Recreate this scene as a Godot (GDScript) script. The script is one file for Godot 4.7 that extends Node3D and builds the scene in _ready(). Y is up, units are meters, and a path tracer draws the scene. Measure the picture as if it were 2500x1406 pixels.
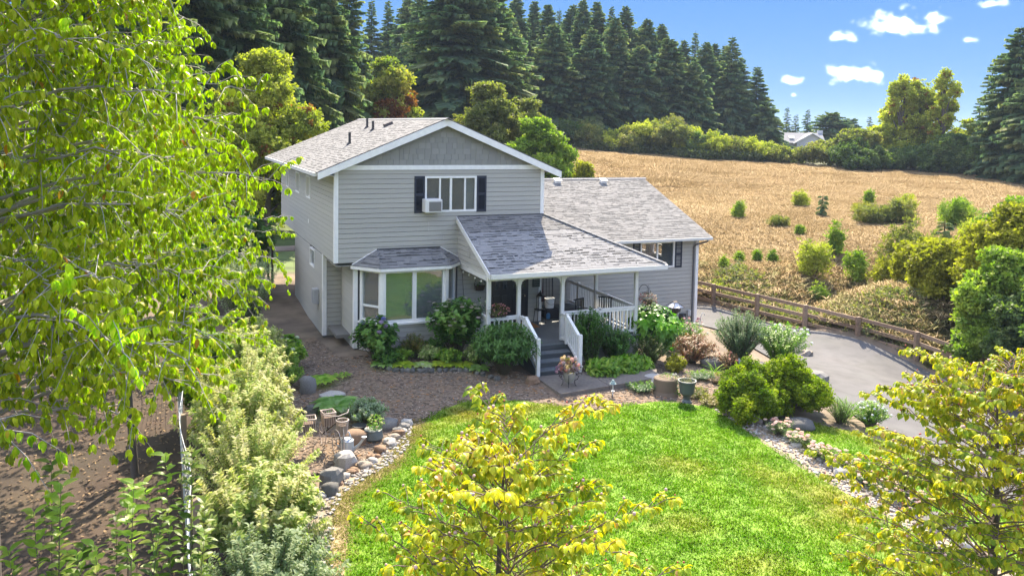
extends Node3D
# A grey two-storey house in a garden below a dry field and a wall of firs. World: x along the front of the house, z towards the viewer, y up.
const TERR := [[-8.000,-10.000,0.0151783],[-8.000,0.000,-0.0083942],[-8.000,10.000,0.0121694],[-8.000,18.000,-0.0131842],[-15.000,10.000,0.0316851],[-15.000,-5.000,-0.0268450],[-4.000,26.000,-0.0060528],[-25.000,15.000,-0.0179168],[-20.000,-25.000,0.1405670],[6.000,26.000,-0.0983958],[0.000,-8.000,-0.1271846],[0.600,0.000,-0.4744889],[0.000,-2.000,0.3431893],[2.000,3.000,0.2010564],[5.000,4.200,-0.0782376],[7.500,4.500,-0.1066225],[-1.500,2.000,0.0582017],[0.000,8.000,-0.0165714],[4.000,8.000,0.0785033],[4.000,13.000,0.0409179],[0.000,13.000,-0.0696576],[8.000,8.000,0.0605900],[8.000,12.000,-0.1463096],[6.000,18.000,-0.1320920],[0.000,18.000,0.1257776],[15.000,-2.300,-0.1866112],[11.500,-1.800,-0.1176919],[8.500,1.000,-0.0190686],[11.000,2.500,0.1306790],[18.000,-8.000,2.0629842],[18.000,0.000,0.4456242],[16.500,6.000,-0.3688321],[14.500,13.000,0.0893008],[12.000,20.000,0.1921285],[22.000,-4.000,8.1121593],[22.000,4.000,1.4221235],[24.000,14.000,-0.1879757],[30.000,10.000,0.1861136],[46.131,-71.941,0.0580531],[60.755,-62.745,-0.0250853],[70.525,-51.778,0.0008566],[80.261,-35.888,-0.0105191],[34.079,-38.567,0.2696879],[45.181,-30.312,-0.0497647],[52.140,-18.406,-0.0068852],[25.978,-13.812,0.0841271],[30.877,-9.406,-0.0909791],[33.726,-2.963,-0.0717627],[20.872,-5.726,-7.2803803],[22.889,-0.396,-4.0078336],[23.865,-75.485,-0.1065879],[4.624,-43.856,0.0824903],[-7.040,-34.474,-0.0546948],[-13.832,-33.847,-0.0887531],[12.175,-47.534,-0.0028350],[22.333,-38.983,-0.2564757],[146.888,-147.285,0.0160453],[99.792,-179.286,0.0005160],[179.573,-111.835,-0.0037183],[26.470,-202.357,-0.0159400],[-34.528,-172.309,-0.0056861],[-600.000,-600.000,0.0030927],[0.000,-800.000,0.0068711],[800.000,-600.000,0.0015541],[900.000,0.000,0.0016963],[700.000,500.000,0.0000669],[0.000,500.000,0.0028299],[-600.000,300.000,0.0017183],[-800.000,-100.000,0.0014789]]
const TERR_C := -12.653156
const LAWN := [[-2.18,12.15],[-1.82,10.78],[-1.55,9.87],[-1.18,9.27],[-0.63,8.76],[-0.07,8.19],[0.39,7.39],[0.69,6.73],[1.1,6.05],[1.64,5.52],[2.38,5.16],[3.17,5.21],[3.95,5.6],[4.37,5.98],[4.97,6.47],[5.45,6.71],[6.3,6.71],[7.4,6.59],[8.24,6.9],[8.71,7.36],[8.68,8.27],[8.47,9.5],[8.3,10.84],[8.32,11.73],[8.37,12.62],[8.43,13.83],[8.46,14.74],[8.39,15.56],[8.1,19],[7,23],[1,23],[-3.2,19],[-2.7,15]]
const CONIFERS := [["fir",360,-5.42,-20.51,20.32,3.72],["fir",455,-3.48,-24.49,22.66,4.04],["fir",575,-0.73,-26.34,20.06,3.82],["fir",690,2.73,-32,18.47,3.98],["fir",800,6.72,-37.44,15.69,3.92],["fir",250,-7.67,-24.44,18.26,3.67],["fir",120,-9.95,-22.25,17.79,3.53],["fir",640,2.3,-40.11,21.25,5.01],["fir",745,6.68,-47.59,19.86,5.25],["fir",852,11.95,-54.75,15.65,3.41],["spire",905,24.32,-98.1,18.33,3.64],["spire",945,27.93,-102.44,19.26,3.99],["fir",993,29.49,-96.76,19.09,5.26],["fir",1022,28.3,-86.53,18.19,4.46],["fir",1110,26.44,-65.79,22.22,9.52],["fir",1180,31.34,-69.41,19.63,7.76],["fir",1217,40.65,-87.59,19.29,4.27],["fir",1257,46.83,-96.03,21.61,5.05],["fir",1300,52.5,-101.86,22.05,4.45],["fir",1333,51.3,-94.02,20.63,4.62],["spire",1360,57.31,-102.41,21.34,3.17],["fir",1393,57.06,-96.86,21.46,4.8],["fir",1418,56.19,-91.6,21.72,4.62],["fir",1452,61.74,-97.27,22.58,4.89],["spire",1487,67.56,-102.76,23.11,3.75],["fir",1522,64.56,-92.77,21.77,4.8],["fir",1498,56.88,-82.54,18.52,5.15],["fir",1560,69.35,-95.81,19.41,4.07],["fir",1575,67.53,-90.97,19.93,5.24],["fir",1610,70.83,-91.88,19.54,4.89],["fir",1628,64.85,-80.62,16.17,6.06],["fir",1665,75.28,-91.98,17.32,4.07],["spire",1692,79.68,-95.11,19.43,3.28],["fir",1720,76.78,-87.82,16.95,4.89],["fir",1740,82.34,-93.2,17.48,4.22],["spire",1782,78.44,-83.42,17.75,4.8],["fir",1765,82.18,-90.16,17.02,3.23],["spire",1808,81.29,-84.43,14.82,4.45],["spire",1845,84.72,-84.94,13.66,4.98],["fir",1868,82.62,-80.1,7.89,4.8],["fir",960,31.45,-112.02,16.81,6.34],["fir",1055,39.98,-117.48,21.78,7.16],["fir",1160,48.09,-117.39,21.96,7.28],["fir",1240,39.96,-82.38,16.4,5.58],["fir",1285,56.7,-113.89,19.65,7.28],["fir",1375,61.63,-108.78,20.46,6.68],["fir",1468,68.84,-107.87,20.44,6.79],["fir",1540,72.1,-103.06,19.68,6.68],["fir",1595,78.17,-105.28,18.26,6.41],["fir",1650,74.45,-92.54,15.12,5.89],["fir",1705,81.88,-96.67,15.25,6.2],["fir",1755,80.12,-88.52,14.09,5.89],["fir",1800,85.58,-90.75,11.17,5.63],["fir",1040,27.79,-81.37,14.2,6.05],["fir",1350,45.68,-79.82,16.09,6.32],["fir",1440,51.44,-79.75,16.23,6.08],["fir",1560,60.06,-80.65,14.71,5.94],["fir",1690,67.91,-78.54,12.86,5.26],["spire",1922,119.82,-117.82,9.15,2.33],["spire",1944,121.19,-116.61,7.65,2.09],["spire",1972,118.88,-110.62,8.53,2.7],["round_pine",2032,112.67,-97.27,7.37,4.37],["round_pine",2074,119.06,-99.42,6.6,3.45],["spire",2125,124.56,-99.54,7.53,1.76],["fir",2482,79.1,-35.79,16.09,4.84],["spire",2418,79.24,-38.94,12.57,2.86],["spire",2392,83.34,-43.44,8.84,1.92],["fir",2540,77.06,-31.76,13.54,4.9]]
const BROADS := [["maple",650,0.43,-21.2,9.86,3.28,"y"],["maple",940,12.32,-42.35,8.59,2.91,"r"],["oak",1190,17.49,-32.32,7.39,3.04,"o"],["oak",1290,21.09,-32.98,6.44,1.72,"o"],["locust",1310,19.17,-27.27,5.97,2.84,"g"],["locust",1425,21.15,-24.07,3.76,1.1,"b"],["alder",2095,71.82,-50.49,4.37,3.44,"o"],["alder",2150,76.44,-51.47,4.8,2.47,"y"],["poplar",2200,77.98,-49.81,11.23,3.02,"y"],["poplar",2235,79.77,-49.3,10.92,3.32,"y"],["poplar",2305,79.49,-45.03,12.05,2.42,"y"],["poplar",2270,81.56,-48.78,8.77,3.07,"y"],["poplar",2180,79.58,-52.51,7.89,2.53,"y"],["alder",2370,82.77,-44.16,6.23,2.47,"y"],["alder",2440,78.16,-37.06,4.61,2.8,"d"],["alder",2330,78.61,-42.95,4.31,3.17,"d"],["alder",2010,77.26,-61.94,2.41,1.76,"o"]]
const HEDGE := [[1375,43.92,-73.07,3.23,2.42,"d"],[1430,46.54,-71.73,3.23,2.42,"o"],[1470,48.41,-70.71,2.15,2.15,"o"],[1500,49.79,-69.93,2.69,2.42,"y"],[1545,51.84,-68.73,3.23,2.69,"o"],[1590,54.79,-68.77,4.1,3.01,"y"],[1640,56.34,-66.33,4.59,3.24,"o"],[1690,57.81,-63.9,3.48,2.41,"y"],[1700,56.96,-61.8,3.14,1.31,"d"],[1740,58.64,-60.72,3.15,2.1,"y"],[1790,61.74,-60.7,2.67,2.4,"o"],[1830,62.78,-58.82,2.65,2.12,"y"],[1870,64.6,-57.96,2.39,2.39,"y"],[1905,65.24,-56.08,2.11,1.84,"o"],[1940,67.09,-55.66,1.59,1.59,"y"],[1985,67.78,-53.26,2.62,1.57,"o"],[2050,71.01,-52.28,2.13,1.86,"y"],[2090,69.75,-48.43,3.09,2.83,"d"],[2130,72.11,-48.27,2.35,2.09,"d"],[2180,75.22,-48.16,2.4,2.4,"d"],[2230,76.19,-46.09,2.91,2.38,"d"],[2290,77.69,-44.01,3.17,2.64,"d"],[2350,79.12,-41.95,3.17,2.9,"d"],[2400,79.88,-39.97,3.67,2.89,"d"],[2460,81.27,-38.05,3.15,2.88,"d"]]
const FIELD_SHRUBS := [[1805,32.31,-21.75,1.12,0.41,"g"],[1957,40.92,-25.21,1.21,0.6,"y"],[2008,37.95,-19.82,1.35,0.34,"f"],[2122,45.78,-23.22,1.04,0.24,"g"],[2200,39.64,-14.59,1.47,1.03,"o"],[2130,37.94,-15.35,1.17,1.31,"o"],[2340,42.13,-12.36,1.78,1.34,"g"],[1953,30.75,-14,0.58,0.26,"g"],[2040,28.26,-8.51,1.64,0.35,"g"],[1985,24.98,-6.57,1.96,0.87,"y"],[2090,26.36,-5.15,1.74,0.54,"g"],[2215,28.68,-4.23,2.44,1.33,"o"],[2304,32.14,-5.08,1.78,0.59,"f"],[2380,35.01,-5.58,1.5,1,"y"],[1805,22.2,-8.8,0.52,0.15,"g"],[1848,23.15,-8.6,0.61,0.15,"g"],[1887,23.98,-8.37,0.62,0.15,"g"],[1902,32.1,-17.44,0.67,0.7,"o"],[2460,46.31,-12.09,1.25,0.62,"g"],[2165,26.7,-3.6,1.28,0.75,"b"],[2110,41.7,-19.71,0.77,0.8,"b"],[2210,44.36,-18.53,1.3,0.65,"y"],[2440,38.87,-7.07,1.34,0.81,"b"],[2000,23.56,-4.58,0.93,0.52,"g"],[1768,20.53,-7.83,0.62,0.17,"g"],[2270,30.87,-4.83,0.93,0.58,"y"],[1760,18.6,-5.47,0.47,0.39,"y"]]
const CLOUDS := [[0.8268,0.1161,0.0476,0.0181],[0.7720,0.1037,0.0171,0.0095],[0.7842,0.0621,0.0371,0.0152],[0.7180,0.0565,0.0181,0.0067],[0.9159,0.1331,0.0143,0.0067],[0.7221,0.0409,0.0048,0.0029],[0.8936,0.0977,0.0105,0.0038],[0.8319,0.0464,0.0143,0.0048]]
const CAM_POS := Vector3(-4.9320,4.2707,25.4890)
const CAM_ROT := [-0.400512,-0.068582,0.017150]
const CAM_F := 2042.743
const CAM_PY := 449.402
const SUN := Vector3(-0.54, -1.0, 0.85)
var rng := RandomNumberGenerator.new()
var mats := {}
var meshes := {}
var noise_tex := {}
var hg := PackedFloat32Array()
const GX0 := -34.0
const GZ0 := -124.0
const GNX := 140
const GNZ := 160

func rf(a: float, b: float) -> float:
	return rng.randf_range(a, b)

# ---------- ground height ----------
func ground_at(x: float, z: float) -> float:
	var s: float = TERR_C
	for t in TERR:
		var dx: float = x - t[0]
		var dz: float = z - t[1]
		s += t[2] * sqrt(dx * dx + dz * dz + 16.0)
	return s

func make_ground_table() -> void:
	hg.resize((GNX + 1) * (GNZ + 1))
	for j in GNZ + 1:
		for i in GNX + 1:
			hg[j * (GNX + 1) + i] = ground_at(GX0 + i, GZ0 + j)

func gh(x: float, z: float) -> float:
	var fx := x - GX0
	var fz := z - GZ0
	if fx < 0.0 or fz < 0.0 or fx >= GNX or fz >= GNZ:
		return ground_at(x, z)
	var i := int(fx)
	var j := int(fz)
	fx -= i
	fz -= j
	var k := j * (GNX + 1) + i
	return lerpf(lerpf(hg[k], hg[k + 1], fx), lerpf(hg[k + GNX + 1], hg[k + GNX + 2], fx), fz)

func on(x: float, z: float, up := 0.0) -> Vector3:
	return Vector3(x, gh(x, z) + up, z)

# ---------- nodes ----------
func thing(called: String, label: String, category: String, at := Vector3.ZERO, turn := 0.0, group := "") -> Node3D:
	var o := Node3D.new()
	o.name = called
	add_child(o, true)
	o.position = at
	o.rotation.y = turn
	tag(o, label, category, group)
	return o

func tag(o: Node3D, label: String, category: String, group := "") -> void:
	if label:
		o.set_meta("label", label)
	if category:
		o.set_meta("category", category)
	if group:
		o.set_meta("group", group)

func stuff(o: Node3D, label := "", category := "") -> Node3D:
	o.set_meta("kind", "stuff")
	tag(o, label, category)
	return o

func world_of(n: Node3D) -> Transform3D:
	var t := Transform3D()
	var m: Node = n
	while m != self and m is Node3D:
		t = (m as Node3D).transform * t
		m = m.get_parent()
	return t

# a mesh that is built in its parent's own axes
func part(called: String, mesh: Mesh, m: Material, parent: Node3D, t := Transform3D()) -> MeshInstance3D:
	var o := MeshInstance3D.new()
	o.name = called
	o.mesh = mesh
	o.material_override = m
	o.transform = t
	parent.add_child(o, true)
	return o

# a mesh that was built in world axes
func wpart(called: String, b: MB, m: Material, parent: Node3D) -> MeshInstance3D:
	return part(called, b.mesh(), m, parent, world_of(parent).affine_inverse())

# a shared mesh put at a place in the world
func put(called: String, mesh: Mesh, m: Material, parent: Node3D, t: Transform3D) -> MeshInstance3D:
	return part(called, mesh, m, parent, world_of(parent).affine_inverse() * t)

func many(called: String, mesh: Mesh, m: Material, parent: Node3D, xf: Array, cols: PackedColorArray) -> MultiMeshInstance3D:
	var mm := MultiMesh.new()
	mm.transform_format = MultiMesh.TRANSFORM_3D
	mm.use_colors = true
	mm.mesh = mesh
	mm.instance_count = xf.size()
	for i in xf.size():
		mm.set_instance_transform(i, xf[i])
		mm.set_instance_color(i, cols[i])
	var o := MultiMeshInstance3D.new()
	o.name = called
	o.multimesh = mm
	o.material_override = m
	parent.add_child(o, true)
	o.set_meta("kind", "stuff")
	return o

# ---------- materials ----------
func lin(r: float, g: float, b: float) -> Color:
	return Color(r, g, b).linear_to_srgb()

func grain(key: String, freq: float, lo: float, hi: float, octaves := 4, size := 512, kind := FastNoiseLite.TYPE_SIMPLEX_SMOOTH) -> NoiseTexture2D:
	if noise_tex.has(key):
		return noise_tex[key]
	var n := FastNoiseLite.new()
	n.seed = hash(key) % 10000
	n.noise_type = kind
	n.frequency = freq
	n.fractal_octaves = octaves
	var t := NoiseTexture2D.new()
	t.width = size
	t.height = size
	t.seamless = true
	t.noise = n
	var r := Gradient.new()
	r.set_color(0, lin(lo, lo, lo))
	r.set_color(1, lin(hi, hi, hi))
	t.color_ramp = r
	noise_tex[key] = t
	return t

# plain paint, stone, wood ...: r, g, b are real-world linear values
func mat(key: String, r: float, g: float, b: float, rough := 0.8, tex: Texture2D = null, tile := 1.0, tinted := false) -> StandardMaterial3D:
	if mats.has(key):
		return mats[key]
	var m := StandardMaterial3D.new()
	m.resource_name = key
	m.albedo_color = lin(r, g, b)
	m.roughness = rough
	m.vertex_color_use_as_albedo = tinted
	if tex:
		m.albedo_texture = tex
		m.uv1_triplanar = true
		m.uv1_world_triplanar = true
		m.uv1_scale = Vector3.ONE * tile
	mats[key] = m
	return m

func leaf_mat(key: String, through: Color, rough := 0.45, r := 1.0, g := 1.0, b := 1.0, tinted := true) -> StandardMaterial3D:
	if mats.has(key):
		return mats[key]
	var m := mat(key, r, g, b, rough, null, 1.0, tinted)
	m.backlight_enabled = true
	m.metallic_specular = 0.4 if rough < 0.45 else 0.25
	m.backlight = through
	m.cull_mode = BaseMaterial3D.CULL_DISABLED
	return m

func glass(key: String, alpha: float, r: float, g: float, b: float, metal: float) -> StandardMaterial3D:
	if mats.has(key):
		return mats[key]
	var m := StandardMaterial3D.new()
	m.transparency = BaseMaterial3D.TRANSPARENCY_ALPHA
	m.albedo_color = Color(lin(r, g, b), alpha)
	m.roughness = 0.02
	m.metallic = metal
	m.metallic_specular = 0.7
	mats[key] = m
	return m

# ---------- shapes ----------
class MB:
	var v := PackedVector3Array()
	var n := PackedVector3Array()
	var c := PackedColorArray()
	var col := Color(1, 1, 1)
	func tri(a: Vector3, b: Vector3, d: Vector3) -> void:  # counter-clockwise as seen from outside
		var m := (b - a).cross(d - a).normalized()
		v.append(a); v.append(d); v.append(b)
		n.append(m); n.append(m); n.append(m)
		c.append(col); c.append(col); c.append(col)
	func quad(a: Vector3, b: Vector3, d: Vector3, e: Vector3) -> void:
		tri(a, b, d)
		tri(a, d, e)
	func smooth(a: Vector3, b: Vector3, d: Vector3, na: Vector3, nb: Vector3, nd: Vector3) -> void:
		v.append(a); v.append(d); v.append(b)
		n.append(na); n.append(nd); n.append(nb)
		c.append(col); c.append(col); c.append(col)
	func box(o: Vector3, s: Vector3, q := Basis()) -> void:
		var x := q.x * s.x * 0.5
		var y := q.y * s.y * 0.5
		var z := q.z * s.z * 0.5
		quad(o - x - y + z, o + x - y + z, o + x + y + z, o - x + y + z)
		quad(o + x - y - z, o - x - y - z, o - x + y - z, o + x + y - z)
		quad(o + x - y + z, o + x - y - z, o + x + y - z, o + x + y + z)
		quad(o - x - y - z, o - x - y + z, o - x + y + z, o - x + y - z)
		quad(o - x + y + z, o + x + y + z, o + x + y - z, o - x + y - z)
		quad(o - x - y - z, o + x - y - z, o + x - y + z, o - x - y + z)
	func span(a: Vector3, b: Vector3) -> void:  # box between two corners
		box((a + b) * 0.5, (b - a).abs())
	func beam(a: Vector3, b: Vector3, w: float, h: float, up := Vector3.UP) -> void:
		var z := (b - a).normalized()
		var x := up.cross(z).normalized()
		if x.length() < 0.5:
			x = Vector3.RIGHT
		var y := z.cross(x)
		box((a + b) * 0.5, Vector3(w, h, a.distance_to(b)), Basis(x, y, z))
	func tube(pts: Array, rad: Array, sides := 6) -> void:
		var rings := []
		var x := Vector3.ZERO
		for i in pts.size():
			var d: Vector3 = (pts[mini(i + 1, pts.size() - 1)] - pts[maxi(i - 1, 0)]).normalized()
			if i == 0:
				x = d.cross(Vector3(0.31, 0.2, 0.93)).normalized()
			x = (x - d * x.dot(d)).normalized()
			var y := d.cross(x)
			var ring := []
			for k in sides:
				var a := TAU * k / sides
				ring.append(x * cos(a) + y * sin(a))
			rings.append(ring)
		for i in pts.size() - 1:
			for k in sides:
				var k2 := (k + 1) % sides
				var a0: Vector3 = pts[i] + rings[i][k] * rad[i]
				var a1: Vector3 = pts[i] + rings[i][k2] * rad[i]
				var b0: Vector3 = pts[i + 1] + rings[i + 1][k] * rad[i + 1]
				var b1: Vector3 = pts[i + 1] + rings[i + 1][k2] * rad[i + 1]
				smooth(a0, a1, b1, rings[i][k], rings[i][k2], rings[i + 1][k2])
				smooth(a0, b1, b0, rings[i][k], rings[i + 1][k2], rings[i + 1][k])
		var e := pts.size() - 1
		if rad[e] > 0.004:
			for k in sides:
				tri(pts[e], pts[e] + rings[e][k] * rad[e], pts[e] + rings[e][(k + 1) % sides] * rad[e])
		if rad[0] > 0.004:
			for k in sides:
				tri(pts[0], pts[0] + rings[0][(k + 1) % sides] * rad[0], pts[0] + rings[0][k] * rad[0])
	func lathe(at: Vector3, prof: Array, segs := 16) -> void:  # prof: Vector2(radius, height), bottom to top on the outside
		for i in prof.size() - 1:
			var p: Vector2 = prof[i]
			var q: Vector2 = prof[i + 1]
			var t := (q - p).normalized()
			for k in segs:
				var a := TAU * k / segs
				var b := TAU * (k + 1) / segs
				var ca := Vector3(cos(a), 0, -sin(a))
				var cb := Vector3(cos(b), 0, -sin(b))
				var na := (ca * t.y - Vector3.UP * t.x).normalized()
				var nb := (cb * t.y - Vector3.UP * t.x).normalized()
				var p0 := at + ca * p.x + Vector3.UP * p.y
				var p1 := at + cb * p.x + Vector3.UP * p.y
				var q0 := at + ca * q.x + Vector3.UP * q.y
				var q1 := at + cb * q.x + Vector3.UP * q.y
				if p.x > 0.0005:
					smooth(p0, p1, q1, na, nb, nb)
				if q.x > 0.0005:
					smooth(p0, q1, q0, na, nb, na)
	func prism(poly: Array, depth: Vector3) -> void:  # poly of Vector3, counter-clockwise seen from the side that depth leaves
		var flat := PackedVector2Array()
		var nn := depth.normalized()
		var x: Vector3 = (poly[1] - poly[0]).normalized()
		var y := nn.cross(x)
		for p in poly:
			flat.append(Vector2((p - poly[0]).dot(x), (p - poly[0]).dot(y)))
		var idx := Geometry2D.triangulate_polygon(flat)
		for i in range(0, idx.size(), 3):
			var a: Vector3 = poly[idx[i]]
			var b: Vector3 = poly[idx[i + 1]]
			var d: Vector3 = poly[idx[i + 2]]
			if (b - a).cross(d - a).dot(nn) < 0.0:
				var s := b
				b = d
				d = s
			tri(a, d, b)
			tri(a + depth, b + depth, d + depth)
		for i in poly.size():
			var a: Vector3 = poly[i]
			var b: Vector3 = poly[(i + 1) % poly.size()]
			quad(a, b, b + depth, a + depth)
	func mesh() -> ArrayMesh:
		var arr := []
		arr.resize(Mesh.ARRAY_MAX)
		arr[Mesh.ARRAY_VERTEX] = v
		arr[Mesh.ARRAY_NORMAL] = n
		arr[Mesh.ARRAY_COLOR] = c
		var m := ArrayMesh.new()
		if v.size():
			m.add_surface_from_arrays(Mesh.PRIMITIVE_TRIANGLES, arr)
		return m

func unit_box() -> Mesh:
	if not meshes.has("box"):
		var b := MB.new()
		b.box(Vector3.ZERO, Vector3.ONE)
		meshes.box = b.mesh()
	return meshes.box

# box with softened edges, for posts and rails that catch the light
func soft_box(s: Vector3, e: float) -> Mesh:
	var b := MB.new()
	var h := s * 0.5
	var i := h - Vector3.ONE * e
	for k in 3:
		for sg in [-1.0, 1.0]:
			var u := (k + 1) % 3
			var w := (k + 2) % 3
			var pts := []
			for q in [[-1, -1], [1, -1], [1, 1], [-1, 1]]:
				var p := Vector3.ZERO
				p[k] = sg * h[k]
				p[u] = q[0] * i[u]
				p[w] = q[1] * i[w]
				pts.append(p)
			if sg > 0:
				b.quad(pts[0], pts[1], pts[2], pts[3])
			else:
				b.quad(pts[3], pts[2], pts[1], pts[0])
			for su in [-1.0, 1.0]:  # bevel between face k (sign sg) and face u (sign su)
				var p0 := Vector3.ZERO
				p0[k] = sg * h[k]
				p0[u] = su * i[u]
				var p1 := p0
				p0[w] = -i[w]
				p1[w] = i[w]
				var p2 := p1
				p2[k] = sg * i[k]
				p2[u] = su * h[u]
				var p3 := p2
				p3[w] = -i[w]
				if sg * su > 0:
					b.quad(p0, p3, p2, p1)
				else:
					b.quad(p0, p1, p2, p3)
	return b.mesh()

# ---------- sheets laid over the ground ----------
func sheet(poly: Array, step: float, lift: float, tone: Callable) -> Mesh:
	var edge := PackedVector2Array()
	for i in poly.size():
		var a := Vector2(poly[i][0], poly[i][1])
		var b := Vector2(poly[(i + 1) % poly.size()][0], poly[(i + 1) % poly.size()][1])
		var k := maxi(1, int(a.distance_to(b) / step))
		for j in k:
			edge.append(a.lerp(b, float(j) / k))
	var pts := edge.duplicate()
	var lo := edge[0]
	var hi := edge[0]
	for p in edge:
		lo = lo.min(p)
		hi = hi.max(p)
	var row := 0
	var z := lo.y
	while z < hi.y:
		var x := lo.x + (0.5 * step if row % 2 else 0.0)
		while x < hi.x:
			var p := Vector2(x, z)
			if Geometry2D.is_point_in_polygon(p, edge):
				var near := false
				for e in edge:
					if absf(e.x - x) < step * 0.6 and e.distance_squared_to(p) < step * step * 0.3:
						near = true
						break
				if not near:
					pts.append(p)
			x += step
		z += step * 0.87
		row += 1
	var idx := Geometry2D.triangulate_delaunay(pts)
	var b := SurfaceTool.new()
	b.begin(Mesh.PRIMITIVE_TRIANGLES)
	b.set_smooth_group(0)
	for p in pts:
		b.set_color(tone.call(p.x, p.y))
		b.add_vertex(Vector3(p.x, gh(p.x, p.y) + lift, p.y))
	for i in range(0, idx.size(), 3):
		var a := pts[idx[i]]
		var d := pts[idx[i + 1]]
		var e := pts[idx[i + 2]]
		if Geometry2D.is_point_in_polygon((a + d + e) / 3.0, edge):
			var turn := (d - a).cross(e - a) > 0.0
			b.add_index(idx[i])
			b.add_index(idx[i + 1] if turn else idx[i + 2])
			b.add_index(idx[i + 2] if turn else idx[i + 1])
	b.generate_normals()
	return b.commit()

func setting(called: String, mesh: Mesh, m: Material) -> MeshInstance3D:
	var o := part(called, mesh, m, self)
	o.set_meta("kind", "structure")
	return o

func inside(poly: Array, x: float, z: float) -> bool:
	var q := PackedVector2Array()
	for p in poly:
		q.append(Vector2(p[0], p[1]))
	return Geometry2D.is_point_in_polygon(Vector2(x, z), q)
var blotch := FastNoiseLite.new()

func _ready() -> void:
	rng.seed = 4711
	blotch.seed = 7
	blotch.frequency = 0.12
	blotch.fractal_octaves = 4
	set_camera_and_sky()
	make_ground_table()
	build_ground()
	build_house()
	build_far_trees()
	build_garden()
	build_near_trees()
	build_objects()

func set_camera_and_sky() -> void:
	var cam := Camera3D.new()
	cam.name = "camera"
	add_child(cam)
	cam.basis = Basis(Vector3.UP, CAM_ROT[0]) * Basis(Vector3.RIGHT, CAM_ROT[1]) * Basis(Vector3.BACK, CAM_ROT[2])
	cam.position = CAM_POS
	cam.set_frustum(0.1 * 1406.0 / CAM_F, Vector2(0, (CAM_PY - 703.0) / CAM_F * 0.1), 0.1, 3000.0)
	cam.current = true
	var we := WorldEnvironment.new()
	we.name = "world_environment"
	var e := Environment.new()
	var sky := Sky.new()
	var sm := ProceduralSkyMaterial.new()
	sm.sky_top_color = lin(0.008, 0.043, 0.146)
	sm.sky_horizon_color = lin(0.055, 0.105, 0.175)
	sm.sky_curve = 0.12
	sm.ground_bottom_color = lin(0.08, 0.08, 0.05)
	sm.ground_horizon_color = lin(0.10, 0.13, 0.13)
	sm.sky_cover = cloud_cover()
	sky.sky_material = sm
	e.background_mode = Environment.BG_SKY
	e.sky = sky
	e.background_energy_multiplier = 1.12
	e.tonemap_mode = Environment.TONE_MAPPER_LINEAR
	e.tonemap_exposure = 5.6
	e.fog_enabled = true
	e.fog_density = 0.00028
	e.fog_light_color = Color(0.80, 0.87, 0.95)
	e.sdfgi_enabled = true
	e.ssao_enabled = true
	e.ssil_enabled = true
	we.environment = e
	add_child(we)
	var sun := DirectionalLight3D.new()
	sun.name = "sun"
	sun.light_color = Color(1.0, 0.94, 0.84)
	sun.light_energy = 0.85
	sun.light_angular_distance = 0.5
	sun.shadow_enabled = true
	sun.sky_mode = DirectionalLight3D.SKY_MODE_LIGHT_ONLY
	add_child(sun)
	sun.basis = Basis.looking_at(SUN.normalized(), Vector3.UP)

# small fair-weather clouds at their own bearings and heights, plus an added fill layer
func cloud_cover() -> ImageTexture:
	var w := 4096
	var h := 2048
	# bright cloud layer added above the view as fill light, none near the horizon
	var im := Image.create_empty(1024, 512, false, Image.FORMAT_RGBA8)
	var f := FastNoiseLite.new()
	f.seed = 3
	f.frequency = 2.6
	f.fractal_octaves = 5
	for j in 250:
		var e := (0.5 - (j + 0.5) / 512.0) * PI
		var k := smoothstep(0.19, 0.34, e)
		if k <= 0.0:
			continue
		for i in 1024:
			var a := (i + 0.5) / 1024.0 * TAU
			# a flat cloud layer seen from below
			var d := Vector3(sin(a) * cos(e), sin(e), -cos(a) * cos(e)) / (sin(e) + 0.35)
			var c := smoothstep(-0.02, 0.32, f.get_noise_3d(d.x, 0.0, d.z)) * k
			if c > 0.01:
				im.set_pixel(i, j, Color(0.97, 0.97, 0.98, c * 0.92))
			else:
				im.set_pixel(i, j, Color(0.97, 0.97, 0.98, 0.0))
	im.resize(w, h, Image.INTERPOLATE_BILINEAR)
	var n := FastNoiseLite.new()
	n.seed = 12
	n.frequency = 0.045
	n.fractal_octaves = 5
	for c in CLOUDS:
		var az: float = c[0]
		var el: float = c[1]
		for j in range(int((0.5 - (el + c[3] * 1.5) / PI) * h), int((0.5 - (el - c[3] * 1.5) / PI) * h) + 1):
			for i in range(int((az - c[2] * 1.5) / TAU * w), int((az + c[2] * 1.5) / TAU * w) + 1):
				var dx: float = ((i + 0.5) / w * TAU - az) / c[2]
				var dy: float = ((0.5 - (j + 0.5) / h) * PI - el) / c[3]
				if dy < 0.0:
					dy *= 1.5
				var d := sqrt(dx * dx + dy * dy)
				var s := 0.92 - d + n.get_noise_2d(i * 1.2, j * 1.6) * 0.85
				var big := clampf(c[2] / 0.03, 0.35, 1.0)
				var a := pow(smoothstep(0.0, 0.95, s + 0.08), 2.0) * big
				if a > 0.01:
					var lum := 0.93 + 0.07 * clampf(dy + 0.6, 0.0, 1.0)
					var x := posmod(i, w)
					var old := im.get_pixel(x, j)
					if a > old.a:
						im.set_pixel(x, j, Color(lum, lum, lum * 1.01, a))
	return ImageTexture.create_from_image(im)

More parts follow.
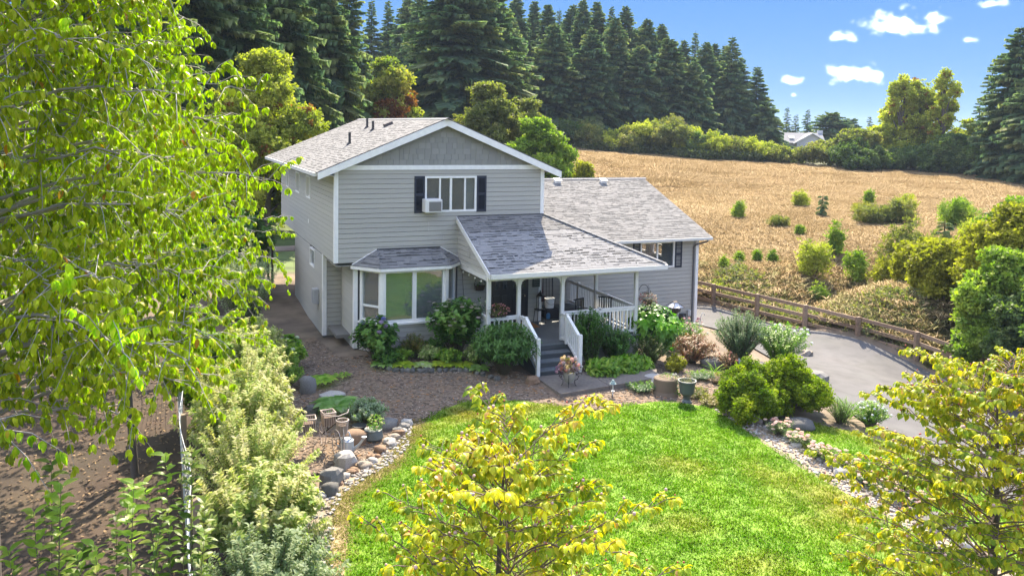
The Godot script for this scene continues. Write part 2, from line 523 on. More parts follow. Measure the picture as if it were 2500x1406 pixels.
func build_ground() -> void:
	# one sheet to the horizon: fine round the house, coarse far away
	var xs := axis(3.0, 1200.0)
	var zs := axis(-5.0, 1200.0)
	var b := SurfaceTool.new()
	b.begin(Mesh.PRIMITIVE_TRIANGLES)
	b.set_smooth_group(0)
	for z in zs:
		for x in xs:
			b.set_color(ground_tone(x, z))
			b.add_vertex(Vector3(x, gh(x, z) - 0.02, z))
	for j in zs.size() - 1:
		for i in xs.size() - 1:
			var k := j * xs.size() + i
			for q in [k, k + 1, k + xs.size(), k + 1, k + xs.size() + 1, k + xs.size()]:
				b.add_index(q)
	b.generate_normals()
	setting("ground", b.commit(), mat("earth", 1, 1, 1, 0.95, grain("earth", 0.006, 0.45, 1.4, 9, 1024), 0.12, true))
	# lawns
	var green := func(x: float, z: float) -> Color:
		return lawn_tone(x, z).lerp(Color(0.09, 0.09, 0.03), 0.12)
	setting("lawn", sheet(LAWN, 0.5, 0.03, green), mat("turf", 1, 1, 1, 0.9, grain("turf", 0.05, 0.6, 1.3, 5), 1.2, true))
	setting("lower_lawn", sheet(LOWER_LAWN, 0.5, 0.03, green), mat("turf", 1, 1, 1))
	var asph := func(x: float, z: float) -> Color:
		var k := 0.105 + 0.02 * blotch.get_noise_2d(x * 9.0, z * 3.0) + 0.025 * blotch.get_noise_2d(x * 2.0 + 50.0, z * 2.0)
		return Color(k, k * 0.965, k * 0.955)
	setting("driveway", sheet(DRIVE, 0.7, 0.035, asph), mat("asphalt", 1, 1, 1, 0.9, grain("asphalt", 0.008, 0.72, 1.22, 9, 1024), 0.17, true))
	var bark := func(x: float, z: float) -> Color:
		var k := 0.5 + 0.5 * blotch.get_noise_2d(x * 6.0, z * 6.0)
		return Color(0.185, 0.135, 0.095).lerp(Color(0.235, 0.15, 0.085), k * k)
	setting("bark_mulch", sheet(MULCH, 0.4, 0.015, bark), mat("mulch", 1, 1, 1, 0.95, grain("mulch", 0.02, 0.4, 1.5, 8, 1024), 0.31, true))
	var grav := func(x: float, z: float) -> Color:
		var k := 0.5 + 0.5 * blotch.get_noise_2d(x * 8.0, z * 8.0)
		return Color(0.30, 0.25, 0.19).lerp(Color(0.45, 0.30, 0.17), k * k)
	setting("gravel_border", sheet(BORDER, 0.3, 0.022, grav), mat("gravel", 1, 1, 1, 0.95, grain("gravel", 0.1, 0.5, 1.4, 4, 512, FastNoiseLite.TYPE_CELLULAR), 1.5, true))
	setting("gravel_border_strip", sheet(BORDER_R, 0.3, 0.022, grav), mat("gravel", 1, 1, 1))
	setting("dry_edge", sheet(DRY_EDGE, 0.3, 0.028, func(x: float, z: float) -> Color: return Color(0.44, 0.33, 0.18)), mat("straw", 1, 1, 1, 0.95, grain("turf", 0.05, 0.6, 1.3, 5), 1.2, true))
	# concrete walk at the foot of the steps
	var walk := MB.new()
	for q in [[[5.02, 3.98], [5.02, 5.62], [6.62, 5.44], [6.62, 3.98]], [[6.64, 3.98], [6.64, 5.438], [8.3, 5.25], [8.78, 4.5], [8.3, 3.98]]]:
		var poly := []
		for p in q:
			poly.append(Vector3(p[0], -3.14, p[1]))
		walk.prism(poly, Vector3.UP * 0.225)
	setting("concrete_walk", walk.mesh(), mat("concrete", 0.17, 0.143, 0.118, 0.9, grain("concrete", 0.02, 0.7, 1.2, 6), 0.7))
	grass_patches()
	field_grass()

const LOWER_LAWN := [[10.0, 8.5], [10.9, 8.75], [11.75, 9.4], [12.15, 10.1], [12.3, 11.3], [12.3, 13.5], [11.5, 15.5], [9.9, 16], [9.35, 14.2], [9.3, 12.9], [9.35, 11.6], [9.5, 10.3], [9.6, 9.3]]
const DRIVE := [[15.4, -12], [15.5, -3.0], [16.0, -1.4], [15.0, 2.2], [14.1, 5.2], [13.1, 7.4], [12.4, 9.8], [12.45, 13.4], [11.9, 18], [17.5, 18], [20.6, 10], [20.95, 5.4], [20.25, 3.3], [19.6, 1.3], [18.8, -1.2], [18.0, -3.7], [17.3, -5.8], [16.6, -12]]
const MULCH := [[-0.3, -2.0], [0.0, 0.6], [2.0, 0.9], [4.5, 2.8], [5.1, 4.0], [6.6, 3.0], [9.6, 2.8], [10.6, 4.4], [9.4, 7.2], [8.75, 7.45], [8.24, 6.9], [7.4, 6.59], [6.3, 6.71], [5.45, 6.71], [4.97, 6.47], [4.37, 5.98], [3.95, 5.6], [3.17, 5.21], [2.38, 5.16], [1.64, 5.52], [1.1, 6.05], [0.3, 6.5], [-0.9, 8.0], [-2.4, 8.2], [-2.4, 3.0], [-1.4, -1.0]]
const BORDER := [[0.75, 6.1], [0.55, 6.8], [0.2, 7.5], [-0.35, 8.2], [-0.95, 8.7], [-1.6, 9.25], [-1.9, 9.9], [-2.1, 10.8], [-2.35, 12.1], [-2.8, 15], [-3.5, 15], [-3.0, 12.1], [-2.85, 11], [-2.65, 10.1], [-2.3, 9.2], [-1.8, 8.6], [-1.0, 8.1], [-0.2, 7.1], [0.2, 6.4]]
const DRY_EDGE := [[1.1, 6.05], [0.69, 6.73], [0.39, 7.39], [-0.07, 8.19], [-0.63, 8.76], [-1.18, 9.27], [-1.55, 9.87], [-1.82, 10.78], [-2.18, 12.15], [-2.7, 15], [-2.8, 15], [-2.35, 12.1], [-2.1, 10.8], [-1.9, 9.9], [-1.6, 9.25], [-0.95, 8.7], [-0.35, 8.2], [0.2, 7.5], [0.55, 6.8], [0.75, 6.1]]

const BORDER_R := [[8.71, 7.36], [9.4, 7.7], [9.35, 9.0], [9.3, 10.5], [9.15, 12], [9.25, 13.2], [9.1, 14.5], [9.0, 17.5], [8.25, 17.5], [8.43, 14.7], [8.40, 13.6], [8.37, 12.6], [8.3, 10.8], [8.47, 9.5], [8.68, 8.27]]

func axis(mid: float, far: float) -> Array:
	var a := [mid]
	var d := 0.0
	var s := 1.0
	while d < far:
		d += s
		if d > 45.0:
			s *= 1.16
		a.append(mid + d)
		a.push_front(mid - d)
	return a

func in_field(x: float, z: float) -> bool:
	# beyond the fence and short of the far tree line
	return x > 14.0 and (x - 17.69) * 0.95 - (z + 5.65) * 0.31 > 1.0 and z > -76.0 + maxf(0.0, x - 44.0) * 0.98 and z < 12.0

func ground_tone(x: float, z: float) -> Color:
	var k := blotch.get_noise_2d(x, z)
	if in_field(x, z):
		return Color(0.630, 0.416, 0.213).lerp(Color(0.485, 0.312, 0.150), clampf(0.5 + k * 1.4, 0.0, 1.0))
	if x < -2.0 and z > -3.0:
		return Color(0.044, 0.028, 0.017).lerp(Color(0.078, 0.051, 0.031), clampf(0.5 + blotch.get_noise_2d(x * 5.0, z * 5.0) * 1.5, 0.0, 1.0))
	if z > 26.0 or z < -25.0 or x > 60.0 or x < -20.0:
		return Color(0.075, 0.094, 0.037).lerp(Color(0.163, 0.138, 0.062), clampf(0.5 + k, 0.0, 1.0))
	if z < -12.0:
		return Color(0.125, 0.175, 0.050)
	return Color(0.175, 0.131, 0.094).lerp(Color(0.250, 0.188, 0.125), clampf(0.5 + blotch.get_noise_2d(x * 4.0, z * 4.0), 0.0, 1.0))

func lawn_tone(x: float, z: float) -> Color:
	var k := blotch.get_noise_2d(x * 2.2, z * 2.2)
	var q := blotch.get_noise_2d(x * 7.0 + 40.0, z * 7.0)
	var c := Color(0.141, 0.286, 0.009).lerp(Color(0.217, 0.364, 0.011), clampf(0.5 + q, 0.0, 1.0))
	c = c.lerp(Color(0.333, 0.255, 0.042), clampf((k - 0.18) * 1.8, 0.0, 0.45))
	# worn strip along the right-hand border and at the shady top
	var worn := clampf(1.0 - absf(x - 7.4) / 1.5, 0.0, 1.0) * clampf((z - 9.5) / 2.0, 0.0, 1.0) * 0.42
	worn = maxf(worn, clampf(1.0 - absf(z - 6.05 - (x - 3.5) * 0.18) / 0.9, 0.0, 1.0) * clampf((x - 1.0) / 1.5, 0.0, 1.0) * clampf((5.5 - x) / 1.0, 0.0, 1.0) * 0.7)
	return c.lerp(Color(0.415, 0.243, 0.058), worn * clampf(0.6 + q * 1.2, 0.0, 1.0))

func tuft(name_: String, size: float, count: int, tall: float, wide: float, lean: float, seed_: int) -> Mesh:
	var r := RandomNumberGenerator.new()
	r.seed = seed_
	var b := MB.new()
	for i in count:
		var o := Vector3(r.randf_range(-size, size), 0, r.randf_range(-size, size))
		var a := r.randf() * TAU
		var side := Vector3(cos(a), 0, sin(a)) * wide * r.randf_range(0.6, 1.2)
		var h := tall * r.randf_range(0.5, 1.15)
		var tip := o + Vector3(r.randf_range(-1, 1) * lean, h, r.randf_range(-1, 1) * lean)
		var mid := o.lerp(tip, 0.55) + Vector3.UP * h * 0.12
		var s := r.randf_range(0.75, 1.25)
		b.col = Color(s, s, s * r.randf_range(0.8, 1.1))
		var up := Vector3(0, 1, 0)
		b.smooth(o - side, o + side, mid + side * 0.7, up, up, up)
		b.smooth(o - side, mid + side * 0.7, mid - side * 0.7, up, up, up)
		b.smooth(mid - side * 0.7, mid + side * 0.7, tip, up, up, up)
	return b.mesh()

func grass_patches() -> void:
	var m := leaf_mat("grass_blade", Color(0.8, 1.0, 0.35), 0.9)
	for w in [["lawn_grass", LAWN, "short bright green mown grass of the main lawn", 0.30], ["lower_lawn_grass", LOWER_LAWN, "bright green grass of the lower lawn beside the driveway", 0.30]]:
		var xf := []
		var cols := PackedColorArray()
		var lo := Vector2(1e9, 1e9)
		var hi := -lo
		for p in w[1]:
			lo = lo.min(Vector2(p[0], p[1]))
			hi = hi.max(Vector2(p[0], p[1]))
		var z := lo.y
		while z < hi.y:
			var x := lo.x
			while x < hi.x:
				var px := x + rf(-0.1, 0.1)
				var pz := z + rf(-0.1, 0.1)
				if inside(w[1], px, pz) and pz < 18.5:
					xf.append(Transform3D(Basis(Vector3.UP, rng.randf() * TAU).scaled(Vector3(1, rf(0.75, 1.3), 1)), on(px, pz, 0.03)))
					cols.append(lawn_tone(px, pz))
				x += 0.24
			z += 0.24
		var o := many(w[0], tuft("lawn", 0.2, 150, 0.032, 0.009, 0.04, 3), m, self, xf, cols)
		stuff(o, w[2], "grass")
	# dead straw along the left edge of the lawn
	var xs := []
	var cs := PackedColorArray()
	for i in 700:
		var t := rng.randf()
		var k := rng.randi() % 8
		var a := Vector2(DRY_EDGE[k][0], DRY_EDGE[k][1]).lerp(Vector2(DRY_EDGE[k + 1][0], DRY_EDGE[k + 1][1]), t)
		a += Vector2(rf(-0.42, 0.1), rf(-0.2, 0.2))
		xs.append(Transform3D(Basis(Vector3.UP, rng.randf() * TAU), on(a.x, a.y, 0.02)))
		cs.append(Color(0.48, 0.36, 0.20).lerp(Color(0.34, 0.30, 0.12), rng.randf() * 0.5))
	stuff(many("straw_edge", tuft("straw", 0.13, 40, 0.03, 0.006, 0.05, 5), m, self, xs, cs), "dead straw coloured grass along the left edge of the lawn", "dry grass")

func field_grass() -> void:
	var m := leaf_mat("dry_blade", Color(0.630, 0.630, 0.593), 0.9)
	var xf := []
	var cols := PackedColorArray()
	var tries := 0
	while xf.size() < 19000 and tries < 200000:
		tries += 1
		var d := 33.0 + 85.0 * pow(rng.randf(), 1.25)
		var a := rf(0.42, 1.03)
		var x := CAM_POS.x + d * sin(a)
		var z := CAM_POS.z - d * cos(a)
		if not in_field(x, z):
			continue
		var k := blotch.get_noise_2d(x * 1.3, z * 1.3)
		var q := blotch.get_noise_2d(x * 6.0, z * 6.0)
		var c := Color(0.630, 0.480, 0.280).lerp(Color(0.512, 0.365, 0.203), clampf(0.5 + q * 1.2, 0, 1)).lerp(Color(0.387, 0.270, 0.126), clampf(k * 1.6, 0, 0.7))
		var near := clampf(1.0 - (d - 36.0) / 14.0, 0.0, 1.0)
		if rng.randf() < near * 0.55:
			c = Color(0.40, 0.33, 0.17).lerp(Color(0.27, 0.28, 0.11), rng.randf())
		var s := rf(0.8, 1.35)
		xf.append(Transform3D(Basis(Vector3.UP, rng.randf() * TAU).scaled(Vector3(s, s * rf(0.6, 1.2), s)), on(x, z, -0.03)))
		cols.append(c)
	stuff(many("field_grass", tuft("field", 0.9, 300, 0.11, 0.013, 0.22, 9), m, self, xf, cols), "tall dry golden grass covering the sloping field", "dry grass")

# ================= the house =================
const DECK := -2.3
const LAP := 0.152

func board_mesh() -> Mesh:
	if not meshes.has("board"):
		var b := MB.new()
		# unit lap board: thin at the top, thick at the bottom
		var a0 := Vector3(0, 0, 0)
		var x := Vector3.RIGHT
		var bot := Vector3(0, 0, 0.024)
		var top := Vector3(0, 1.0, 0.015)
		b.quad(bot, bot + x, top + x, top)
		b.quad(a0, a0 + x, bot + x, bot)
		b.quad(top, top + x, Vector3(1, 1, 0), Vector3(0, 1, 0))
		b.tri(a0, bot, Vector3(0, 1, 0)); b.tri(bot, top, Vector3(0, 1, 0))
		b.tri(bot + x, a0 + x, Vector3(1, 1, 0)); b.tri(bot + x, Vector3(1, 1, 0), top + x)
		meshes.board = b.mesh()
	return meshes.board

# lap siding: O at the lower corner, U along the wall, N outwards; reach(y) gives [from, to] along U; holes are [u0, u1, y0, y1]
func clad(wall: Node3D, o: Vector3, u: Vector3, n: Vector3, y0: float, y1: float, reach: Callable, holes: Array, m: Array, e := LAP) -> void:
	var y := y0
	while y < y1 - 0.02:
		var h := minf(e, y1 - y)
		var r: Array = reach.call(y + h * 0.5)
		var spans := [[r[0], r[1]]]
		for q in holes:
			if y + h * 0.5 > q[2] and y + h * 0.5 < q[3]:
				var next := []
				for s in spans:
					if q[1] <= s[0] or q[0] >= s[1]:
						next.append(s)
					else:
						if q[0] - s[0] > 0.02:
							next.append([s[0], q[0]])
						if s[1] - q[1] > 0.02:
							next.append([q[1], s[1]])
				spans = next
		for s in spans:
			var a: float = s[0]
			while s[1] - a > 0.01:
				var l: float = s[1] - a
				if l > 4.2:
					l = rf(2.4, 3.6)
				var t := Transform3D(Basis(u * (l - 0.002), Vector3.UP * (h - 0.012), n), o + u * (a + 0.001) + Vector3.UP * y)
				put("siding_board", board_mesh(), m[rng.randi() % m.size()], wall, t)
				a += l
		y += e

# a wall panel with thickness and openings, cut into blocks round them
func panel(b: MB, o: Vector3, u: Vector3, n: Vector3, length: float, y0: float, y1: float, holes: Array, thick := 0.14) -> void:
	var ys := [y0, y1]
	for q in holes:
		ys.append(q[2]); ys.append(q[3])
	ys.sort()
	for i in ys.size() - 1:
		if ys[i + 1] - ys[i] < 0.001:
			continue
		var mid: float = (ys[i] + ys[i + 1]) * 0.5
		var cuts := []
		for q in holes:
			if mid > q[2] and mid < q[3]:
				cuts.append([q[0], q[1]])
		cuts.sort_custom(func(p, r): return p[0] < r[0])
		var a := 0.0
		cuts.append([length, length])
		for c in cuts:
			if c[0] - a > 0.001:
				var mu: float = (a + c[0]) * 0.5
				b.box(o + u * mu + Vector3.UP * mid - n * thick * 0.5, Vector3(c[0] - a, ys[i + 1] - ys[i], thick), Basis(u, Vector3.UP, n))
			a = c[1]

# window: lower left corner O on the wall face, U along the wall, N outwards; bars are fractions of the width, rails fractions of the height
func window(house: Node3D, o: Vector3, u: Vector3, n: Vector3, w: float, h: float, bars: Array, rails: Array, fw: float, g: Material, white: Material, proud := 0.03, called := "window") -> Node3D:
	var q := Basis(u, Vector3.UP, n)
	var b := MB.new()
	var d := 0.09
	var zc := n * (proud - d * 0.5)
	b.box(o + u * w * 0.5 + Vector3.UP * fw * 0.5 + zc, Vector3(w, fw, d), q)
	b.box(o + u * w * 0.5 + Vector3.UP * (h - fw * 0.5) + zc, Vector3(w, fw, d), q)
	b.box(o + u * fw * 0.5 + Vector3.UP * h * 0.5 + zc, Vector3(fw, h - 2 * fw, d), q)
	b.box(o + u * (w - fw * 0.5) + Vector3.UP * h * 0.5 + zc, Vector3(fw, h - 2 * fw, d), q)
	var win := wpart(called, b, white, house)
	var xs := [fw]
	for f in bars:
		var bw: float = f[1]
		var bb := MB.new()
		bb.box(o + u * w * f[0] + Vector3.UP * h * 0.5 + n * (proud - 0.05), Vector3(bw, h - 2 * fw, 0.07), q)
		wpart("mullion", bb, white, win)
		xs.append(w * f[0] - bw * 0.5)
		xs.append(w * f[0] + bw * 0.5)
	xs.append(w - fw)
	for i in range(0, xs.size(), 2):
		var pb := MB.new()
		var c: Vector3 = o + n * (proud - 0.062)
		pb.quad(c + u * (xs[i] - 0.004) + Vector3.UP * (fw - 0.004), c + u * (xs[i + 1] + 0.004) + Vector3.UP * (fw - 0.004), c + u * (xs[i + 1] + 0.004) + Vector3.UP * (h - fw + 0.004), c + u * (xs[i] - 0.004) + Vector3.UP * (h - fw + 0.004))
		wpart("pane", pb, g, win)
		for r in rails:
			if r[1] == i / 2:
				var rb := MB.new()
				rb.box(o + u * (xs[i] + xs[i + 1]) * 0.5 + Vector3.UP * h * r[0] + n * (proud - 0.052), Vector3(xs[i + 1] - xs[i], 0.055, 0.06), q)
				wpart("sash_rail", rb, white, win)
	return win

func shutter(house: Node3D, o: Vector3, w: float, h: float, m: Material) -> void:
	var b := MB.new()
	b.box(o + Vector3(0.03, h * 0.5, 0.02), Vector3(0.06, h, 0.035))
	b.box(o + Vector3(w - 0.03, h * 0.5, 0.02), Vector3(0.06, h, 0.035))
	for y in [0.04, h * 0.5, h - 0.04]:
		b.box(o + Vector3(w * 0.5, y, 0.018), Vector3(w - 0.12, 0.08, 0.033))
	b.box(o + Vector3(w * 0.5, h * 0.5, 0.004), Vector3(w - 0.1, h - 0.1, 0.006))
	var s := wpart("shutter", b, m, house)
	var lb := MB.new()
	lb.box(Vector3.ZERO, Vector3(w - 0.12, 0.045, 0.006), Basis(Vector3.RIGHT, 0.6))
	var lm := lb.mesh()
	var y := 0.11
	while y < h - 0.09:
		if absf(y - h * 0.5) > 0.055:
			put("louver", lm, m, s, Transform3D(Basis(), o + Vector3(w * 0.5, y, 0.02)))
		y += 0.042

# shingle courses on a slope: E at the eave, U along it, S up the slope (unit), reach(s) = [from, to] along U
func shingles(roof: Node3D, e: Vector3, u: Vector3, s: Vector3, slope: float, reach: Callable, single: bool, tones: Array, rnd: int) -> void:
	var r := RandomNumberGenerator.new()
	r.seed = rnd
	var nrm := u.cross(s).normalized()
	if nrm.y < 0.0:
		nrm = -nrm
	var stuff_b := MB.new()
	var d := 0.0
	var ex := 0.143
	var made := 0
	while d < slope - 0.02:
		var rr: Array = reach.call(d + ex * 0.5)
		var a: float = rr[0] - r.randf() * 0.2
		var low := true
		while a < rr[1]:
			var w := r.randf_range(0.16, 0.40)
			low = not low if r.randf() < 0.8 else low
			var x0 := maxf(a, rr[0])
			var x1 := minf(a + w, rr[1])
			a += w
			if x1 - x0 < 0.03:
				continue
			var th := 0.012 if low else 0.0155
			var len_ := minf(0.2, slope - d + 0.03)
			# tilted a little, so each course stands proud of the next below
			var up := (s - nrm * 0.05).normalized()
			var nn := nrm
			var drop := 0.0 if low else 0.003
			var c := e + u * (x0 + x1) * 0.5 + s * (d + len_ * 0.5 - drop) + nrm * (0.012 + th * 0.5)
			var q := Basis(u, nn, u.cross(nn))
			if q.z.dot(s) < 0.0:
				q = Basis(u, nn, -s)
			else:
				q = Basis(u, nn, s)
			var t := clampi(int(r.randf() * tones.size()), 0, tones.size() - 1)
			if low and t > 0 and r.randf() < 0.35:
				t -= 1
			if single and made < 300:
				put("shingle", unit_box(), tones[t], roof, Transform3D(Basis(q.x * (x1 - x0 - 0.0015), q.y * th, q.z * len_), c))
				made += 1
			else:
				stuff_b.col = (tones[t] as StandardMaterial3D).albedo_color.srgb_to_linear()
				stuff_b.box(c, Vector3(x1 - x0 - 0.0015, th, len_), q)
		d += ex
		# dark dashes below the butts: printed shadow band plus tab shade painted in
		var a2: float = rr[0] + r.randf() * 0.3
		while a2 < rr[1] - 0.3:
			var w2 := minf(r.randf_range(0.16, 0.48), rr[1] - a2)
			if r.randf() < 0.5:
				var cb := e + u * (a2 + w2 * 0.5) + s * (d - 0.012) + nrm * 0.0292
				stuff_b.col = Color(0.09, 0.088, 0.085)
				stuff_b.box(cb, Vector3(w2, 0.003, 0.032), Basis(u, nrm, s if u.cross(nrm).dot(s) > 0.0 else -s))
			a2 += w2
	if stuff_b.v.size():
		var o := wpart("shingles", stuff_b, mat("shingle_mass", 0.820, 0.810, 0.791, 0.95, grain("granules", 0.25, 0.8, 1.15, 3), 2.0, true), roof)
		o.set_meta("kind", "stuff")

func railing(house: Node3D, a: Vector3, b: Vector3, h: float, white: Material, posts := []) -> void:
	# a and b at the deck; the rail runs between them
	var up := Vector3.UP
	var d := b - a
	var flat := Vector3(d.x, 0, d.z).normalized()
	var rb := MB.new()
	rb.beam(a + up * h, b + up * h, 0.09, 0.04)
	rb.beam(a + up * (h - 0.06), b + up * (h - 0.06), 0.04, 0.075)
	rb.beam(a + up * 0.1, b + up * 0.1, 0.04, 0.075)
	var rail := wpart("railing", rb, white, house)
	var n := maxi(2, int(d.length() / 0.125))
	var bal := MB.new()
	bal.box(Vector3.ZERO, Vector3(0.035, 1, 0.035))
	var bm := bal.mesh()
	for i in range(1, n):
		var p := a + d * i / n
		put("baluster", bm, white, rail, Transform3D(Basis(flat, up * (h - 0.2), flat.cross(up)), p + up * (h * 0.5 - 0.01)))
	for t in posts:
		var pb := MB.new()
		var p: Vector3 = a + d * t
		pb.box(p + up * (h * 0.5 + 0.03), Vector3(0.09, h + 0.06, 0.09))
		wpart("rail_post", pb, white, rail)

func build_house() -> void:
	var at := Vector3(3.5, -2.75, -5.0)
	var house := thing("grey_house", "two-storey grey house with white trim and a front porch", "house", at)
	var side := [mat("siding_a", 0.415, 0.395, 0.345, 0.75), mat("siding_b", 0.425, 0.405, 0.353, 0.75), mat("siding_c", 0.405, 0.386, 0.338, 0.75)]
	var shake := [mat("shake_a", 0.265, 0.26, 0.235, 0.8), mat("shake_b", 0.285, 0.278, 0.252, 0.8), mat("shake_c", 0.25, 0.245, 0.222, 0.8)]
	var white := mat("white_trim", 0.87, 0.85, 0.80, 0.5, grain("paint", 0.01, 0.9, 1.03, 5), 0.8)
	var navy := mat("shutter_navy", 0.022, 0.026, 0.042, 0.6)
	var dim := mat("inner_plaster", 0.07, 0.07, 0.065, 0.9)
	var pane := glass("window_glass", 0.34, 0.16, 0.18, 0.19, 0.3)
	var bay_pane := glass("bay_glass", 0.45, 0.34, 0.38, 0.36, 0.6)
	var back := mat("siding_back", 0.16, 0.152, 0.135, 0.8)  # wall behind the boards, darkened for groove shadow and dirt between laps
	var X := Vector3.RIGHT
	var Y := Vector3.UP
	var Z := Vector3.BACK
	var full := func(a: float, b: float) -> Callable: return func(_y: float) -> Array: return [a, b]
	# ---- upper storey
	var up_holes := [[2.85, 4.60, 1.50, 2.65]]
	var b := MB.new()
	panel(b, Vector3(0, 0, 0), X, Z, 7.0, 0.0, 3.0, up_holes)
	b.prism([Vector3(0.05, 3.0, -0.14), Vector3(6.95, 3.0, -0.14), Vector3(3.5, 4.4, -0.14)], Vector3(0, 0, 0.14))
	var wall := wpart("front_wall", b, back, house)
	clad(wall, Vector3.ZERO, X, Z, 0.0, 2.86, full.call(0.1, 6.9), [[2.5, 4.93, 1.49, 2.65]], side)
	# shingle siding in the gable
	var y := 3.0
	while y < 4.38:
		var half := (4.40 - y - 0.08) / 0.414
		var x := 3.5 - half
		while x < 3.5 + half:
			var w := rf(0.13, 0.3)
			w = minf(w, 3.5 + half - x)
			if w > 0.03:
				put("wall_shingle", board_mesh(), shake[rng.randi() % 3], wall, Transform3D(Basis(X * (w - 0.007), Y * 0.185, Z * 1.5), Vector3(x, y, 0)))
			x += w
		y += 0.178
	b = MB.new()
	b.box(Vector3(3.5, 2.932, 0.02), Vector3(7.0, 0.145, 0.045))
	wpart("trim_band", b, white, house)
	for px in [0.05, 6.95]:
		b = MB.new()
		b.box(Vector3(px, 1.43, 0.012), Vector3(0.1, 2.86, 0.03))
		b.box(Vector3(px - 0.064 if px < 1 else px + 0.064, 1.43, -0.036), Vector3(0.028, 2.86, 0.126))
		wpart("corner_board", b, white, house)
	# left wall
	var lh := [[12.0 - 10.31, 12.0 - 9.72, 1.6, 2.39], [12.0 - 7.83, 12.0 - 6.85, 1.6, 2.4], [12.0 - 5.28, 12.0 - 4.42, 1.6, 2.41]]
	b = MB.new()
	panel(b, Vector3(0, 0, -12), Z, -X, 12.0, 0.0, 3.0, lh)
	var lw := wpart("left_wall", b, back, house)
	clad(lw, Vector3(0, 0, -12), Z, -X, 0.0, 2.95, full.call(0.0, 11.9), lh, side)
	for q in lh:
		window(house, Vector3(0, q[2], -12 + q[0]), Z, -X, q[1] - q[0], q[3] - q[2], [[0.5, 0.04]], [], 0.055, pane, white)
	# the rest of the upper box
	b = MB.new()
	panel(b, Vector3(7, 0, 0), -Z, X, 12.0, 0.0, 3.0, [])
	panel(b, Vector3(7, 0, -12), -X, -Z, 7.0, 0.0, 3.0, [])
	b.prism([Vector3(6.95, 3.0, -11.9), Vector3(0.05, 3.0, -11.9), Vector3(3.5, 4.4, -11.9)], Vector3(0, 0, -0.1))
	b.box(Vector3(3.5, -0.0, -6.07), Vector3(6.7, 0.2, 11.7))
	b.box(Vector3(3.5, 2.93, -6.07), Vector3(6.7, 0.1, 11.7))
	wpart("rear_walls", b, back, house)
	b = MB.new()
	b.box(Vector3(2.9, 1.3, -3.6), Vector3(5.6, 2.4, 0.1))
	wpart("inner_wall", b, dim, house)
	b = MB.new()
	b.box(Vector3(4.45, 2.02, -0.22), Vector3(0.3, 1.15, 0.03))
	wpart("curtain", b, mat("curtain_blue", 0.18, 0.27, 0.30, 0.9), house)
	window(house, Vector3(2.85, 1.50, 0), X, Z, 1.75, 1.15, [[0.29, 0.05], [0.5, 0.07], [0.775, 0.05]], [], 0.06, pane, white)
	shutter(house, Vector3(2.5, 1.48, 0.0), 0.345, 1.18, navy)
	shutter(house, Vector3(4.605, 1.48, 0.0), 0.335, 1.18, navy)
	# ---- main roof
	var tones := [mat("shingle_1", 0.231, 0.225, 0.217, 0.95), mat("shingle_2", 0.239, 0.234, 0.225, 0.95), mat("shingle_3", 0.249, 0.242, 0.234, 0.95), mat("shingle_4", 0.259, 0.252, 0.242, 0.95)]
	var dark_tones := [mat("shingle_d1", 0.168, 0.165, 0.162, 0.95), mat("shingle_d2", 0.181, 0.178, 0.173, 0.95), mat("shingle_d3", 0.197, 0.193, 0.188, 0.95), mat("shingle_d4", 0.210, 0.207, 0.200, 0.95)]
	var felt := mat("roof_deck", 0.16, 0.158, 0.155, 0.95)
	var zf := 0.22
	var zb := -12.42
	b = MB.new()
	b.prism([Vector3(-0.554, 2.80, zb), Vector3(3.5, 4.478, zb), Vector3(7.554, 2.80, zb), Vector3(7.554, 2.70, zb), Vector3(3.5, 4.37, zb), Vector3(-0.554, 2.70, zb)].map(func(p): return p), Vector3(0, 0, zf - zb))
	var roof := wpart("main_roof", b, felt, house)
	var s := Vector3(4.054, 1.678, 0).normalized()
	var run := Vector3(4.054, 1.678, 0).length()
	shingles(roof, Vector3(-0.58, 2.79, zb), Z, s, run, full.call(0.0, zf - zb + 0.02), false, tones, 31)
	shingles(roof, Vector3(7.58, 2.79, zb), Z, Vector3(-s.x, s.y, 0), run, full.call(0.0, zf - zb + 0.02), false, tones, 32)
	b = MB.new()
	var k := 0
	var zz := zb
	while zz < zf:
		b.box(Vector3(3.44, 4.485, zz + 0.09), Vector3(0.16, 0.018, 0.21), Basis(Z, 0.36))
		b.box(Vector3(3.56, 4.485, zz + 0.09), Vector3(0.16, 0.018, 0.21), Basis(Z, -0.36))
		zz += 0.2
		k += 1
	wpart("ridge_cap", b, tones[1], roof)
	# barge boards: white, with the roof edge above
	for sg in [-1.0, 1.0]:
		b = MB.new()
		var p0 := Vector3(3.5 + sg * 4.06, 2.795, zf + 0.002)
		var p1 := Vector3(3.5, 4.475, zf + 0.002)
		var dn := Vector3(0, -0.215, 0)
		if sg < 0:
			b.prism([p0 + dn, p1 + dn, p1, p0], Vector3(0, 0, 0.035))
		else:
			b.prism([p1 + dn, p0 + dn, p0, p1], Vector3(0, 0, 0.035))
		wpart("barge_board", b, white, roof)
	var grey_white := mat("gutter_white", 0.62, 0.60, 0.55, 0.5)
	b = MB.new()
	b.box(Vector3(-0.61, 2.735, -6.1), Vector3(0.11, 0.11, 12.5))
	b.box(Vector3(-0.30, 2.69, -6.1), Vector3(0.55, 0.02, 12.5))
	wpart("gutter", b, grey_white, roof)
	var pipe_m := mat("vent_pipe", 0.035, 0.033, 0.032, 0.7)
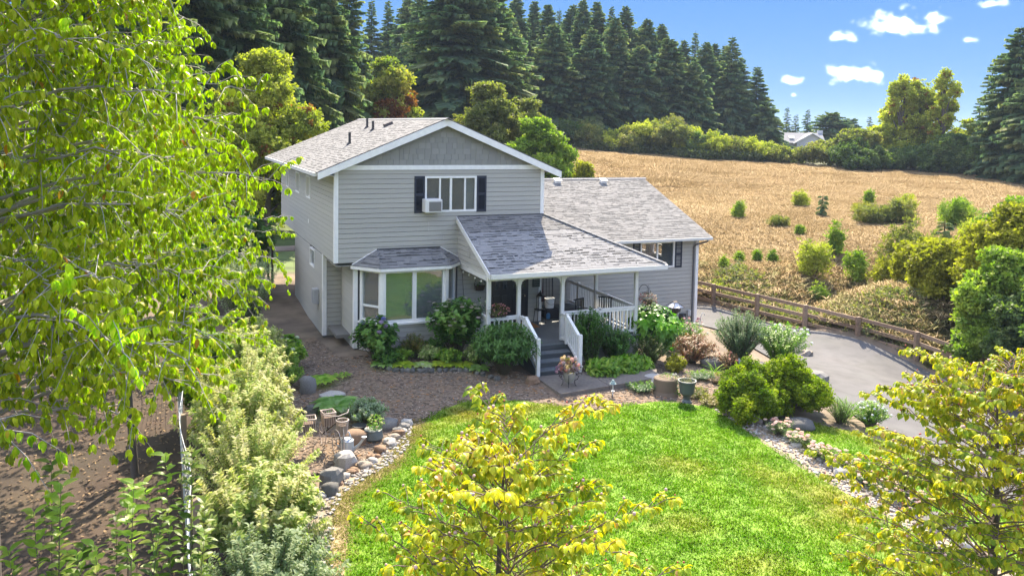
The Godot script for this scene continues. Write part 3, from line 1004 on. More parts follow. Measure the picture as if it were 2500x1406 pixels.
	for q in [[1.23, 3.56, -3.72, 0.42], [2.6, 4.13, -6.95, 0.36], [2.41, 4.05, -5.19, 0.34]]:
		b = MB.new()
		b.tube([Vector3(q[0], q[1] - 0.05, q[2]), Vector3(q[0], q[1] + q[3], q[2])], [0.045, 0.045], 10)
		b.lathe(Vector3(q[0], q[1] - 0.04, q[2]), [Vector2(0.13, 0), Vector2(0.06, 0.1), Vector2(0.05, 0.1)], 10)
		wpart("vent_pipe", b, pipe_m, roof)
	b = MB.new()
	b.box(Vector3(2.85, 4.29, -4.7), Vector3(0.30, 0.10, 0.34), Basis(Z, 0.39))
	wpart("roof_vent", b, mat("vent_brown", 0.09, 0.075, 0.07, 0.7), roof)
	b = MB.new()
	b.box(Vector3(-0.012, 0.78, -4.76), Vector3(0.03, 0.14, 0.10))
	wpart("wall_vent", b, white, house)
	# ---- lower storey, set back under the left corner
	var bay_hole := [[0.15, 3.35, -1.8, -0.2]]
	b = MB.new()
	panel(b, Vector3(0.61, 0, -0.02), X, Z, 6.39, -2.95, -0.1, bay_hole)
	var fl := wpart("lower_front_wall", b, back, house)
	clad(fl, Vector3(0.61, 0, -0.02), X, Z, -2.72, -0.0, full.call(3.38, 6.34), [[4.55, 5.92, -2.4, -0.25]], side)
	b = MB.new()
	panel(b, Vector3(0, 0, -1.92), X, Z, 0.61, -2.95, -0.1, [])
	var rw := wpart("recess_wall", b, back, house)
	clad(rw, Vector3(0, 0, -1.92), X, Z, -2.7, -0.02, full.call(0.09, 0.6), [], side)
	b = MB.new()
	panel(b, Vector3(0.61, 0, -1.9), Z, -X, 1.88, -2.95, -0.1, [])
	var cw := wpart("recess_side_wall", b, back, house)
	clad(cw, Vector3(0.61, 0, -1.9), Z, -X, -2.72, -0.02, full.call(0.02, 1.79), [], side)
	b = MB.new()
	panel(b, Vector3(0, 0, -8), Z, -X, 6.08, -2.95, -0.1, [[3.53, 4.47, -0.73, -0.1]])
	var ll := wpart("lower_left_wall", b, back, house)
	clad(ll, Vector3(0, 0, -8), Z, -X, -2.7, -0.02, full.call(0.0, 5.98), [[3.53, 4.47, -0.75, -0.05]], side)
	window(house, Vector3(0, -0.73, -8 + 3.53), Z, -X, 0.94, 0.63, [], [], 0.05, pane, white)
	b = MB.new()
	panel(b, Vector3(7, 0, -0.02), -Z, X, 7.9, -2.95, -0.1, [])
	panel(b, Vector3(7, 0, -8), -X, -Z, 7.0, -2.95, -0.1, [])
	b.box(Vector3(3.5, -2.42, -4.2), Vector3(6.7, 0.1, 7.4))
	wpart("lower_rear_walls", b, back, house)
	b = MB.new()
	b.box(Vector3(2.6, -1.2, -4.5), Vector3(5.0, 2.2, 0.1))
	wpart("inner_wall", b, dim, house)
	for q in [[0.05, -1.92, 0.0], [0.66, -0.02, 0.0], [6.96, -0.02, 0.0]]:
		b = MB.new()
		b.box(Vector3(q[0], -1.35, q[1] + 0.018), Vector3(0.1, 2.7, 0.045))
		if q[0] < 1.0:
			b.box(Vector3(q[0] - 0.062, -1.35, q[1] - 0.035), Vector3(0.026, 2.7, 0.15))
		wpart("corner_board", b, white, house)
	b = MB.new()
	b.box(Vector3(3.5, -0.112, -1.0), Vector3(6.9, 0.02, 1.9))
	wpart("overhang_soffit", b, side[2], house)
	b = MB.new()
	b.span(Vector3(0.02, -2.95, -7.9), Vector3(0.6, -2.72, -1.95))
	b.span(Vector3(0.63, -3.0, -7.9), Vector3(6.95, -2.74, -0.05))
	wpart("foundation", b, mat("foundation", 0.30, 0.29, 0.27, 0.9), house)
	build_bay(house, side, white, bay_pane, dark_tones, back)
	# ---- front doors
	b = MB.new()
	b.span(Vector3(5.17, DECK, -0.06), Vector3(6.52, -0.25, 0.0))
	var door := wpart("front_door", b, mat("door_black", 0.012, 0.012, 0.014, 0.35), house)
	for i in 2:
		var x0 := 5.24 + i * 0.66
		for j in 2:
			b = MB.new()
			b.box(Vector3(x0 + 0.15 + j * 0.27, -0.82, 0.006), Vector3(0.15, 0.62, 0.01))
			wpart("door_light", b, glass("door_glass", 0.55, 0.08, 0.09, 0.1, 0.2), door)
			b = MB.new()
			b.box(Vector3(x0 + 0.15 + j * 0.27, -1.72, 0.008), Vector3(0.17, 0.75, 0.014))
			wpart("door_panel", b, mat("door_black2", 0.02, 0.02, 0.023, 0.3), door)
	b = MB.new()
	b.lathe(Vector3(6.38, -1.4, 0.05), [Vector2(0.001, -0.03), Vector2(0.03, 0), Vector2(0.001, 0.03)], 10)
	wpart("handle", b, mat("brass", 0.5, 0.4, 0.25, 0.3), door)
	# ---- wing on the right
	var wz := -2.28
	var wh := [[5.30, 6.87, -1.17, -0.14]]
	b = MB.new()
	panel(b, Vector3(7, 0, wz), X, Z, 8.0, -4.3, 0.1, wh)
	var wf := wpart("wing_front_wall", b, back, house)
	clad(wf, Vector3(7, 0, wz), X, Z, -3.76, 0.1, full.call(0.02, 7.87), [[5.30, 6.87, -1.17, -0.14]], side)
	window(house, Vector3(12.3, -1.17, wz), X, Z, 1.57, 1.03, [[0.5, 0.06]], [], 0.055, pane, white)
	shutter(house, Vector3(11.95, -1.2, wz), 0.33, 1.1, navy)
	shutter(house, Vector3(13.89, -1.2, wz), 0.33, 1.1, navy)
	b = MB.new()
	var gh_ := [[2.4, 3.3, -1.15, -0.25], [3.7, 4.6, -1.15, -0.25]]
	panel(b, Vector3(15, 0, wz), -Z, X, 9.6, -4.3, 0.2, gh_)
	b.prism([Vector3(14.86, 0.2, wz - 0.05), Vector3(14.86, 0.2, -11.8), Vector3(14.86, 1.95, -7.03)], Vector3(0.14, 0, 0))
	panel(b, Vector3(15, 0, -11.88), -X, -Z, 8.0, -4.3, 0.2, [])
	b.box(Vector3(11.0, -1.75, -7.1), Vector3(7.7, 0.2, 9.3))
	b.box(Vector3(11.0, 0.16, -7.1), Vector3(7.7, 0.06, 9.3))
	wpart("wing_rear_walls", b, back, house)
	for q in gh_:
		window(house, Vector3(15, q[2], wz - q[0]), -Z, X, q[1] - q[0], q[3] - q[2], [], [[0.5, 0]], 0.05, glass("clear_glass", 0.1, 0.3, 0.3, 0.3, 0.0), white)
	b = MB.new()
	b.box(Vector3(14.94, -1.83, wz + 0.018), Vector3(0.13, 3.87, 0.045))
	wpart("corner_board", b, white, house)
	b = MB.new()
	b.prism([Vector3(14.9, 0.047, -1.86), Vector3(14.9, 2.03, -7.03), Vector3(14.9, 0.047, -12.2), Vector3(14.9, -0.05, -12.2), Vector3(14.9, 1.93, -7.03), Vector3(14.9, -0.05, -1.86)].map(func(p): return p + Vector3(-7.9, 0, 0)), Vector3(8.28, 0, 0))
	var wr := wpart("wing_roof", b, felt, house)
	s = Vector3(0, 1.983, -5.17).normalized()
	run = Vector3(0, 1.983, -5.17).length()
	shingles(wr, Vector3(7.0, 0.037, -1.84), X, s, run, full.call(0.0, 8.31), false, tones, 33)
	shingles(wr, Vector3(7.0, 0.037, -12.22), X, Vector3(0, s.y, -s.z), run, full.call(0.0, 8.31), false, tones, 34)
	b = MB.new()
	var xx := 7.0
	while xx < 15.3:
		b.box(Vector3(xx + 0.09, 2.05, -6.97), Vector3(0.21, 0.018, 0.17), Basis(X, 0.34))
		b.box(Vector3(xx + 0.09, 2.05, -7.09), Vector3(0.21, 0.018, 0.17), Basis(X, -0.34))
		xx += 0.2
	wpart("ridge_cap", b, tones[2], wr)
	b = MB.new()
	b.box(Vector3(11.16, -0.02, -1.79), Vector3(8.30, 0.105, 0.1))
	b.box(Vector3(11.16, -0.058, -2.06), Vector3(8.2, 0.02, 0.42))
	wpart("gutter", b, grey_white, wr)
	b = MB.new()
	b.prism([Vector3(15.28, -0.06, -1.84), Vector3(15.28, 0.04, -1.84), Vector3(15.28, 2.03, -7.03), Vector3(15.28, 1.85, -7.03)].map(func(p): return p), Vector3(0.03, 0, 0))
	wpart("barge_board", b, white, wr)
	b = MB.new()
	var dm := mat("downspout", 0.10, 0.10, 0.105, 0.5)
	b.tube([Vector3(15.12, -0.06, -1.8), Vector3(15.1, -0.14, -1.82), Vector3(14.8, -0.30, -2.16), Vector3(14.76, -0.40, -2.215), Vector3(14.76, -3.7, -2.215)], [0.035, 0.035, 0.035, 0.035, 0.035], 8)
	wpart("downspout", b, dm, house)
	for q in [[10.8, 1.92, -6.67], [13.01, 1.90, -6.62]]:
		b = MB.new()
		b.box(Vector3(q[0], q[1] + 0.05, q[2]), Vector3(0.24, 0.10, 0.24), Basis(X, 0.3))
		b.box(Vector3(q[0], q[1] + 0.12, q[2] + 0.02), Vector3(0.30, 0.03, 0.30), Basis(X, 0.3))
		wpart("roof_vent", b, white, wr)
	build_porch(house, side, white, tones, back)

func build_bay(house: Node3D, side: Array, white: Material, pane: Material, tones: Array, back: Material) -> void:
	# three-sided bay: corners from wall to wall
	var c := [Vector3(0.78, 0, 0.0), Vector3(1.31, 0, 0.70), Vector3(3.36, 0, 0.70), Vector3(3.90, 0, 0.0)]
	var b := MB.new()
	for i in 3:
		var a: Vector3 = c[i]
		var d: Vector3 = c[i + 1]
		var u := (d - a).normalized()
		var n := u.cross(Vector3.UP)
		panel(b, a, u, n, a.distance_to(d), -2.95, -1.82, [], 0.1)
	var knee := wpart("bay_wall", b, back, house)
	for i in 3:
		var a: Vector3 = c[i]
		var d: Vector3 = c[i + 1]
		var u := (d - a).normalized()
		var n := u.cross(Vector3.UP)
		var l := a.distance_to(d)
		clad(knee, a, u, n, -2.74, -1.83, func(_y: float) -> Array: return [0.0, l], [], side)
	b = MB.new()
	b.prism([c[0] + Vector3(0, -1.86, -0.02), c[1] + Vector3(0, -1.86, -0.05), c[2] + Vector3(0, -1.86, -0.05), c[3] + Vector3(0, -1.86, -0.02)].map(func(p): return p), Vector3(0, 0.03, 0))
	wpart("bay_seat", b, mat("seat_wood", 0.32, 0.25, 0.18, 0.7), house)
	for i in 3:
		var a: Vector3 = c[i]
		var d: Vector3 = c[i + 1]
		var u := (d - a).normalized()
		var n := u.cross(Vector3.UP)
		var l := a.distance_to(d)
		var w := window(house, a + Vector3.UP * -1.84 + u * 0.02, u, n, l - 0.04, 1.66, [[0.5, 0.13]] if i == 1 else [], [] if i == 1 else [[0.31, 0]], 0.095, pane, white, 0.03, "bay_window")
		b = MB.new()
		b.box(a + u * l * 0.5 + Vector3.UP * -1.85 + n * 0.04, Vector3(l + 0.02, 0.06, 0.1), Basis(u, Vector3.UP, n))
		wpart("sill", b, white, w)
	for i in [1, 2]:
		b = MB.new()
		b.box(c[i] + Vector3(0, -1.01, 0.005), Vector3(0.12, 1.68, 0.12), Basis(Vector3.UP, 0.45 if i == 2 else -0.45))
		wpart("bay_post", b, white, house)
	# roof of the bay
	var e := [Vector3(0.50, -0.10, 0.0), Vector3(1.22, -0.10, 0.86), Vector3(3.46, -0.10, 0.86), Vector3(4.18, -0.10, 0.0)]
	var r0 := Vector3(1.30, 0.36, 0.02)
	var r1 := Vector3(3.37, 0.36, 0.02)
	b = MB.new()
	b.tri(e[0], e[1], r0)
	b.quad(e[1], e[2], r1, r0)
	b.tri(e[2], e[3], r1)
	b.quad(e[3], e[2], e[1], e[0])
	b.quad(e[0], r0, r1, e[3])
	var roof := wpart("bay_roof", b, mat("roof_deck", 0.16, 0.158, 0.155), house)
	var faces := [[e[1], e[2], r0, r1], [e[0], e[1], r0, r0], [e[2], e[3], r1, r1]]
	for f in faces.size():
		var p: Vector3 = faces[f][0]
		var q: Vector3 = faces[f][1]
		var u := (q - p).normalized()
		var top: Vector3 = faces[f][2] - p
		var s := (top - u * top.dot(u))
		var run := s.length()
		s = s.normalized()
		var tl := top.dot(u)
		var tr := (faces[f][3] as Vector3 - p).dot(u)
		var l := p.distance_to(q)
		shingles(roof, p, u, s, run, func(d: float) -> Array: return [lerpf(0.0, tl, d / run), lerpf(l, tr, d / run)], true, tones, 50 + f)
	b = MB.new()
	for i in 3:
		b.beam(e[i] + Vector3(0, -0.05, 0), e[i + 1] + Vector3(0, -0.05, 0), 0.05, 0.09)
	wpart("bay_fascia", b, white, roof)
	b = MB.new()
	b.beam(r0 + Vector3(0, 0.01, 0.03), r1 + Vector3(0, 0.01, 0.03), 0.06, 0.05)
	wpart("flashing", b, mat("flashing_black", 0.03, 0.03, 0.032, 0.6), roof)
	b = MB.new()
	b.beam(e[0] + Vector3(0.02, 0.03, 0.03), r0 + Vector3(0, 0.02, 0.02), 0.03, 0.03)
	b.beam(e[3] + Vector3(-0.02, 0.03, 0.03), r1 + Vector3(0, 0.02, 0.02), 0.03, 0.03)
	wpart("flashing", b, white, roof)
	# inside: cushions on the seat and a dark sofa
	var cush := mat("cushion_linen", 0.42, 0.38, 0.31, 0.95)
	for q in [[1.12, -1.64, 0.08, 0.5, 0.30], [1.34, -1.66, 0.26, 0.9, 0.26]]:
		b = MB.new()
		var prof := MB.new()
		prof.lathe(Vector3.ZERO, [Vector2(0.001, -0.06), Vector2(0.14, -0.05), Vector2(0.2, 0), Vector2(0.14, 0.05), Vector2(0.001, 0.06)], 4)
		part("cushion", prof.mesh(), cush, house, Transform3D(Basis(Vector3.UP, q[3]) * Basis(Vector3.RIGHT, 1.2) * Basis(Vector3.UP, PI / 4), Vector3(q[0], q[1], q[2]) - house.position))
	b = MB.new()
	b.span(Vector3(2.7, -2.3, -1.6), Vector3(3.7, -1.45, -0.6))
	b.span(Vector3(2.7, -1.45, -1.6), Vector3(2.95, -1.05, -0.6))
	wpart("armchair", b, mat("sofa_dark", 0.05, 0.055, 0.06, 0.9), house)

func build_porch(house: Node3D, side: Array, white: Material, tones: Array, back: Material) -> void:
	var X := Vector3.RIGHT
	var Y := Vector3.UP
	var Z := Vector3.BACK
	var grey := mat("deck_paint", 0.135, 0.15, 0.155, 0.7, grain("deck", 0.02, 0.8, 1.15, 5), 0.8)
	var riser := mat("riser_paint", 0.06, 0.068, 0.072, 0.7)
	var off := mat("porch_white", 0.72, 0.70, 0.65, 0.55)
	# deck
	var b := MB.new()
	b.prism([Vector3(3.95, DECK - 0.14, 0.02), Vector3(3.95, DECK - 0.14, 2.7), Vector3(5.1, DECK - 0.14, 2.7), Vector3(5.1, DECK - 0.14, 3.02), Vector3(6.5, DECK - 0.14, 3.02), Vector3(6.5, DECK - 0.14, 2.7), Vector3(9.3, DECK - 0.14, 2.7), Vector3(9.3, DECK - 0.14, -2.24), Vector3(7.02, DECK - 0.14, -2.24), Vector3(7.02, DECK - 0.14, 0.02)], Vector3(0, 0.13, 0))
	var deck := wpart("porch_deck", b, riser, house)
	var z := -2.24
	while z < 2.68:  # boards side by side, run along the front
		var x0 := 3.95 if z > 0.02 else 7.02
		if z < 0.02 and z + 0.14 > 0.02:
			x0 = 7.02
		put("deck_board", unit_box(), grey, deck, Transform3D(Basis(X * (9.3 - x0), Y * 0.012, Z * 0.136), Vector3((9.3 + x0) * 0.5, DECK - 0.006, z + 0.07)))
		z += 0.14
	put("deck_board", unit_box(), grey, deck, Transform3D(Basis(X * 1.4, Y * 0.012, Z * 0.3), Vector3(5.8, DECK - 0.006, 2.855)))
	b = MB.new()
	b.span(Vector3(3.97, -3.1, 2.6), Vector3(5.05, DECK - 0.14, 2.66))
	b.span(Vector3(6.55, -3.2, 2.6), Vector3(9.25, DECK - 0.14, 2.66))
	b.span(Vector3(9.2, -3.6, -2.2), Vector3(9.26, DECK - 0.14, 2.6))
	b.span(Vector3(3.97, -3.1, 0.02), Vector3(4.03, DECK - 0.14, 2.6))
	wpart("deck_skirt", b, side[2], deck)
	# steps
	for i in 4:
		var zz := 3.02 + 0.3 * i
		var yy := DECK - 0.165 * i
		b = MB.new()
		b.span(Vector3(5.13, yy - 0.165, zz - 0.35), Vector3(6.46, yy - 0.03, zz - 0.03))
		var st := wpart("step", b, riser, house)
		if i > 0:
			b = MB.new()
			b.span(Vector3(5.11, yy - 0.03, zz - 0.33), Vector3(6.48, yy, zz))
			wpart("tread", b, grey, st)
	for sx in [5.09, 6.50]:
		b = MB.new()
		b.prism([Vector3(sx - 0.02, -3.1, 2.7), Vector3(sx - 0.02, DECK - 0.01, 2.7), Vector3(sx - 0.02, DECK - 0.01, 3.04), Vector3(sx - 0.02, -2.84, 3.99), Vector3(sx - 0.02, -3.1, 3.99)], Vector3(0.04, 0, 0))
		wpart("stringer", b, riser, house)
	# posts
	var pm := soft_box(Vector3(0.115, 2.02, 0.115), 0.012)
	for q in [[4.07, 2.6], [5.04, 2.6], [6.51, 2.6], [9.15, 2.6], [9.2, -0.15]]:
		put("porch_post", pm, off, house, Transform3D(Basis(), Vector3(q[0], DECK + 1.01, q[1])))
	# fretwork brackets at the two posts by the steps
	for px in [5.04, 6.51]:
		for sg in [-1.0, 1.0]:
			b = MB.new()
			var poly := []
			for i in 9:
				var a := PI * 0.5 * i / 8.0
				var r := 0.22 + 0.02 * sin(i * 2.2)
				poly.append(Vector3(0.26 - r * cos(a), -0.26 + r * sin(a), 0))
			poly.append(Vector3(0.26, 0, 0))
			poly.append(Vector3(0, 0, 0))
			poly.append(Vector3(0, -0.26, 0))
			poly = poly.map(func(p): return Vector3(px + sg * (0.058 + p.x * 0.55), -0.31 + p.y * 0.8, 2.585))
			b.prism(poly, Vector3(0, 0, 0.03))
			wpart("bracket", b, off, house)
	# beams under the eaves
	b = MB.new()
	b.box(Vector3(6.62, -0.225, 2.6), Vector3(5.2, 0.19, 0.09))
	b.box(Vector3(4.05, -0.23, 1.28), Vector3(0.085, 0.18, 2.55))
	b.box(Vector3(9.2, -0.225, 0.15), Vector3(0.09, 0.19, 4.8))
	wpart("porch_beam", b, off, house)
	b = MB.new()
	b.box(Vector3(6.9, -0.122, 1.3), Vector3(5.85, 0.016, 2.55))
	wpart("porch_ceiling", b, off, house)
	# roof: front slope with a hip on the right
	var A := Vector3(3.965, 1.33, 0.0)
	var B := Vector3(7.0, 1.33, 0.0)
	var C := Vector3(9.985, -0.05, 3.0)
	var D := Vector3(3.965, -0.05, 3.0)
	var dn := Vector3(0, -0.09, 0)
	b = MB.new()
	b.quad(D, C, B, A)
	b.quad(A + dn, B + dn, C + dn, D + dn)
	b.quad(D + dn, C + dn, C, D)
	b.quad(A + dn, D + dn, D, A)
	var E := Vector3(9.985, -0.05, -2.0)
	var F := Vector3(7.0, 1.33, -2.0)
	b.quad(C, E, F, B)
	b.quad(C + dn, E + dn, E, C)
	var roof := wpart("porch_roof", b, mat("roof_deck", 0.16, 0.158, 0.155), house)
	var s := Vector3(0, 1.38, -3.0).normalized()
	var run := Vector3(0, 1.38, -3.0).length()
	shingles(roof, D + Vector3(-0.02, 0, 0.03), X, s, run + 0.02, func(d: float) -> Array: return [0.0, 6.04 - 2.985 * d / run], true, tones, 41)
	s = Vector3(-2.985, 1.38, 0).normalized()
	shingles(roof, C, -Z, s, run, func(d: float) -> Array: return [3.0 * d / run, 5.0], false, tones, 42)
	# hip caps
	b = MB.new()
	var hd := (B - C)
	var hn := int(hd.length() / 0.2)
	var hu := hd.normalized()
	var hx := hu.cross(Y).normalized()
	for i in hn:
		var p := C + hd * (i + 0.5) / hn + Y * 0.03
		for sg in [-1.0, 1.0]:
			var q := Basis(hx, hu.cross(hx) * -1.0, hu).rotated(hu, -sg * 0.28)
			b.box(p + hx * sg * 0.05, Vector3(0.11, 0.014, 0.21), Basis(q.x, q.z.cross(q.x), q.z))
	wpart("hip_cap", b, mat("shingle_2", 0.239, 0.234, 0.225), roof)
	b = MB.new()
	b.beam(A + Vector3(0, 0.02, 0.03), B + Vector3(0.02, 0.02, 0.03), 0.08, 0.03)
	wpart("flashing", b, mat("flashing_black", 0.03, 0.03, 0.032, 0.6), roof)
	b = MB.new()
	b.box(Vector3(6.985, -0.115, 3.045), Vector3(6.06, 0.14, 0.09))
	b.box(Vector3(10.02, -0.115, 0.5), Vector3(0.09, 0.14, 5.0))
	b.box(Vector3(6.9, -0.155, 2.82), Vector3(6.0, 0.016, 0.4))
	wpart("gutter", b, off, roof)
	b = MB.new()
	b.prism([A + Vector3(-0.03, 0.015, 0.0), A + Vector3(-0.03, -0.16, 0.0), D + Vector3(-0.03, -0.16, 0.06), D + Vector3(-0.03, 0.015, 0.06)], Vector3(-0.03, 0, 0))
	wpart("barge_board", b, off, roof)
	# gable wall on the left of the porch, with a louvred vent
	b = MB.new()
	b.prism([Vector3(4.0, -0.14, 0.0), Vector3(4.0, 1.2, 0.0), Vector3(4.0, -0.14, 2.9)], Vector3(0.1, 0, 0))
	var gw := wpart("porch_gable", b, back, house)
	clad(gw, Vector3(4.0, 0, 0), Z, -X, -0.14, 1.2, func(y: float) -> Array: return [0.0, maxf(0.02, (1.2 - y) / 0.46 - 0.12)], [[0.95, 1.25, 0.16, 0.52]], side)
	b = MB.new()
	b.box(Vector3(3.99, 0.34, 1.1), Vector3(0.02, 0.36, 0.3))
	for i in 6:
		b.box(Vector3(3.975, 0.19 + i * 0.06, 1.1), Vector3(0.03, 0.02, 0.28), Basis(Z, 0.5))
	wpart("gable_vent", b, side[0], house)
	# railings
	railing(house, Vector3(4.12, DECK, 2.6), Vector3(4.99, DECK, 2.6), 0.87, white)
	railing(house, Vector3(4.07, DECK, 2.55), Vector3(4.07, DECK, 0.15), 0.87, white)
	railing(house, Vector3(6.57, DECK, 2.6), Vector3(9.1, DECK, 2.6), 0.87, white, [0.5])
	railing(house, Vector3(9.2, DECK, 2.55), Vector3(9.2, DECK, -2.2), 0.87, white, [0.84])
	for sx in [5.1, 6.46]:
		railing(house, Vector3(sx, DECK, 2.68), Vector3(sx, DECK, 3.06), 0.87, white, [1.0])
		var foot := Vector3(sx, DECK - 0.46, 3.93)
		railing(house, Vector3(sx, DECK, 3.1), foot, 0.87, white)
		b = MB.new()
		b.span(Vector3(sx - 0.05, -3.02 if sx < 6 else -2.98, 3.9), Vector3(sx + 0.05, DECK - 0.46 + 0.95, 4.0))
		wpart("newel_post", b, white, house)

# ================= trees, far and near =================
func mix3(a: Color, b: Color, c: Color, k: float) -> Color:
	return a.lerp(b, k * 2.0) if k < 0.5 else b.lerp(c, k * 2.0 - 1.0)

# a leaf along +Z, face up +Y: folded on its rib and drooping towards the tip
func leaf_shape(key: String, l: float, w: float, droop: float, fold: float, widest := 0.42, rows := 4) -> Mesh:
	if meshes.has(key):
		return meshes[key]
	var b := MB.new()
	var mid := []
	var lf := []
	var rt := []
	for i in rows + 1:
		var t := float(i) / rows
		var p := pow(t, log(0.5) / log(widest))
		var hw := w * 0.5 * pow(sin(PI * clampf(p, 0.0, 1.0)), 0.8)
		var y := -droop * t * t * l
		mid.append(Vector3(0, y, t * l * (1.0 - 0.2 * droop * t)))
		lf.append(mid[i] + Vector3(-hw, fold * hw, 0))
		rt.append(mid[i] + Vector3(hw, fold * hw, 0))
	for i in rows:
		if i > 0:
			b.tri(lf[i], mid[i], mid[i + 1])
			b.tri(mid[i], rt[i], mid[i + 1])
		if i < rows - 1:
			b.tri(lf[i], mid[i + 1], lf[i + 1])
			b.tri(rt[i], rt[i + 1], mid[i + 1])
		if i == 0 and rows > 1:
			pass
	meshes[key] = b.mesh()
	return meshes[key]

func facing(d: Vector3, up: Vector3) -> Basis:  # z along d, y near up
	var z := d.normalized()
	var x := up.cross(z)
	if x.length() < 0.05:
		x = Vector3.RIGHT.cross(z)
	x = x.normalized()
	return Basis(x, z.cross(x), z)

func rdir() -> Vector3:
	var y := rf(-1, 1)
	var a := rng.randf() * TAU
	var r := sqrt(1.0 - y * y)
	return Vector3(cos(a) * r, y, sin(a) * r)

# a cluster of small leaves about 1 m across, for crowns too far to count leaves
func clump(key: String, count: int, size: float, long := 1.5, flat := 0.6) -> Mesh:
	if meshes.has(key):
		return meshes[key]
	var b := MB.new()
	for i in count:
		var o := rdir() * pow(rng.randf(), 0.5) * 0.5
		o.y *= flat
		var q := facing(rdir() + Vector3(0, -0.3, 0), (rdir() + Vector3.UP * 1.2).normalized())
		var w := size * rf(0.35, 0.6)
		var l := size * long * rf(0.5, 1.0)
		var s := rf(0.75, 1.25)
		b.col = Color(s, s, s * rf(0.85, 1.05))
		var tip := o + q.z * l
		var m := o + q.z * l * 0.5 - q.y * l * 0.08
		b.tri(o, m + q.x * w, tip)
		b.tri(o, tip, m - q.x * w)
	meshes[key] = b.mesh()
	return meshes[key]

# one conifer branch along +Z, 1 m long, with side twigs and hanging needles
func spray(key: String, pairs: int, spread: float, hang: float, seed_: int) -> Mesh:
	var r := RandomNumberGenerator.new()
	r.seed = seed_
	var b := MB.new()
	for i in pairs:
		var t := 0.08 + 0.92 * i / pairs
		var o := Vector3(0, -0.16 * t * t, t)
		for sg in [-1.0, 1.0]:
			var l := spread * (1.0 - t * 0.72) * r.randf_range(0.6, 1.2)
			var d := Vector3(sg * r.randf_range(0.7, 1.0), r.randf_range(-0.30, 0.08) - hang * 0.4, r.randf_range(0.5, 0.95)).normalized()
			var e := o + d * l
			var w := Vector3(0, 0, 0.06 + 0.03 * r.randf())
			var s := r.randf_range(0.7, 1.3)
			b.col = Color(s, s, s * r.randf_range(0.85, 1.1))
			b.quad(o - w, o + w, e + w * 0.45, e - w * 0.45)
			# needles hanging under the twig
			for k in 2:
				var p := o.lerp(e, 0.35 + 0.4 * k) + Vector3(0, 0.01, 0)
				var dn := Vector3(r.randf_range(-0.05, 0.05), -hang * r.randf_range(0.5, 1.1), r.randf_range(0.02, 0.1))
				b.tri(p - d * 0.06, p + d * 0.08, p + dn)
	b.col = Color(0.8, 0.7, 0.6)
	b.quad(Vector3(-0.012, 0, 0), Vector3(0.012, 0, 0), Vector3(0.006, -0.16, 1), Vector3(-0.006, -0.16, 1))
	return b.mesh()

const FIR_A := Color(0.099, 0.172, 0.112)
const FIR_B := Color(0.199, 0.286, 0.151)
const FIR_C := Color(0.477, 0.460, 0.198)

# conifer of height h and half width w at its foot; the crown is whorls of branches, thinner and wilder towards the top
func conifer(kind: String, label: String, at: Vector3, h: float, w: float, seed_: int, group: String) -> Node3D:
	rng.seed = seed_
	var t := thing({"fir": "fir_tree", "spire": "slender_fir_tree", "round_pine": "pine_tree"}[kind], label, "conifer", at, 0.0, group)
	var b := MB.new()
	b.tube([Vector3.ZERO, Vector3(0, h * 0.5, 0), Vector3(0, h, 0)], [0.014 * h + 0.08, 0.008 * h + 0.04, 0.012], 7)
	part("trunk", b.mesh(), mat("fir_bark", 0.075, 0.058, 0.045, 0.95), t)
	var xf := [[], []]
	var cols := [PackedColorArray(), PackedColorArray()]
	var slim: bool = kind == "spire"
	var total := int((20.0 if not slim else 11.0) * h * clampf(w / 3.0, 0.75, 1.5))
	var lump := FastNoiseLite.new()
	lump.seed = seed_
	lump.frequency = 0.35
	for i in total:
		var k := pow((i + rng.randf()) / total, 1.12) * 0.985
		if slim:
			k = 0.08 + k * 0.91
		var prof := pow(1.0 - k, 0.70) * (0.62 + 0.38 * smoothstep(0.0, 0.2, k))
		if slim:
			prof = pow(1.0 - k, 0.9) * 0.9 + 0.03
		if kind == "round_pine":
			prof = sqrt(clampf(1.0 - pow(k, 2.2), 0.0, 1.0)) * 0.95
		var a := i * 2.39996 + rf(-0.5, 0.5)
		var y := k * h
		var l := w * prof * rf(0.55, 1.12) * (1.0 + 0.45 * lump.get_noise_3d(cos(a) * 1.6, y * 0.9, sin(a) * 1.6)) + 0.25
		var tilt := lerpf(-0.22, 0.5, k * k) + rf(-0.2, 0.16)
		var d := Vector3(cos(a) * cos(tilt), sin(tilt), sin(a) * cos(tilt))
		var q := facing(d, Vector3.UP)
		var th := clampf(l, 0.6, 2.4)
		q = Basis(q.x * (l * 0.5 + th * 0.42), q.y * (0.5 + th * 0.55), q.z * l)
		var v := rng.randi() % 2
		xf[v].append(Transform3D(q, Vector3(0, y, 0)))
		cols[v].append(mix3(FIR_A, FIR_B, FIR_C, clampf(0.42 + rf(-0.36, 0.36) + 0.12 * k, 0, 1)))
	for v in 2:
		var key := "spray_%d" % v
		if not meshes.has(key):
			meshes[key] = spray(key, 15, 0.50, 0.22 + 0.1 * v, 100 + v)
		many("crown", meshes[key], leaf_mat("needles", Color(0.9, 1.0, 0.75), 0.7), t, xf[v], cols[v])
	return t

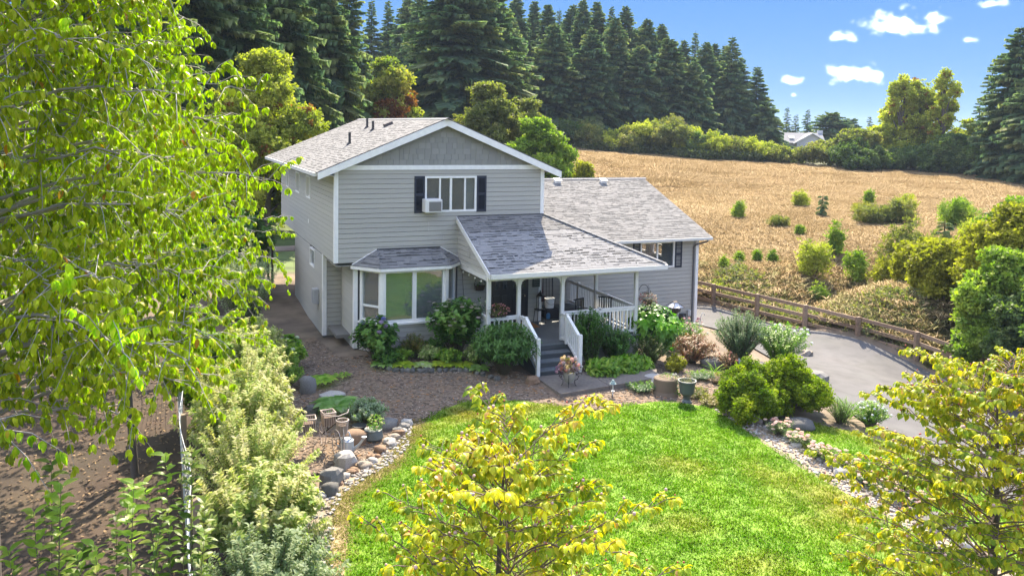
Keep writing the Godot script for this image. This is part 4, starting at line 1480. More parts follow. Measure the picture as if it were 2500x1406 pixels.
func tone_of(c: String) -> Array:
	match c:
		"y": return [Color(0.251, 0.301, 0.055), Color(0.503, 0.503, 0.088), Color(0.750, 0.703, 0.126)]
		"o": return [Color(0.152, 0.176, 0.063), Color(0.276, 0.288, 0.101), Color(0.442, 0.376, 0.145)]
		"r": return [Color(0.176, 0.251, 0.074), Color(0.328, 0.352, 0.088), Color(0.602, 0.503, 0.126)]
		"g": return [Color(0.150, 0.245, 0.047), Color(0.279, 0.384, 0.063), Color(0.512, 0.555, 0.097)]
		"gold": return [Color(0.085, 0.16, 0.012), Color(0.25, 0.33, 0.018), Color(0.50, 0.52, 0.03)]
		"b": return [Color(0.214, 0.215, 0.030), Color(0.365, 0.347, 0.043), Color(0.540, 0.492, 0.073)]
		"d": return [Color(0.074, 0.126, 0.055), Color(0.138, 0.200, 0.074), Color(0.251, 0.301, 0.101)]
		"f": return [Color(0.050, 0.126, 0.064), Color(0.074, 0.176, 0.088), Color(0.126, 0.226, 0.101)]
	return [Color(0.151, 0.251, 0.050), Color(0.251, 0.402, 0.074), Color(0.402, 0.552, 0.101)]

# broadleaf tree seen from afar: a trunk that forks into limbs, each limb carrying its own lobe of leaf clumps
func broad_tree(called: String, label: String, at: Vector3, h: float, w: float, c: String, seed_: int, group := "", tall := 0.0, size := 0.55, density := 1.0) -> Node3D:
	rng.seed = seed_
	var t := thing(called, label, "tree", at, 0.0, group)
	var tb := MB.new()
	var top := h * (0.45 if tall < 0.5 else 0.85)
	tb.tube([Vector3(0, -0.2, 0), Vector3(rf(-0.1, 0.1) * h * 0.1, top * 0.5, 0), Vector3(rf(-0.05, 0.05) * h, top, rf(-0.03, 0.03) * h)], [0.02 * h + 0.05, 0.015 * h + 0.03, 0.008 * h + 0.01], 7)
	var xf := []
	var cols := PackedColorArray()
	var tones := tone_of(c)
	var lobes := (13 if density < 3.0 else 24) if tall < 0.5 else 14
	for i in lobes:
		var k := (i + 0.5) / lobes
		var a := i * 2.4 + rf(-0.4, 0.4)
		var y := lerpf(h * 0.16, h * 0.86, k)
		if tall > 0.5:
			y = lerpf(h * 0.16, h * 0.93, k)
		var rr := w * (0.62 if tall < 0.5 else 0.5) * sqrt(maxf(0.05, 1.0 - pow(absf(k - 0.35) * 1.45, 2.0)))
		var o := Vector3(cos(a) * rr, y, sin(a) * rr)
		if i == lobes - 1:
			o = Vector3(0, h * 0.93, 0)
		var start := Vector3(0, minf(top, y * 0.62), 0)
		tb.tube([start, start.lerp(o, 0.55) + Vector3(0, 0.04 * h, 0), o], [0.009 * h + 0.01, 0.006 * h + 0.008, 0.008], 5)
		var lr := w * (rf(0.30, 0.56) if density < 3.0 else rf(0.2, 0.42)) * (1.0 if tall < 0.5 else 0.62)
		var n := int(clampf(lr * lr * 60.0, 26, 150) * density)
		var lt := rf(-0.22, 0.22)
		for j in n:
			var d := rdir()
			var rad := pow(rng.randf(), 0.5) * (1.0 if rng.randf() > 0.14 else rf(1.0, 1.5))
			var p := o + Vector3(d.x * lr, d.y * lr * (0.72 if tall < 0.5 else 1.25), d.z * lr) * rad
			p.y = minf(p.y, h)
			var s := size * rf(0.7, 1.35)
			xf.append(Transform3D(facing(rdir(), Vector3.UP + rdir() * 0.4).scaled(Vector3.ONE * s), p))
			var cc := mix3(tones[0], tones[1], tones[2], clampf(0.48 + lt + rf(-0.3, 0.3), 0, 1))
			if c == "r" and (i == 2 or i == 6 or i == 8) and rng.randf() < 0.75:
				cc = Color(0.26, 0.075, 0.03).lerp(Color(0.30, 0.14, 0.05), rng.randf())
			if c == "y" and rng.randf() < 0.04:
				cc = Color(0.36, 0.16, 0.05)
			cols.append(cc)
	part("trunk", tb.mesh(), mat("grey_bark", 0.14, 0.12, 0.10, 0.95), t)
	var m := leaf_mat("clump_leaves", Color(0.9, 1.0, 0.5), 0.55)
	many("crown", clump("clump_a", 26, 0.30), m, t, xf, cols)
	return t

# a shrub of clumps: several stems from the ground and an uneven dome
func bush(called: String, label: String, at: Vector3, h: float, w: float, c: String, seed_: int, group := "", key := "clump_fine", size := 0.45, mul := 1.0, upright := 0.0, cat := "shrub") -> Node3D:
	rng.seed = seed_
	var t := thing(called, label, cat, at, rng.randf() * TAU, group)
	var tb := MB.new()
	var xf := []
	var cols := PackedColorArray()
	var tones := tone_of(c)
	var lobes := int(clampf(5 + w * 2.0, 5, 11))
	for i in lobes:
		var a := i * 2.4 + rf(-0.3, 0.3)
		var rr := w * (0.0 if i == 0 else 0.58 * sqrt(float(i) / lobes) + 0.1)
		var y := h * (0.72 if i == 0 else rf(0.32, 0.62))
		var o := Vector3(cos(a) * rr, y, sin(a) * rr)
		tb.tube([Vector3(cos(a) * 0.05, -0.1, sin(a) * 0.05), o * 0.5 + Vector3(0, y * 0.1, 0), o], [0.03, 0.02, 0.006], 5)
		var lr := Vector3(w * rf(0.34, 0.5), h * rf(0.24, 0.38) * (1.0 + upright), w * rf(0.34, 0.5))
		var n := int(clampf((lr.x * lr.x + lr.y * lr.x) * 45.0 / (size * size) * 0.2, 14, 170) * mul)
		var lt := rf(-0.2, 0.2)
		for j in n:
			var d := rdir()
			var p := o + d * lr * pow(rng.randf(), 0.4)
			if p.y < 0.03:
				p.y = rf(0.03, 0.2)
			xf.append(Transform3D(facing(rdir() + Vector3.UP * upright * 2.0, Vector3.UP + rdir() * 0.5).scaled(Vector3.ONE * size * rf(0.7, 1.3)), p))
			cols.append(mix3(tones[0], tones[1], tones[2], clampf(0.46 + lt + rf(-0.32, 0.32), 0, 1)))
	part("stems", tb.mesh(), mat("twig_bark", 0.10, 0.075, 0.05, 0.95), t)
	var mesh: Mesh = clump("clump_fine", 30, 0.22) if key == "clump_fine" else clump("clump_broom", 30, 0.14, 3.4, 1.0) if key == "clump_broom" else clump("clump_a", 26, 0.30)
	many("foliage", mesh, leaf_mat("clump_leaves", Color(0.9, 1.0, 0.5), 0.55), t, xf, cols)
	return t

const ORD := ["first", "second", "third", "fourth", "fifth", "sixth", "seventh", "eighth", "ninth", "tenth", "eleventh", "twelfth", "thirteenth", "fourteenth", "fifteenth", "sixteenth", "seventeenth", "eighteenth", "nineteenth", "twentieth", "twenty-first", "twenty-second", "twenty-third", "twenty-fourth", "twenty-fifth", "twenty-sixth", "twenty-seventh", "twenty-eighth"]

func build_far_trees() -> void:
	var i := 0
	var pos := ["leftmost", "second", "third", "fourth", "fifth", "sixth", "seventh", "eighth", "ninth", "tenth", "eleventh", "twelfth", "thirteenth", "fourteenth", "fifteenth", "sixteenth", "seventeenth", "eighteenth", "nineteenth", "twentieth"]
	var sorted := CONIFERS.duplicate()
	sorted.sort_custom(func(a, b): return a[1] < b[1])
	var count := {}
	for c in sorted:
		var where := "in the far fir row behind the dry field"
		if c[1] < 620:
			where = "among the huge firs behind the yellow-green tree"
		elif c[1] < 850:
			where = "behind the left end of the grey house roof"
		elif c[1] < 1300:
			where = "behind the ridge of the grey house roof"
		elif c[1] < 1900:
			where = "in the fir wall behind the dry field" if c[1] < 1600 else "at the right end of the fir wall"
		elif c[1] < 2000:
			where = "right behind the small white house"
		elif c[1] < 2200:
			where = "right of the small white house"
		else:
			where = "at the right end of the field, past the poplars"
		var key: String = c[0] + where
		count[key] = count.get(key, 0) + 1
		var look := "dark green fir"
		if c[0] == "spire":
			look = "ragged fir spire"
		elif c[0] == "round_pine":
			look = "round-headed blue-green pine"
		var ord: String = pos[count[key] - 1]
		var n := conifer(c[0], "%s %s, %s from left" % [look, where, ord] if ord != "leftmost" else "%s %s, the leftmost there" % [look, where], Vector3(c[2], gh(c[2], c[3]) - 0.2, c[3]), c[4] * 1.02, c[5], 900 + i * 7, "firs behind the house and field")
		n.rotation.y = i * 1.7
		i += 1
	var names := {"maple": "maple_tree", "oak": "oak_tree", "locust": "locust_tree", "alder": "alder_tree", "poplar": "poplar_tree"}
	var labels := {650: "olive and yellow maple left of the grey house roof", 940: "maple turning red and orange behind the roof vents", 1190: "grey-green oak rising behind the roof peak", 1290: "smaller grey-green oak right of the larger oak",
		1310: "yellow-green tree just behind the right roof slope", 1425: "small bright green tree above the wing roof ridge", 2095: "olive rounded tree right of the white house", 2150: "yellowish tree before the poplars", 2200: "tall yellow-green poplar, first of the group", 2235: "dense yellow-green poplar in the middle of the group",
		2305: "thin open poplar standing apart on the right", 2270: "shorter poplar between the dense one and the thin one", 2180: "shortest poplar at the left foot of the group", 2370: "yellow-green alder left of the dark right-hand firs", 2440: "dark alder under the right-hand firs", 2330: "dark low alder at the foot of the thin poplar", 2010: "low olive tree at the right corner of the white house"}
	for b in BROADS:
		var tall := 1.0 if b[0] == "poplar" else 0.0
		var far: bool = b[3] < -36.0
		broad_tree(names[b[0]], labels[b[1]], on(b[2], b[3], -0.1), b[4], b[5], b[6], 300 + int(b[1]), "", tall, 0.62 if far else 0.46, 1.5 if far else 2.6)
	var hl := {"d": "dark green", "o": "olive brown", "y": "yellow-green"}
	i = 0
	for s in HEDGE:
		bush("field_edge_shrub", "%s shrub along the top of the field, %s from the left" % [hl[s[5]], ORD[i]], on(s[1], s[2], -0.1), s[3] * 1.1, s[4] * 1.25, s[5], 1500 + i, "shrubs along the top of the field", "clump_fine", 0.8, 1.3)
		i += 1
	# bramble bank between the scrub and the field
	var xf := []
	var cols := PackedColorArray()
	rng.seed = 77
	for k in 1500:
		var j := rng.randi() % 11
		var f := rng.randf()
		var x := lerpf(HEDGE[j + 1][1], HEDGE[j + 2][1], f) - rf(-0.5, 2.2)
		var z := lerpf(HEDGE[j + 1][2], HEDGE[j + 2][2], f) + rf(-0.5, 2.4)
		xf.append(Transform3D(facing(rdir(), Vector3.UP).scaled(Vector3.ONE * rf(0.7, 1.2)), on(x, z, rf(0.1, 0.9))))
		cols.append(Color(0.10, 0.13, 0.055).lerp(Color(0.20, 0.21, 0.11), rng.randf()))
	stuff(many("brambles", clump("clump_a", 26, 0.30), leaf_mat("clump_leaves", Color(0.85, 1.0, 0.45)), self, xf, cols), "grey-green brambles along the top edge of the dry field", "brambles")
	i = 0
	var fl := {"g": "green", "y": "yellowish", "o": "olive", "f": "dark blue-green", "b": "brownish"}
	for s in FIELD_SHRUBS:
		var p := on(s[1], s[2], -0.05)
		if s[5] == "f":
			conifer("fir", "young dark fir alone in the dry field, %s" % ("the taller, bushy one on the right" if s[0] > 2200 else "the small thin one"), p, s[3] * 1.1, s[4], 1700 + i, "young firs in the field")
		else:
			var size_word := "large" if s[3] > 1.6 else "small" if s[3] < 0.8 else "middling"
			bush("broom_bush", "%s %s broom bush in the dry field, %s from the left" % [size_word, fl[s[5]], ORD[FIELD_SHRUBS.filter(func(q): return q[0] < s[0]).size()]], p, s[3], s[4] * 1.1, s[5], 1800 + i, "broom bushes dotted over the field", "clump_broom", 0.5 if s[3] > 1.0 else 0.32, 1.0, 0.45)
		i += 1
	build_far_house()

func build_far_house() -> void:
	var p := Vector3(104.0, 0, -95.0)
	p.y = 0.3
	var t := thing("white_house", "small white house with grey roof far beyond the field", "house", p, -0.55)
	var white := mat("far_white", 0.55, 0.55, 0.54, 0.8)
	var roofm := mat("far_roof", 0.20, 0.20, 0.21, 0.9)
	var b := MB.new()
	b.span(Vector3(-6.5, -2, -3.5), Vector3(3.2, 1.9, 3.0))
	b.prism([Vector3(-1.9, -2, 3.9), Vector3(3.3, -2, 3.9), Vector3(3.3, 2.0, 3.9), Vector3(0.7, 3.6, 3.9), Vector3(-1.9, 2.0, 3.9)].map(func(q): return q - Vector3(0, 0, 3.9)), Vector3(0, 0, 3.9))
	part("wall", b.mesh(), white, t)
	b = MB.new()
	b.prism([Vector3(-7, 1.8, 3.6), Vector3(-7, 1.95, 3.6), Vector3(-7, 3.75, -0.2), Vector3(-7, 1.95, -4), Vector3(-7, 1.8, -4)], Vector3(10.2, 0, 0))
	b.prism([Vector3(-2.5, 1.75, 0), Vector3(0.7, 3.62, 0), Vector3(3.9, 1.75, 0), Vector3(3.9, 1.92, 0), Vector3(0.7, 3.82, 0), Vector3(-2.5, 1.92, 0)], Vector3(0, 0, 4.3))
	var r := part("roof", b.mesh(), roofm, t)
	b = MB.new()
	b.box(Vector3(-2.5, 2.95, 1.9), Vector3(0.9, 0.08, 1.1), Basis(Vector3.RIGHT, 0.44))
	part("skylight", b.mesh(), mat("skylight", 0.8, 0.8, 0.8, 0.2), r)
	b = MB.new()
	b.box(Vector3(2.9, 3.6, -0.6), Vector3(0.9, 1.3, 0.7))
	part("chimney", b.mesh(), white, r)
	b = MB.new()
	b.prism([Vector3(-2.5, 1.75, 4.3), Vector3(0.7, 3.62, 4.3), Vector3(0.7, 3.82, 4.3), Vector3(-2.5, 1.92, 4.3)], Vector3(0, 0, 0.1))
	b.prism([Vector3(0.7, 3.62, 4.3), Vector3(3.9, 1.75, 4.3), Vector3(3.9, 1.92, 4.3), Vector3(0.7, 3.82, 4.3)], Vector3(0, 0, 0.1))
	part("barge_board", b.mesh(), mat("white_trim", 0.8, 0.8, 0.8), r)
	for q in [[-0.2, 0.6], [0.9, 0.9], [-3.6, 0.7]]:
		b = MB.new()
		b.box(Vector3(q[0], 0.35, 3.93 if q[0] > -2 else 3.03), Vector3(q[1], 1.5, 0.06))
		var w := part("window", b.mesh(), mat("white_trim", 0.8, 0.8, 0.8), t)
		b = MB.new()
		b.box(Vector3(q[0], 0.35, 3.97 if q[0] > -2 else 3.07), Vector3(q[1] - 0.18, 1.3, 0.03))
		part("pane", b.mesh(), mat("far_pane", 0.03, 0.035, 0.04, 0.1), w)
	b = MB.new()
	b.prism([Vector3(-0.7, 1.25, 3.9), Vector3(1.5, 1.25, 3.9), Vector3(1.2, 1.6, 3.9), Vector3(-0.4, 1.6, 3.9)], Vector3(0, 0, 0.7))
	part("bay_roof", b.mesh(), roofm, t)

# ================= the garden =================
# 300 of the leaves that show largest become parts, the others one part of kind stuff
func leaves_on(t: Node3D, mesh: Mesh, xf: Array, cols: Array, m_key: String, through: Color, palette: Array, single: int, rough := 0.42, called := "leaf", rest := "foliage") -> void:
	var base := world_of(t)
	var order := []
	if single > 0:
		var inv := Transform3D(Basis(Vector3.UP, CAM_ROT[0]) * Basis(Vector3.RIGHT, CAM_ROT[1]) * Basis(Vector3.BACK, CAM_ROT[2]), CAM_POS).affine_inverse()
		for i in xf.size():
			var p: Vector3 = inv * (base * (xf[i] as Transform3D).origin)
			var u := p.x / -p.z * CAM_F
			var v := CAM_PY - p.y / -p.z * CAM_F
			if absf(u) < 1235.0 and v > 10.0 and v < 1395.0:
				order.append([-p.z, i])
		order.sort_custom(func(a, b): return a[0] < b[0])
	var picked := {}
	for k in mini(single, order.size()):
		picked[order[k][1]] = true
	var rx := []
	var rc := PackedColorArray()
	for i in xf.size():
		if picked.has(i):
			var j := clampi(int(cols[i] * palette.size()), 0, palette.size() - 1)
			var c: Color = palette[j]
			part(called, mesh, leaf_mat("%s_%d" % [m_key, j], through, rough, c.r, c.g, c.b, false), t, xf[i])
		else:
			var f: float = clampf(cols[i], 0.0, 0.999) * (palette.size() - 1)
			var a: Color = palette[int(f)]
			var b: Color = palette[mini(int(f) + 1, palette.size() - 1)]
			rx.append(xf[i])
			rc.append(a.lerp(b, f - int(f)))
	if rx.size():
		many(rest, mesh, leaf_mat(m_key + "_tinted", through, rough), t, rx, rc)

const PAL_VARIEGATED := [Color(0.173, 0.300, 0.068), Color(0.294, 0.410, 0.101), Color(0.415, 0.490, 0.152), Color(0.519, 0.558, 0.220), Color(0.589, 0.558, 0.321), Color(0.589, 0.558, 0.270), Color(0.589, 0.558, 0.423)]
const PAL_GLAUCOUS := [Color(0.173, 0.253, 0.135), Color(0.259, 0.332, 0.186), Color(0.346, 0.427, 0.254), Color(0.449, 0.506, 0.338)]
const PAL_GREEN := [Color(0.053, 0.128, 0.021), Color(0.075, 0.180, 0.027), Color(0.112, 0.240, 0.036), Color(0.165, 0.315, 0.053)]
const PAL_LIME := [Color(0.105, 0.225, 0.024), Color(0.180, 0.330, 0.030), Color(0.285, 0.420, 0.045), Color(0.405, 0.495, 0.075)]
const PAL_GOLD := [Color(0.135, 0.225, 0.021), Color(0.255, 0.330, 0.024), Color(0.405, 0.450, 0.030), Color(0.540, 0.540, 0.053)]
const PAL_RED := [Color(0.105, 0.120, 0.038), Color(0.225, 0.135, 0.053), Color(0.360, 0.135, 0.068), Color(0.180, 0.195, 0.060)]

# shrub of many shoots from one root, leafy along their outer part
func shoots(called: String, label: String, at: Vector3, h: float, w: float, n_stems: int, per: int, mesh: Mesh, key: String, pal: Array, seed_: int, opt := {}) -> Node3D:
	rng.seed = seed_
	per = int(per * opt.get("dense", 1.7))
	n_stems = int(n_stems * 1.15)
	var t := thing(called, label, opt.get("cat", "shrub"), at, 0.0, opt.get("group", ""))
	var sb := MB.new()
	var xf := []
	var cols := []
	var ends := []
	var upright: float = opt.get("upright", 0.35)
	var from: float = opt.get("from", 0.35)
	var hang: float = opt.get("hang", 0.0)
	for i in n_stems:
		var k := sqrt((i + 0.5) / n_stems)
		var a := i * 2.39996 + rf(-0.3, 0.3)
		var out := Vector3(cos(a), 0, sin(a))
		var r := w * k * rf(0.8, 1.12)
		var top := h * sqrt(maxf(0.06, 1.0 - k * k * (1.0 - upright))) * rf(0.78, 1.08)
		if opt.has("level"):
			top = h * rf(0.6, 1.05)
		var p0 := out * minf(0.12, w * 0.2) * rng.randf()
		var p3 := out * r + Vector3.UP * top
		var p1 := p0 + Vector3.UP * top * 0.45 + out * r * 0.25
		var p2 := out * r * 0.8 + Vector3.UP * top * 0.86
		var pts := []
		for j in 6:
			pts.append(p0.bezier_interpolate(p1, p2, p3, j / 5.0))
		sb.tube(pts, [0.012, 0.010, 0.008, 0.006, 0.004, 0.002], 4)
		ends.append(p3)
		var shade := rf(-0.22, 0.22)
		for j in per:
			var q := from + (1.0 - from) * (j + rng.randf()) / per
			var p := p0.bezier_interpolate(p1, p2, p3, q)
			var dirn := (p0.bezier_interpolate(p1, p2, p3, minf(q + 0.05, 1.0)) - p0.bezier_interpolate(p1, p2, p3, q - 0.05)).normalized()
			var aa := j * 2.4 + rf(-0.5, 0.5)
			var sx := dirn.cross(Vector3(0.3, 0.1, 0.94)).normalized()
			var sy := dirn.cross(sx)
			var d := (sx * cos(aa) + sy * sin(aa)) * 0.9 + dirn * rf(0.2, 0.8) + Vector3.DOWN * hang
			var s: float = rf(0.8, 1.45) * opt.get("size", 1.0)
			xf.append(Transform3D(facing(d, (Vector3.UP + dirn * 0.5 + rdir() * 0.35).normalized()).scaled_local(Vector3(s, s, s)), p + d.normalized() * 0.01))
			cols.append(clampf(0.46 + shade + rf(-0.3, 0.3) + (q - 0.7) * 0.3, 0.0, 1.0))
	part("stems", sb.mesh(), mat("stem_brown", 0.10, 0.085, 0.05, 0.9), t).set_meta("kind", "stuff")
	leaves_on(t, mesh, xf, cols, key, opt.get("through", Color(0.8, 1.0, 0.35)), pal, opt.get("single", 0), opt.get("rough", 0.42))
	if opt.has("heads"):  # flower heads: [share of stems, size, palette]
		var fx := []
		for e in ends:
			if rng.randf() < opt.heads[0]:
				fx.append(e + Vector3(0, opt.heads[1] * 0.3, 0))
		for e in fx:
			var c: Color = opt.heads[2][rng.randi() % opt.heads[2].size()]
			part("flower_head", flower_head(), leaf_mat("petal_%s" % c.to_html(), Color(0.9, 0.9, 0.9), 0.7, c.r, c.g, c.b, false), t, Transform3D(Basis(Vector3.UP, rng.randf() * TAU).scaled(Vector3(1, opt.heads[3] if opt.heads.size() > 3 else 0.75, 1) * opt.heads[1]), e))
	return t

# mop of small petals, 1 m across
func flower_head() -> Mesh:
	if meshes.has("mop"):
		return meshes.mop
	var b := MB.new()
	for i in 46:
		var y := 1.0 - 2.0 * (i + 0.5) / 46
		var r := sqrt(1.0 - y * y)
		var a := i * 2.39996
		var d := Vector3(cos(a) * r, y, sin(a) * r)
		var q := facing(d, rdir())
		var o := d * 0.42 * rf(0.85, 1.1)
		b.quad(o - q.x * 0.13 - q.y * 0.13, o + q.x * 0.13 - q.y * 0.13 + d * 0.03, o + q.x * 0.13 + q.y * 0.13, o - q.x * 0.13 + q.y * 0.13 + d * 0.04)
	meshes.mop = b.mesh()
	return meshes.mop

# rosette of big leaves, each a part
func hosta(label: String, at: Vector3, r: float, n: int, pal: Array, key: String, seed_: int, group := "hostas in the borders") -> void:
	rng.seed = seed_
	var t := thing("hosta", label, "plant", at, 0.0, group)
	var mesh := leaf_shape("hosta_leaf", 1.0, 0.62, 0.38, 0.14, 0.40, 5)
	var xf := []
	var cols := []
	for i in n:
		var k := float(i) / n
		var a := i * 2.39996 + rf(-0.2, 0.2)
		var tilt := lerpf(1.2, 0.4, sqrt(k))
		var d := Vector3(cos(a) * cos(tilt), sin(tilt), sin(a) * cos(tilt))
		var l := r * lerpf(0.34, 0.52, k) * rf(0.85, 1.15)
		var stalk := d * r * lerpf(0.12, 0.62, k) + Vector3.UP * r * 0.1
		var q := facing(Vector3(d.x, d.y * 0.6, d.z), Vector3.UP)
		xf.append(Transform3D(Basis(q.x * l, q.y * l, q.z * l), stalk))
		cols.append(rng.randf())
	leaves_on(t, mesh, xf, cols, key, Color(0.8, 1.0, 0.4), pal, 300, 0.4)

# fountain of narrow blades
func blades(called: String, label: String, at: Vector3, h: float, w: float, n: int, width: float, pal: Array, key: String, seed_: int, cat := "plant", group := "") -> Node3D:
	rng.seed = seed_
	var t := thing(called, label, cat, at, 0.0, group)
	var mesh := leaf_shape("blade_leaf", 1.0, 0.06, 0.55, 0.3, 0.35, 6)
	var xf := []
	var cols := []
	for i in n:
		var a := i * 2.4 + rf(-0.3, 0.3)
		var tilt := rf(0.6, 1.45)
		var d := Vector3(cos(a) * cos(tilt), sin(tilt), sin(a) * cos(tilt))
		var l := h * rf(0.7, 1.15)
		var q := facing(d, Vector3.UP)
		xf.append(Transform3D(Basis(q.x * l * width, q.y * l * 0.9, q.z * l), Vector3(rf(-1, 1), 0, rf(-1, 1)) * w * 0.3))
		cols.append(rng.randf())
	leaves_on(t, mesh, xf, cols, key, Color(0.8, 1.0, 0.4), pal, 0, 0.5)
	return t

func rock_mesh(k: int) -> Mesh:
	var key := "rock_%d" % k
	if meshes.has(key):
		return meshes[key]
	var n := FastNoiseLite.new()
	n.seed = 60 + k
	n.frequency = 0.9
	var sm := SphereMesh.new()
	sm.radial_segments = 10
	sm.rings = 5
	sm.radius = 0.5
	sm.height = 1.0
	var arr := sm.surface_get_arrays(0)
	var v: PackedVector3Array = arr[Mesh.ARRAY_VERTEX]
	var st := SurfaceTool.new()
	st.begin(Mesh.PRIMITIVE_TRIANGLES)
	st.set_smooth_group(-1 if k % 2 == 0 else 0)
	var moved := PackedVector3Array()
	for p in v:
		var q := p * (1.0 + 0.55 * n.get_noise_3dv(p * 2.2))
		q.x = clampf(q.x, -0.42 - 0.05 * k, 0.46)
		q.y = clampf(q.y, -0.4, 0.36 + 0.02 * k)
		q.z = clampf(q.z, -0.45, 0.40)
		moved.append(q)
	var idx: PackedInt32Array = arr[Mesh.ARRAY_INDEX]
	for i in idx:
		st.add_vertex(moved[i])
	st.generate_normals()
	meshes[key] = st.commit()
	return meshes[key]

func rock_mat(i: int) -> Material:
	var tex := grain("rock", 0.035, 0.55, 1.3, 6)
	match i % 5:
		0: return mat("rock_grey", 0.20, 0.19, 0.175, 0.9, tex, 1.4)
		1: return mat("rock_dark", 0.115, 0.11, 0.10, 0.9, tex, 1.4)
		2: return mat("rock_warm", 0.30, 0.25, 0.20, 0.9, tex, 1.4)
		3: return mat("rock_pale", 0.42, 0.39, 0.35, 0.9, tex, 1.4)
	return mat("rock_rust", 0.24, 0.15, 0.09, 0.9, tex, 1.4)

func rock_at(p: Vector3, s: Vector3, k: int, parent: Node3D, called: String, m: Material) -> Node3D:
	return put(called, rock_mesh(k % 5), m, parent, Transform3D(Basis(Vector3.UP, rng.randf() * TAU) * Basis(Vector3.RIGHT, rf(-0.25, 0.25)).scaled(s), p + Vector3.UP * s.y * 0.22))

func along(path: Array, f: float) -> Vector2:
	var k := f * (path.size() - 1)
	var i := mini(int(k), path.size() - 2)
	return Vector2(path[i][0], path[i][1]).lerp(Vector2(path[i + 1][0], path[i + 1][1]), k - i)

const EDGE_PATH := [[0.62, 6.1], [0.25, 6.6], [-0.05, 7.1], [-0.55, 7.75], [-1.0, 8.2], [-1.6, 8.7], [-2.1, 9.3], [-2.5, 10.1], [-2.75, 11.0], [-3.0, 12.2], [-3.3, 14]]
const BED_PATH := [[0.8, 1.75], [1.3, 2.35], [2.0, 2.62], [2.8, 2.75], [3.4, 2.95], [3.9, 3.9]]
const RIGHT_PATH := [[8.8, 7.4], [9.2, 8.3], [9.2, 9.4], [9.15, 10.4], [9.05, 11.4], [8.98, 12.4], [9.05, 13.3], [8.95, 14.4], [8.85, 16]]

